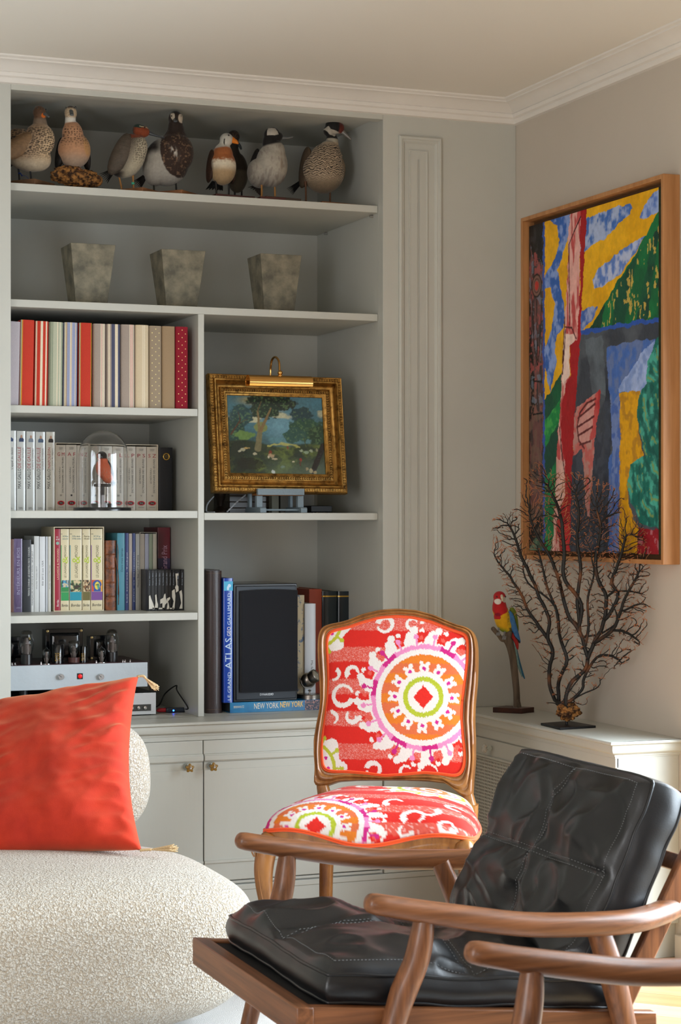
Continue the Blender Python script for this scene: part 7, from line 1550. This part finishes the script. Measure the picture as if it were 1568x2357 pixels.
for s_ in (-1, 1):
    b = MB(); pts = catmull([SL(s_ * (sb_ - .018), sd - .012, .45), SL(s_ * (sb_ - .020), sd - .008, .36), SL(s_ * (sb_ - .014), sd + .002, .25), SL(s_ * (sb_ - .006), sd + .03, .12), SL(s_ * sb_, sd + .07, .001)], 6); b.tube(pts, list(np.linspace(.021, .0165, len(pts))), 12, up=tuple(ch_f), sup=4); obj('leg', b, m_wal, CH, smooth=50)
    b = MB(); q0 = BP(482, 1125, -.014) if s_ < 0 else BP(1388, 1190, -.014); b.tube([q0 + Vector((0, 0, .03)), q0, SL(s_ * (sb_ - .018), sd - .012, .43)], [.011, .016, .021], 12, sup=3, roundend=True, up=tuple(ch_f)); obj('back_post', b, m_wal, CH, smooth=50)
# ================================================================ rug, boucle sofa, velvet cushion
m_rug = mat('pale_rug', '#cfccc8', rough=.95, bump=.8, bscale=500, bdist=.004, var=.06, vscale=7)
b = MB(); b.grid(30, 30, lambda u, v: (-4.3 + 3.28 * u, -4.6 + 3.85 * v, .012 + .0008 * sin(u * 60) * sin(v * 50))); b.box(-4.3, -1.02, -4.6, -.75, .0005, .0105)
tag(obj('rug', b, m_rug, smooth=40, loc=(-2.5, -2.6, 0)), 'pale grey woven rug on the parquet under sofa and lounge chairs', 'rug')
def boucle():
    m = mat('boucle', '#d9d1c3', rough=.95, sheen=.3); N, L = m.node_tree.nodes, m.node_tree.links; b = N['Principled BSDF']
    tc = N.new('ShaderNodeTexCoord'); n0 = N.new('ShaderNodeTexNoise'); n0.inputs['Scale'].default_value = 150; n0.inputs['Detail'].default_value = 2; L.new(tc.outputs['Object'], n0.inputs['Vector'])
    mp = N.new('ShaderNodeMix'); mp.data_type = 'VECTOR'; mp.inputs['Factor'].default_value = .012; L.new(tc.outputs['Object'], mp.inputs['A']); L.new(n0.outputs['Color'], mp.inputs['B'])
    v = N.new('ShaderNodeTexVoronoi'); v.feature = 'SMOOTH_F1'; v.inputs['Scale'].default_value = 210; v.inputs['Smoothness'].default_value = .4; L.new(mp.outputs['Result'], v.inputs['Vector'])
    rp = N.new('ShaderNodeMapRange'); rp.inputs['From Min'].default_value = .15; rp.inputs['From Max'].default_value = .62; L.new(v.outputs['Distance'], rp.inputs['Value'])
    mx = N.new('ShaderNodeMix'); mx.data_type = 'RGBA'; mx.inputs['A'].default_value = (*lin('#e4dfd4'), 1); mx.inputs['B'].default_value = (*lin('#b3a591'), 1); L.new(rp.outputs['Result'], mx.inputs['Factor']); L.new(mx.outputs['Result'], b.inputs['Base Color'])
    iv = N.new('ShaderNodeMath'); iv.operation = 'SUBTRACT'; iv.inputs[0].default_value = 1; L.new(v.outputs['Distance'], iv.inputs[1]); bp = N.new('ShaderNodeBump'); bp.inputs['Strength'].default_value = .9; bp.inputs['Distance'].default_value = .006; L.new(iv.outputs[0], bp.inputs['Height']); L.new(bp.outputs['Normal'], b.inputs['Normal']); return m
m_bou = boucle()
SO = thing('sofa', 'ivory boucle sofa with rounded pebble-shaped seat and back', 'sofa', (-2.1, -1.05, 0))
def pebble(c, r, e1, e2, n=(96, 56), warp=0, under=0):
    b = MB()
    def f(u, v):
        th, ph = 2 * pi * u, pi * (v - .5); g = lambda w_, e: math.copysign(abs(w_) ** e, w_)
        x, y, z = g(cos(ph), e1) * g(cos(th), e2), g(cos(ph), e1) * g(sin(th), e2), g(sin(ph), e1)
        k = 1 + warp * mnoise.noise(Vector((x, y, z)) * 1.3 + Vector((5, 2, 1))); kk = 1 - under * max(0, -z) ** 1.5
        return (c[0] + x * r[0] * k * kk, c[1] + y * r[1] * k * kk, c[2] + z * r[2])
    b.grid(n[0], n[1], f, closeu=True); return b
b = pebble((-2.16, -1.10, .214), (.800, .385, .203), .50, .46, warp=.04, under=.05); obj('seat', b, m_bou, SO, smooth=180, sub=1, weld=True)
b = pebble((-2.16, -.59, .535), (.722, .130, .215), .60, .55, warp=.04); obj('backrest', b, m_bou, SO, smooth=180, sub=1, weld=True)
# velvet cushion
m_vel = mat('red_velvet', '#aa1d08', rough=.85, sheen=.6, col2='#c22c0e', vscale=7, bump=.12, bscale=500)
m_vel.node_tree.nodes['Principled BSDF'].inputs['Sheen Tint'].default_value = (1, .5, .26, 1); m_vel.node_tree.nodes['Principled BSDF'].inputs['Sheen Roughness'].default_value = .5
c_TR, c_BR, c_TL, c_BL = PD(319, 1557, 5.20), PD(326, 1957, 4.86), PD(-105, 1632, 5.30), PD(-100, 1972, 4.92)
cn = (c_TL - c_BR).cross(c_TR - c_BL).normalized()
if cn.y > 0: cn = -cn
def cush(u, v, side):    # u -1..1 left to right, v -1..1 bottom to top
    pu, pv = u * (1 - .125 * (1 - v * v)), v * (1 - .05 * (1 - u * u)) ; s_, t_ = (pu + 1) / 2, (pv + 1) / 2
    p = (c_BL * (1 - s_) + c_BR * s_) * (1 - t_) + (c_TL * (1 - s_) + c_TR * s_) * t_
    h = .088 * (max(0, 1 - u * u) * max(0, 1 - v * v)) ** .42
    w_ = 0
    if side > 0:
        e = Vector((u * 2.2, v * 2.2, 3)); w_ = .013 * mnoise.noise(e) + .013 * (1 - abs(mnoise.noise(Vector((u * 2 + v * 1.5, v * 7 - u * 3, 1.7))) * 2)) * (abs(u) ** 1.5) + .003 * mnoise.noise(Vector((u * 6, v * 9, 8))); w_ *= min(1, h / .03)
    return p + cn * side * h + cn * w_
CU = thing('cushion', 'square coral red velvet cushion with corner tassels leaning on sofa back', 'cushion', (c_BL + c_BR) / 2)
b = MB(); n = 90; b.grid(n, n, lambda u, v: cush(2 * u - 1, 2 * v - 1, 1)); b.grid(n, n, lambda u, v: cush(2 * u - 1, 2 * v - 1, -1), flip=True); obj('cover', b, m_vel, CU, smooth=180, weld=True)
m_tas = mat('jute_tassel', '#c7a87c', rough=.9, bump=.5, bscale=400)
for c_, d in ((c_TR, Vector((.030, -.004, -.028))), (c_BR, Vector((.062, .010, .002)))):
    b = MB(); d2 = camv(.022, 0) + Vector((0, 0, .002)) ; p0 = c_ - d2 * .2; p1 = c_ + d2 * .55; d_ = camv(d.x, 0) + Vector((0, 0, d.z)); b.tube(catmull([p0, p1, p1 + d_ * .2], 5), .0034, 8)
    for k in range(22):
        a = k * 2.4; o_ = Vector((cos(a), sin(a * 1.3), sin(a))) * .0065 * (.4 + (k % 5) / 6); b.tube(catmull([p1 + d_ * .1, p1 + d_ * .55 + o_ * .6, p1 + d_ * 1.15 + o_ * 1.5], 4), .0014, 5)
    obj('tassel', b, m_tas, CU, smooth=180)
# a slice of the sofa arm cushion is not visible; nothing more is built there

# ================================================================ two low lounge chairs in walnut and black leather
m_wn = wood('lounge_walnut', '#8e5a37', '#57351f', axis=0, scale=85, rough=.36, stretch=.035, coat=.1, bump=.06, lo=.3, hi=.72)
m_wn2 = wood('lounge_walnut_upright', '#8e5a37', '#55331f', axis=2, scale=85, rough=.36, stretch=.035, coat=.1, bump=.06, lo=.3, hi=.72)
m_lea = mat('black_leather', '#141517', rough=.36, spec=.6, coat=.08, bump=.12, bscale=420, bdetail=4, bdist=.002)
m_thr = mat('grey_thread', '#77797a', rough=.7)
def wr(u, v, s): return mnoise.noise(Vector((u * 1.7 + s, v * 1.7, s))) 
def wrinkle(x, y, seed):
    """ridged folds, metres"""
    p = Vector((x * 1.3 + .6 * mnoise.noise(Vector((x * 2, y * 2, seed))), y * 2.4 + .6 * mnoise.noise(Vector((x * 2, y * 2, seed + 5))), seed)); r1 = 1 - abs(mnoise.noise(p * 1.3)) * 2
    p2 = Vector((x * 4.5 + y * 3, y * 5 - x * 2, seed + 2)); r2 = mnoise.noise(p2)
    return r1 ** 2 * .9 + .35 * r2
def cushion(frame, W_, D_, H_, puff, seed, parent, nm='cushion', rim=.012, skew=None, tuft=1.0):
    """boxed cushion with a cross seam; frame(u, v, w): u along depth 0..D, v along width 0..W, w up"""
    n, m_ = 100, 96; b = MB()
    def top(s_, t_, sg):
        x, y = 2 * s_ - 1, 2 * t_ - 1; ex = 1 - .035 * (1 - abs(y) ** 2) * 0; dome = (max(0, 1 - abs(x) ** 3.2) * max(0, 1 - abs(y) ** 3.2)) ** .55
        edge = min(1, min(1 - abs(x), 1 - abs(y)) / .10); seam = math.exp(-(x / .035) ** 2) + math.exp(-(y / .035) ** 2); seam2 = math.exp(-(x / .22) ** 2) + math.exp(-(y / .22) ** 2)
        h = puff * dome; 
        if sg > 0: h -= (puff * .36 * min(1.3, seam2) + .0045 * min(1, seam)) * min(1, edge * 1.2) * tuft; h += (.019 * wrinkle(x * .62, y * .62, seed) + .007 * (1 - abs(mnoise.noise(Vector((x * 1.2 + y * 2.6, y * 1.1 - x * 2.2, seed + 4)))) * 2) ** 3) * edge
        # pulled-in sides and rounded corners
        px_, py_ = x * (1 - .03 * (1 - y * y)) * (1 - .05 * (abs(y) ** 6)), y * (1 - .03 * (1 - x * x)) * (1 - .05 * (abs(x) ** 6)); wv = .006 * mnoise.noise(Vector((x * 3, y * 3, seed + 9)))
        return frame((px_ + 1) / 2 * D_, (py_ + 1) / 2 * W_, (H_ if sg > 0 else 0) + sg * h + wv)
    rings_ = []
    # perimeter-following rings: bottom centre -> bottom edge -> side band -> top edge -> centre, as two grids and a band
    b.grid(n, m_, lambda s_, t_: top(s_, t_, 1)); b.grid(20, 20, lambda s_, t_: top(s_, t_, -1) , flip=True)
    per = [(i / 99, 0) for i in range(99)] + [(1, i / 95) for i in range(95)] + [(1 - i / 99, 1) for i in range(99)] + [(0, 1 - i / 95) for i in range(95)]
    rr = []
    for w_ in (0, .12, .3, .5, .7, .88, 1):
        ring = []
        for k, (s_, t_) in enumerate(per):
            a_, c = top(s_, t_, -1), top(s_, t_, 1); p = a_.lerp(c, w_); ce = frame(D_ / 2, W_ / 2, H_ / 2); o_ = (p - ce); up = (frame(0, 0, 1) - frame(0, 0, 0)); o_ -= up * o_.dot(up); o_.normalize(); ring.append(p + o_ * (.011 * sin(pi * w_) + .0015 * mnoise.noise(Vector((k * .09, w_ * 2, seed)))))
        rr.append(ring)
    b.rings(rr, cap=False); o = obj(nm, b, m_lea, parent, smooth=180, weld=True)
    # raised seams and stitching
    b = MB()
    for w_ in (0, 1):
        L3 = [top(s_, t_, 1 if w_ else -1) for s_, t_ in per[::2]]; L3 += L3[:2]; b.tube(L3, .0034, 8, cap=False)
    obj('piping', b, m_lea, o, smooth=180)
    b = MB(); up = (frame(0, 0, 1) - frame(0, 0, 0)).normalized()
    def stitch(fn, k):
        for i in range(k):
            if i % 2: continue
            p, q_ = fn(i / k), fn((i + .9) / k); b.tube([p + up * .0006, q_ + up * .0006], .0007, 4)
    for e in (.04, .96): stitch(lambda t, e=e: top(e, .04 + .92 * t, 1), 150); stitch(lambda t, e=e: top(.04 + .92 * t, e, 1), 150)
    for e in (.4875, .5125): stitch(lambda t, e=e: top(e, .04 + .92 * t, 1), 130); stitch(lambda t, e=e: top(.04 + .92 * t, e, 1), 130)
    obj('stitching', b, m_thr, o, kind='stuff')
    return o
def lounge(label, x0, y0):
    """local frame: x to the rear, y to the far side; origin on the floor under the seat centre (-1.3, -2.14)"""
    r = thing('lounge_chair', label, 'chair', (x0, y0, 0), 0, 'low walnut and black leather lounge chairs'); X = lambda x: x + 1.3
    # seat frame: boards on edge
    zr = lambda x: .350 - (x + 1.655) * .105
    YN, YF_ = -.335, .305
    for s_, (a, c) in ((-1, (YN, YN + .026)), (1, (YF_ - .026, YF_))):
        b = MB(); b.add([(X(x), y, zr(x) - d) for x in (-1.663, -.93) for y in (a, c) for d in (0, .054)], [(0, 1, 3, 2), (4, 6, 7, 5), (0, 4, 5, 1), (2, 3, 7, 6), (0, 2, 6, 4), (1, 5, 7, 3)]); obj('side_rail', b, m_wn, r, local=True, bevel=.003)
    b = MB(); b.add([(X(x), y, zr(x) - d) for x in (-1.690, -1.655) for y in (YN - .003, YF_ + .003) for d in (0, .058)], [(0, 1, 3, 2), (4, 6, 7, 5), (0, 4, 5, 1), (2, 3, 7, 6), (0, 2, 6, 4), (1, 5, 7, 3)]); obj('front_rail', b, wood('lounge_walnut_cross', '#8e5a37', '#57351f', axis=1, scale=85, rough=.36, stretch=.035, coat=.1, bump=.06, lo=.3, hi=.72), r, local=True, bevel=.003)
    b = MB(); b.box(X(-1.02), X(-.99), YN, YF_, zr(-1) - .05, zr(-1)); obj('rear_rail', b, m_wn, r, local=True, bevel=.003)
    for k in range(7):
        xx = -1.60 + k * .09; b = MB(); b.box(X(xx), X(xx + .05), YN + .02, YF_ - .02, zr(xx) - .022, zr(xx) - .014); obj('seat_slat', b, m_wn, r, local=True)
    b = MB(); b.add([(X(x), y, zr(x) - d) for x in (-1.654, -1.0) for y in (YN + .027, YF_ - .027) for d in (.006, .013)], [(0, 1, 3, 2), (4, 6, 7, 5), (0, 4, 5, 1), (2, 3, 7, 6), (0, 2, 6, 4), (1, 5, 7, 3)]); obj('seat_gap_sheet', b, mat('gap_black', '#0e0e0f', rough=.8), r, local=True)  # black sheet added to keep the gap under the cushion dark
    # arms
    arm = [(-1.556, .541, 0), (-1.47, .522, 0), (-1.38, .504, .004), (-1.285, .4865, .008), (-1.21, .477, .009), (-1.10, .4695, .006), (-1.0, .466, -.008), (-.92, .468, -.045), (-.85, .472, -.095)]
    for s_, yc in ((-1, -.375), (1, .375)):
        pts = catmull([(X(x), yc + s_ * dy, z) for x, z, dy in arm], 6); n = len(pts); R_ = [(.0195 + .0035 * min(1, k / 14), .0235 + .004 * sin(pi * min(1, k / n))) for k in range(n)]; R_[0] = (.0185, .021)
        b = MB(); b.tube(pts, R_, 20, roundend=True, sup=2.3); obj('arm', b, m_wn, r, local=True, smooth=70)
        # front leg, slightly curved and tapering, and rear leg
        b = MB(); pts = catmull([(X(-1.450), yc - s_ * .002, .504), (X(-1.462), yc - s_ * .008, .43), (X(-1.490), yc - s_ * .022, .35), (X(-1.528), yc - s_ * .024, .22), (X(-1.580), yc - s_ * .02, .0115 - (.011 if s_ == 99 else 0))], 6); b.tube(pts, list(np.interp(np.linspace(0, 1, len(pts)), [0, .15, .45, 1], [.0185, .0232, .0255, .015])), 18); obj('leg', b, m_wn2, r, local=True, smooth=60)
        b = MB(); pts = catmull([(X(-1.083), yc - s_ * .01, .465), (X(-1.045), yc - s_ * .02, .37), (X(-1.0), yc - s_ * .025, .22), (X(-.935), yc - s_ * .02, .0)], 6); b.tube(pts, list(np.interp(np.linspace(0, 1, len(pts)), [0, .4, 1], [.021, .024, .015])), 18, sup=2.6); obj('leg', b, m_wn2, r, local=True, smooth=60)
        # back stile
        b = MB(); q0, q1 = Vector((X(-1.055), 0, .235)), Vector((X(-.775), 0, .735)); d = (q1 - q0).normalized(); nrm = Vector((d.z, 0, -d.x)); y_ = yc - s_ * .062
        b.add([tuple(q0 * (1 - t) + q1 * t + nrm * a + Vector((0, y_ + e, 0))) for t in (0, .90) for a in (0, .042) for e in (-.011, .011)], [(0, 1, 3, 2), (4, 6, 7, 5), (0, 4, 5, 1), (2, 3, 7, 6), (0, 2, 6, 4), (1, 5, 7, 3)]); obj('back_stile', b, m_wn2, r, local=True, bevel=.004)
    for t in (.872, .66, .43, .2):
        b = MB(); p = Vector((X(-1.055), 0, .235)).lerp(Vector((X(-.775), 0, .735)), t); d = Vector((.28, 0, .5)).normalized(); nrm = Vector((d.z, 0, -d.x)); b.obox(p + nrm * .020 + Vector((0, -.01, 0)), nrm * .008, (0, .300, 0), d * (.024 if t > .8 else .017)); obj('back_slat', b, m_wn, r, local=True, bevel=.003)
    def F(fr):
        return fr
    sl = -.105
    def seatf(u, v, w): return Vector((X(-1.632) + u, YN + .012 + v, zr(-1.632) + .004 + sl * u + w)) + Vector((0, 0, 0))
    sc_ = MB()
    lo = r.location
    cs = lambda u, v, w: seatf(u, v, w) + Vector(lo)
    cushion(cs, .615, .635, .052, .050, 3.3, r, 'seat_cushion')
    bd = Vector((.235, 0, .50)).normalized(); bnm = Vector((-bd.z, 0, bd.x))
    def backf(u, v, w): return Vector((X(-1.055), YN + .012, .318)) + bd * u + Vector((0, 1, 0)) * v + bnm * (w - .026) + Vector(lo)
    cushion(backf, .605, .435, .078, .044, 7.9, r, 'back_cushion', tuft=.8)
    return r
lounge('low walnut lounge chair with black leather cushions, both arms in view', -1.3, -2.14)
lounge('nearer low walnut lounge chair, only its arm and front leg in view at bottom right', -1.3, -3.325)
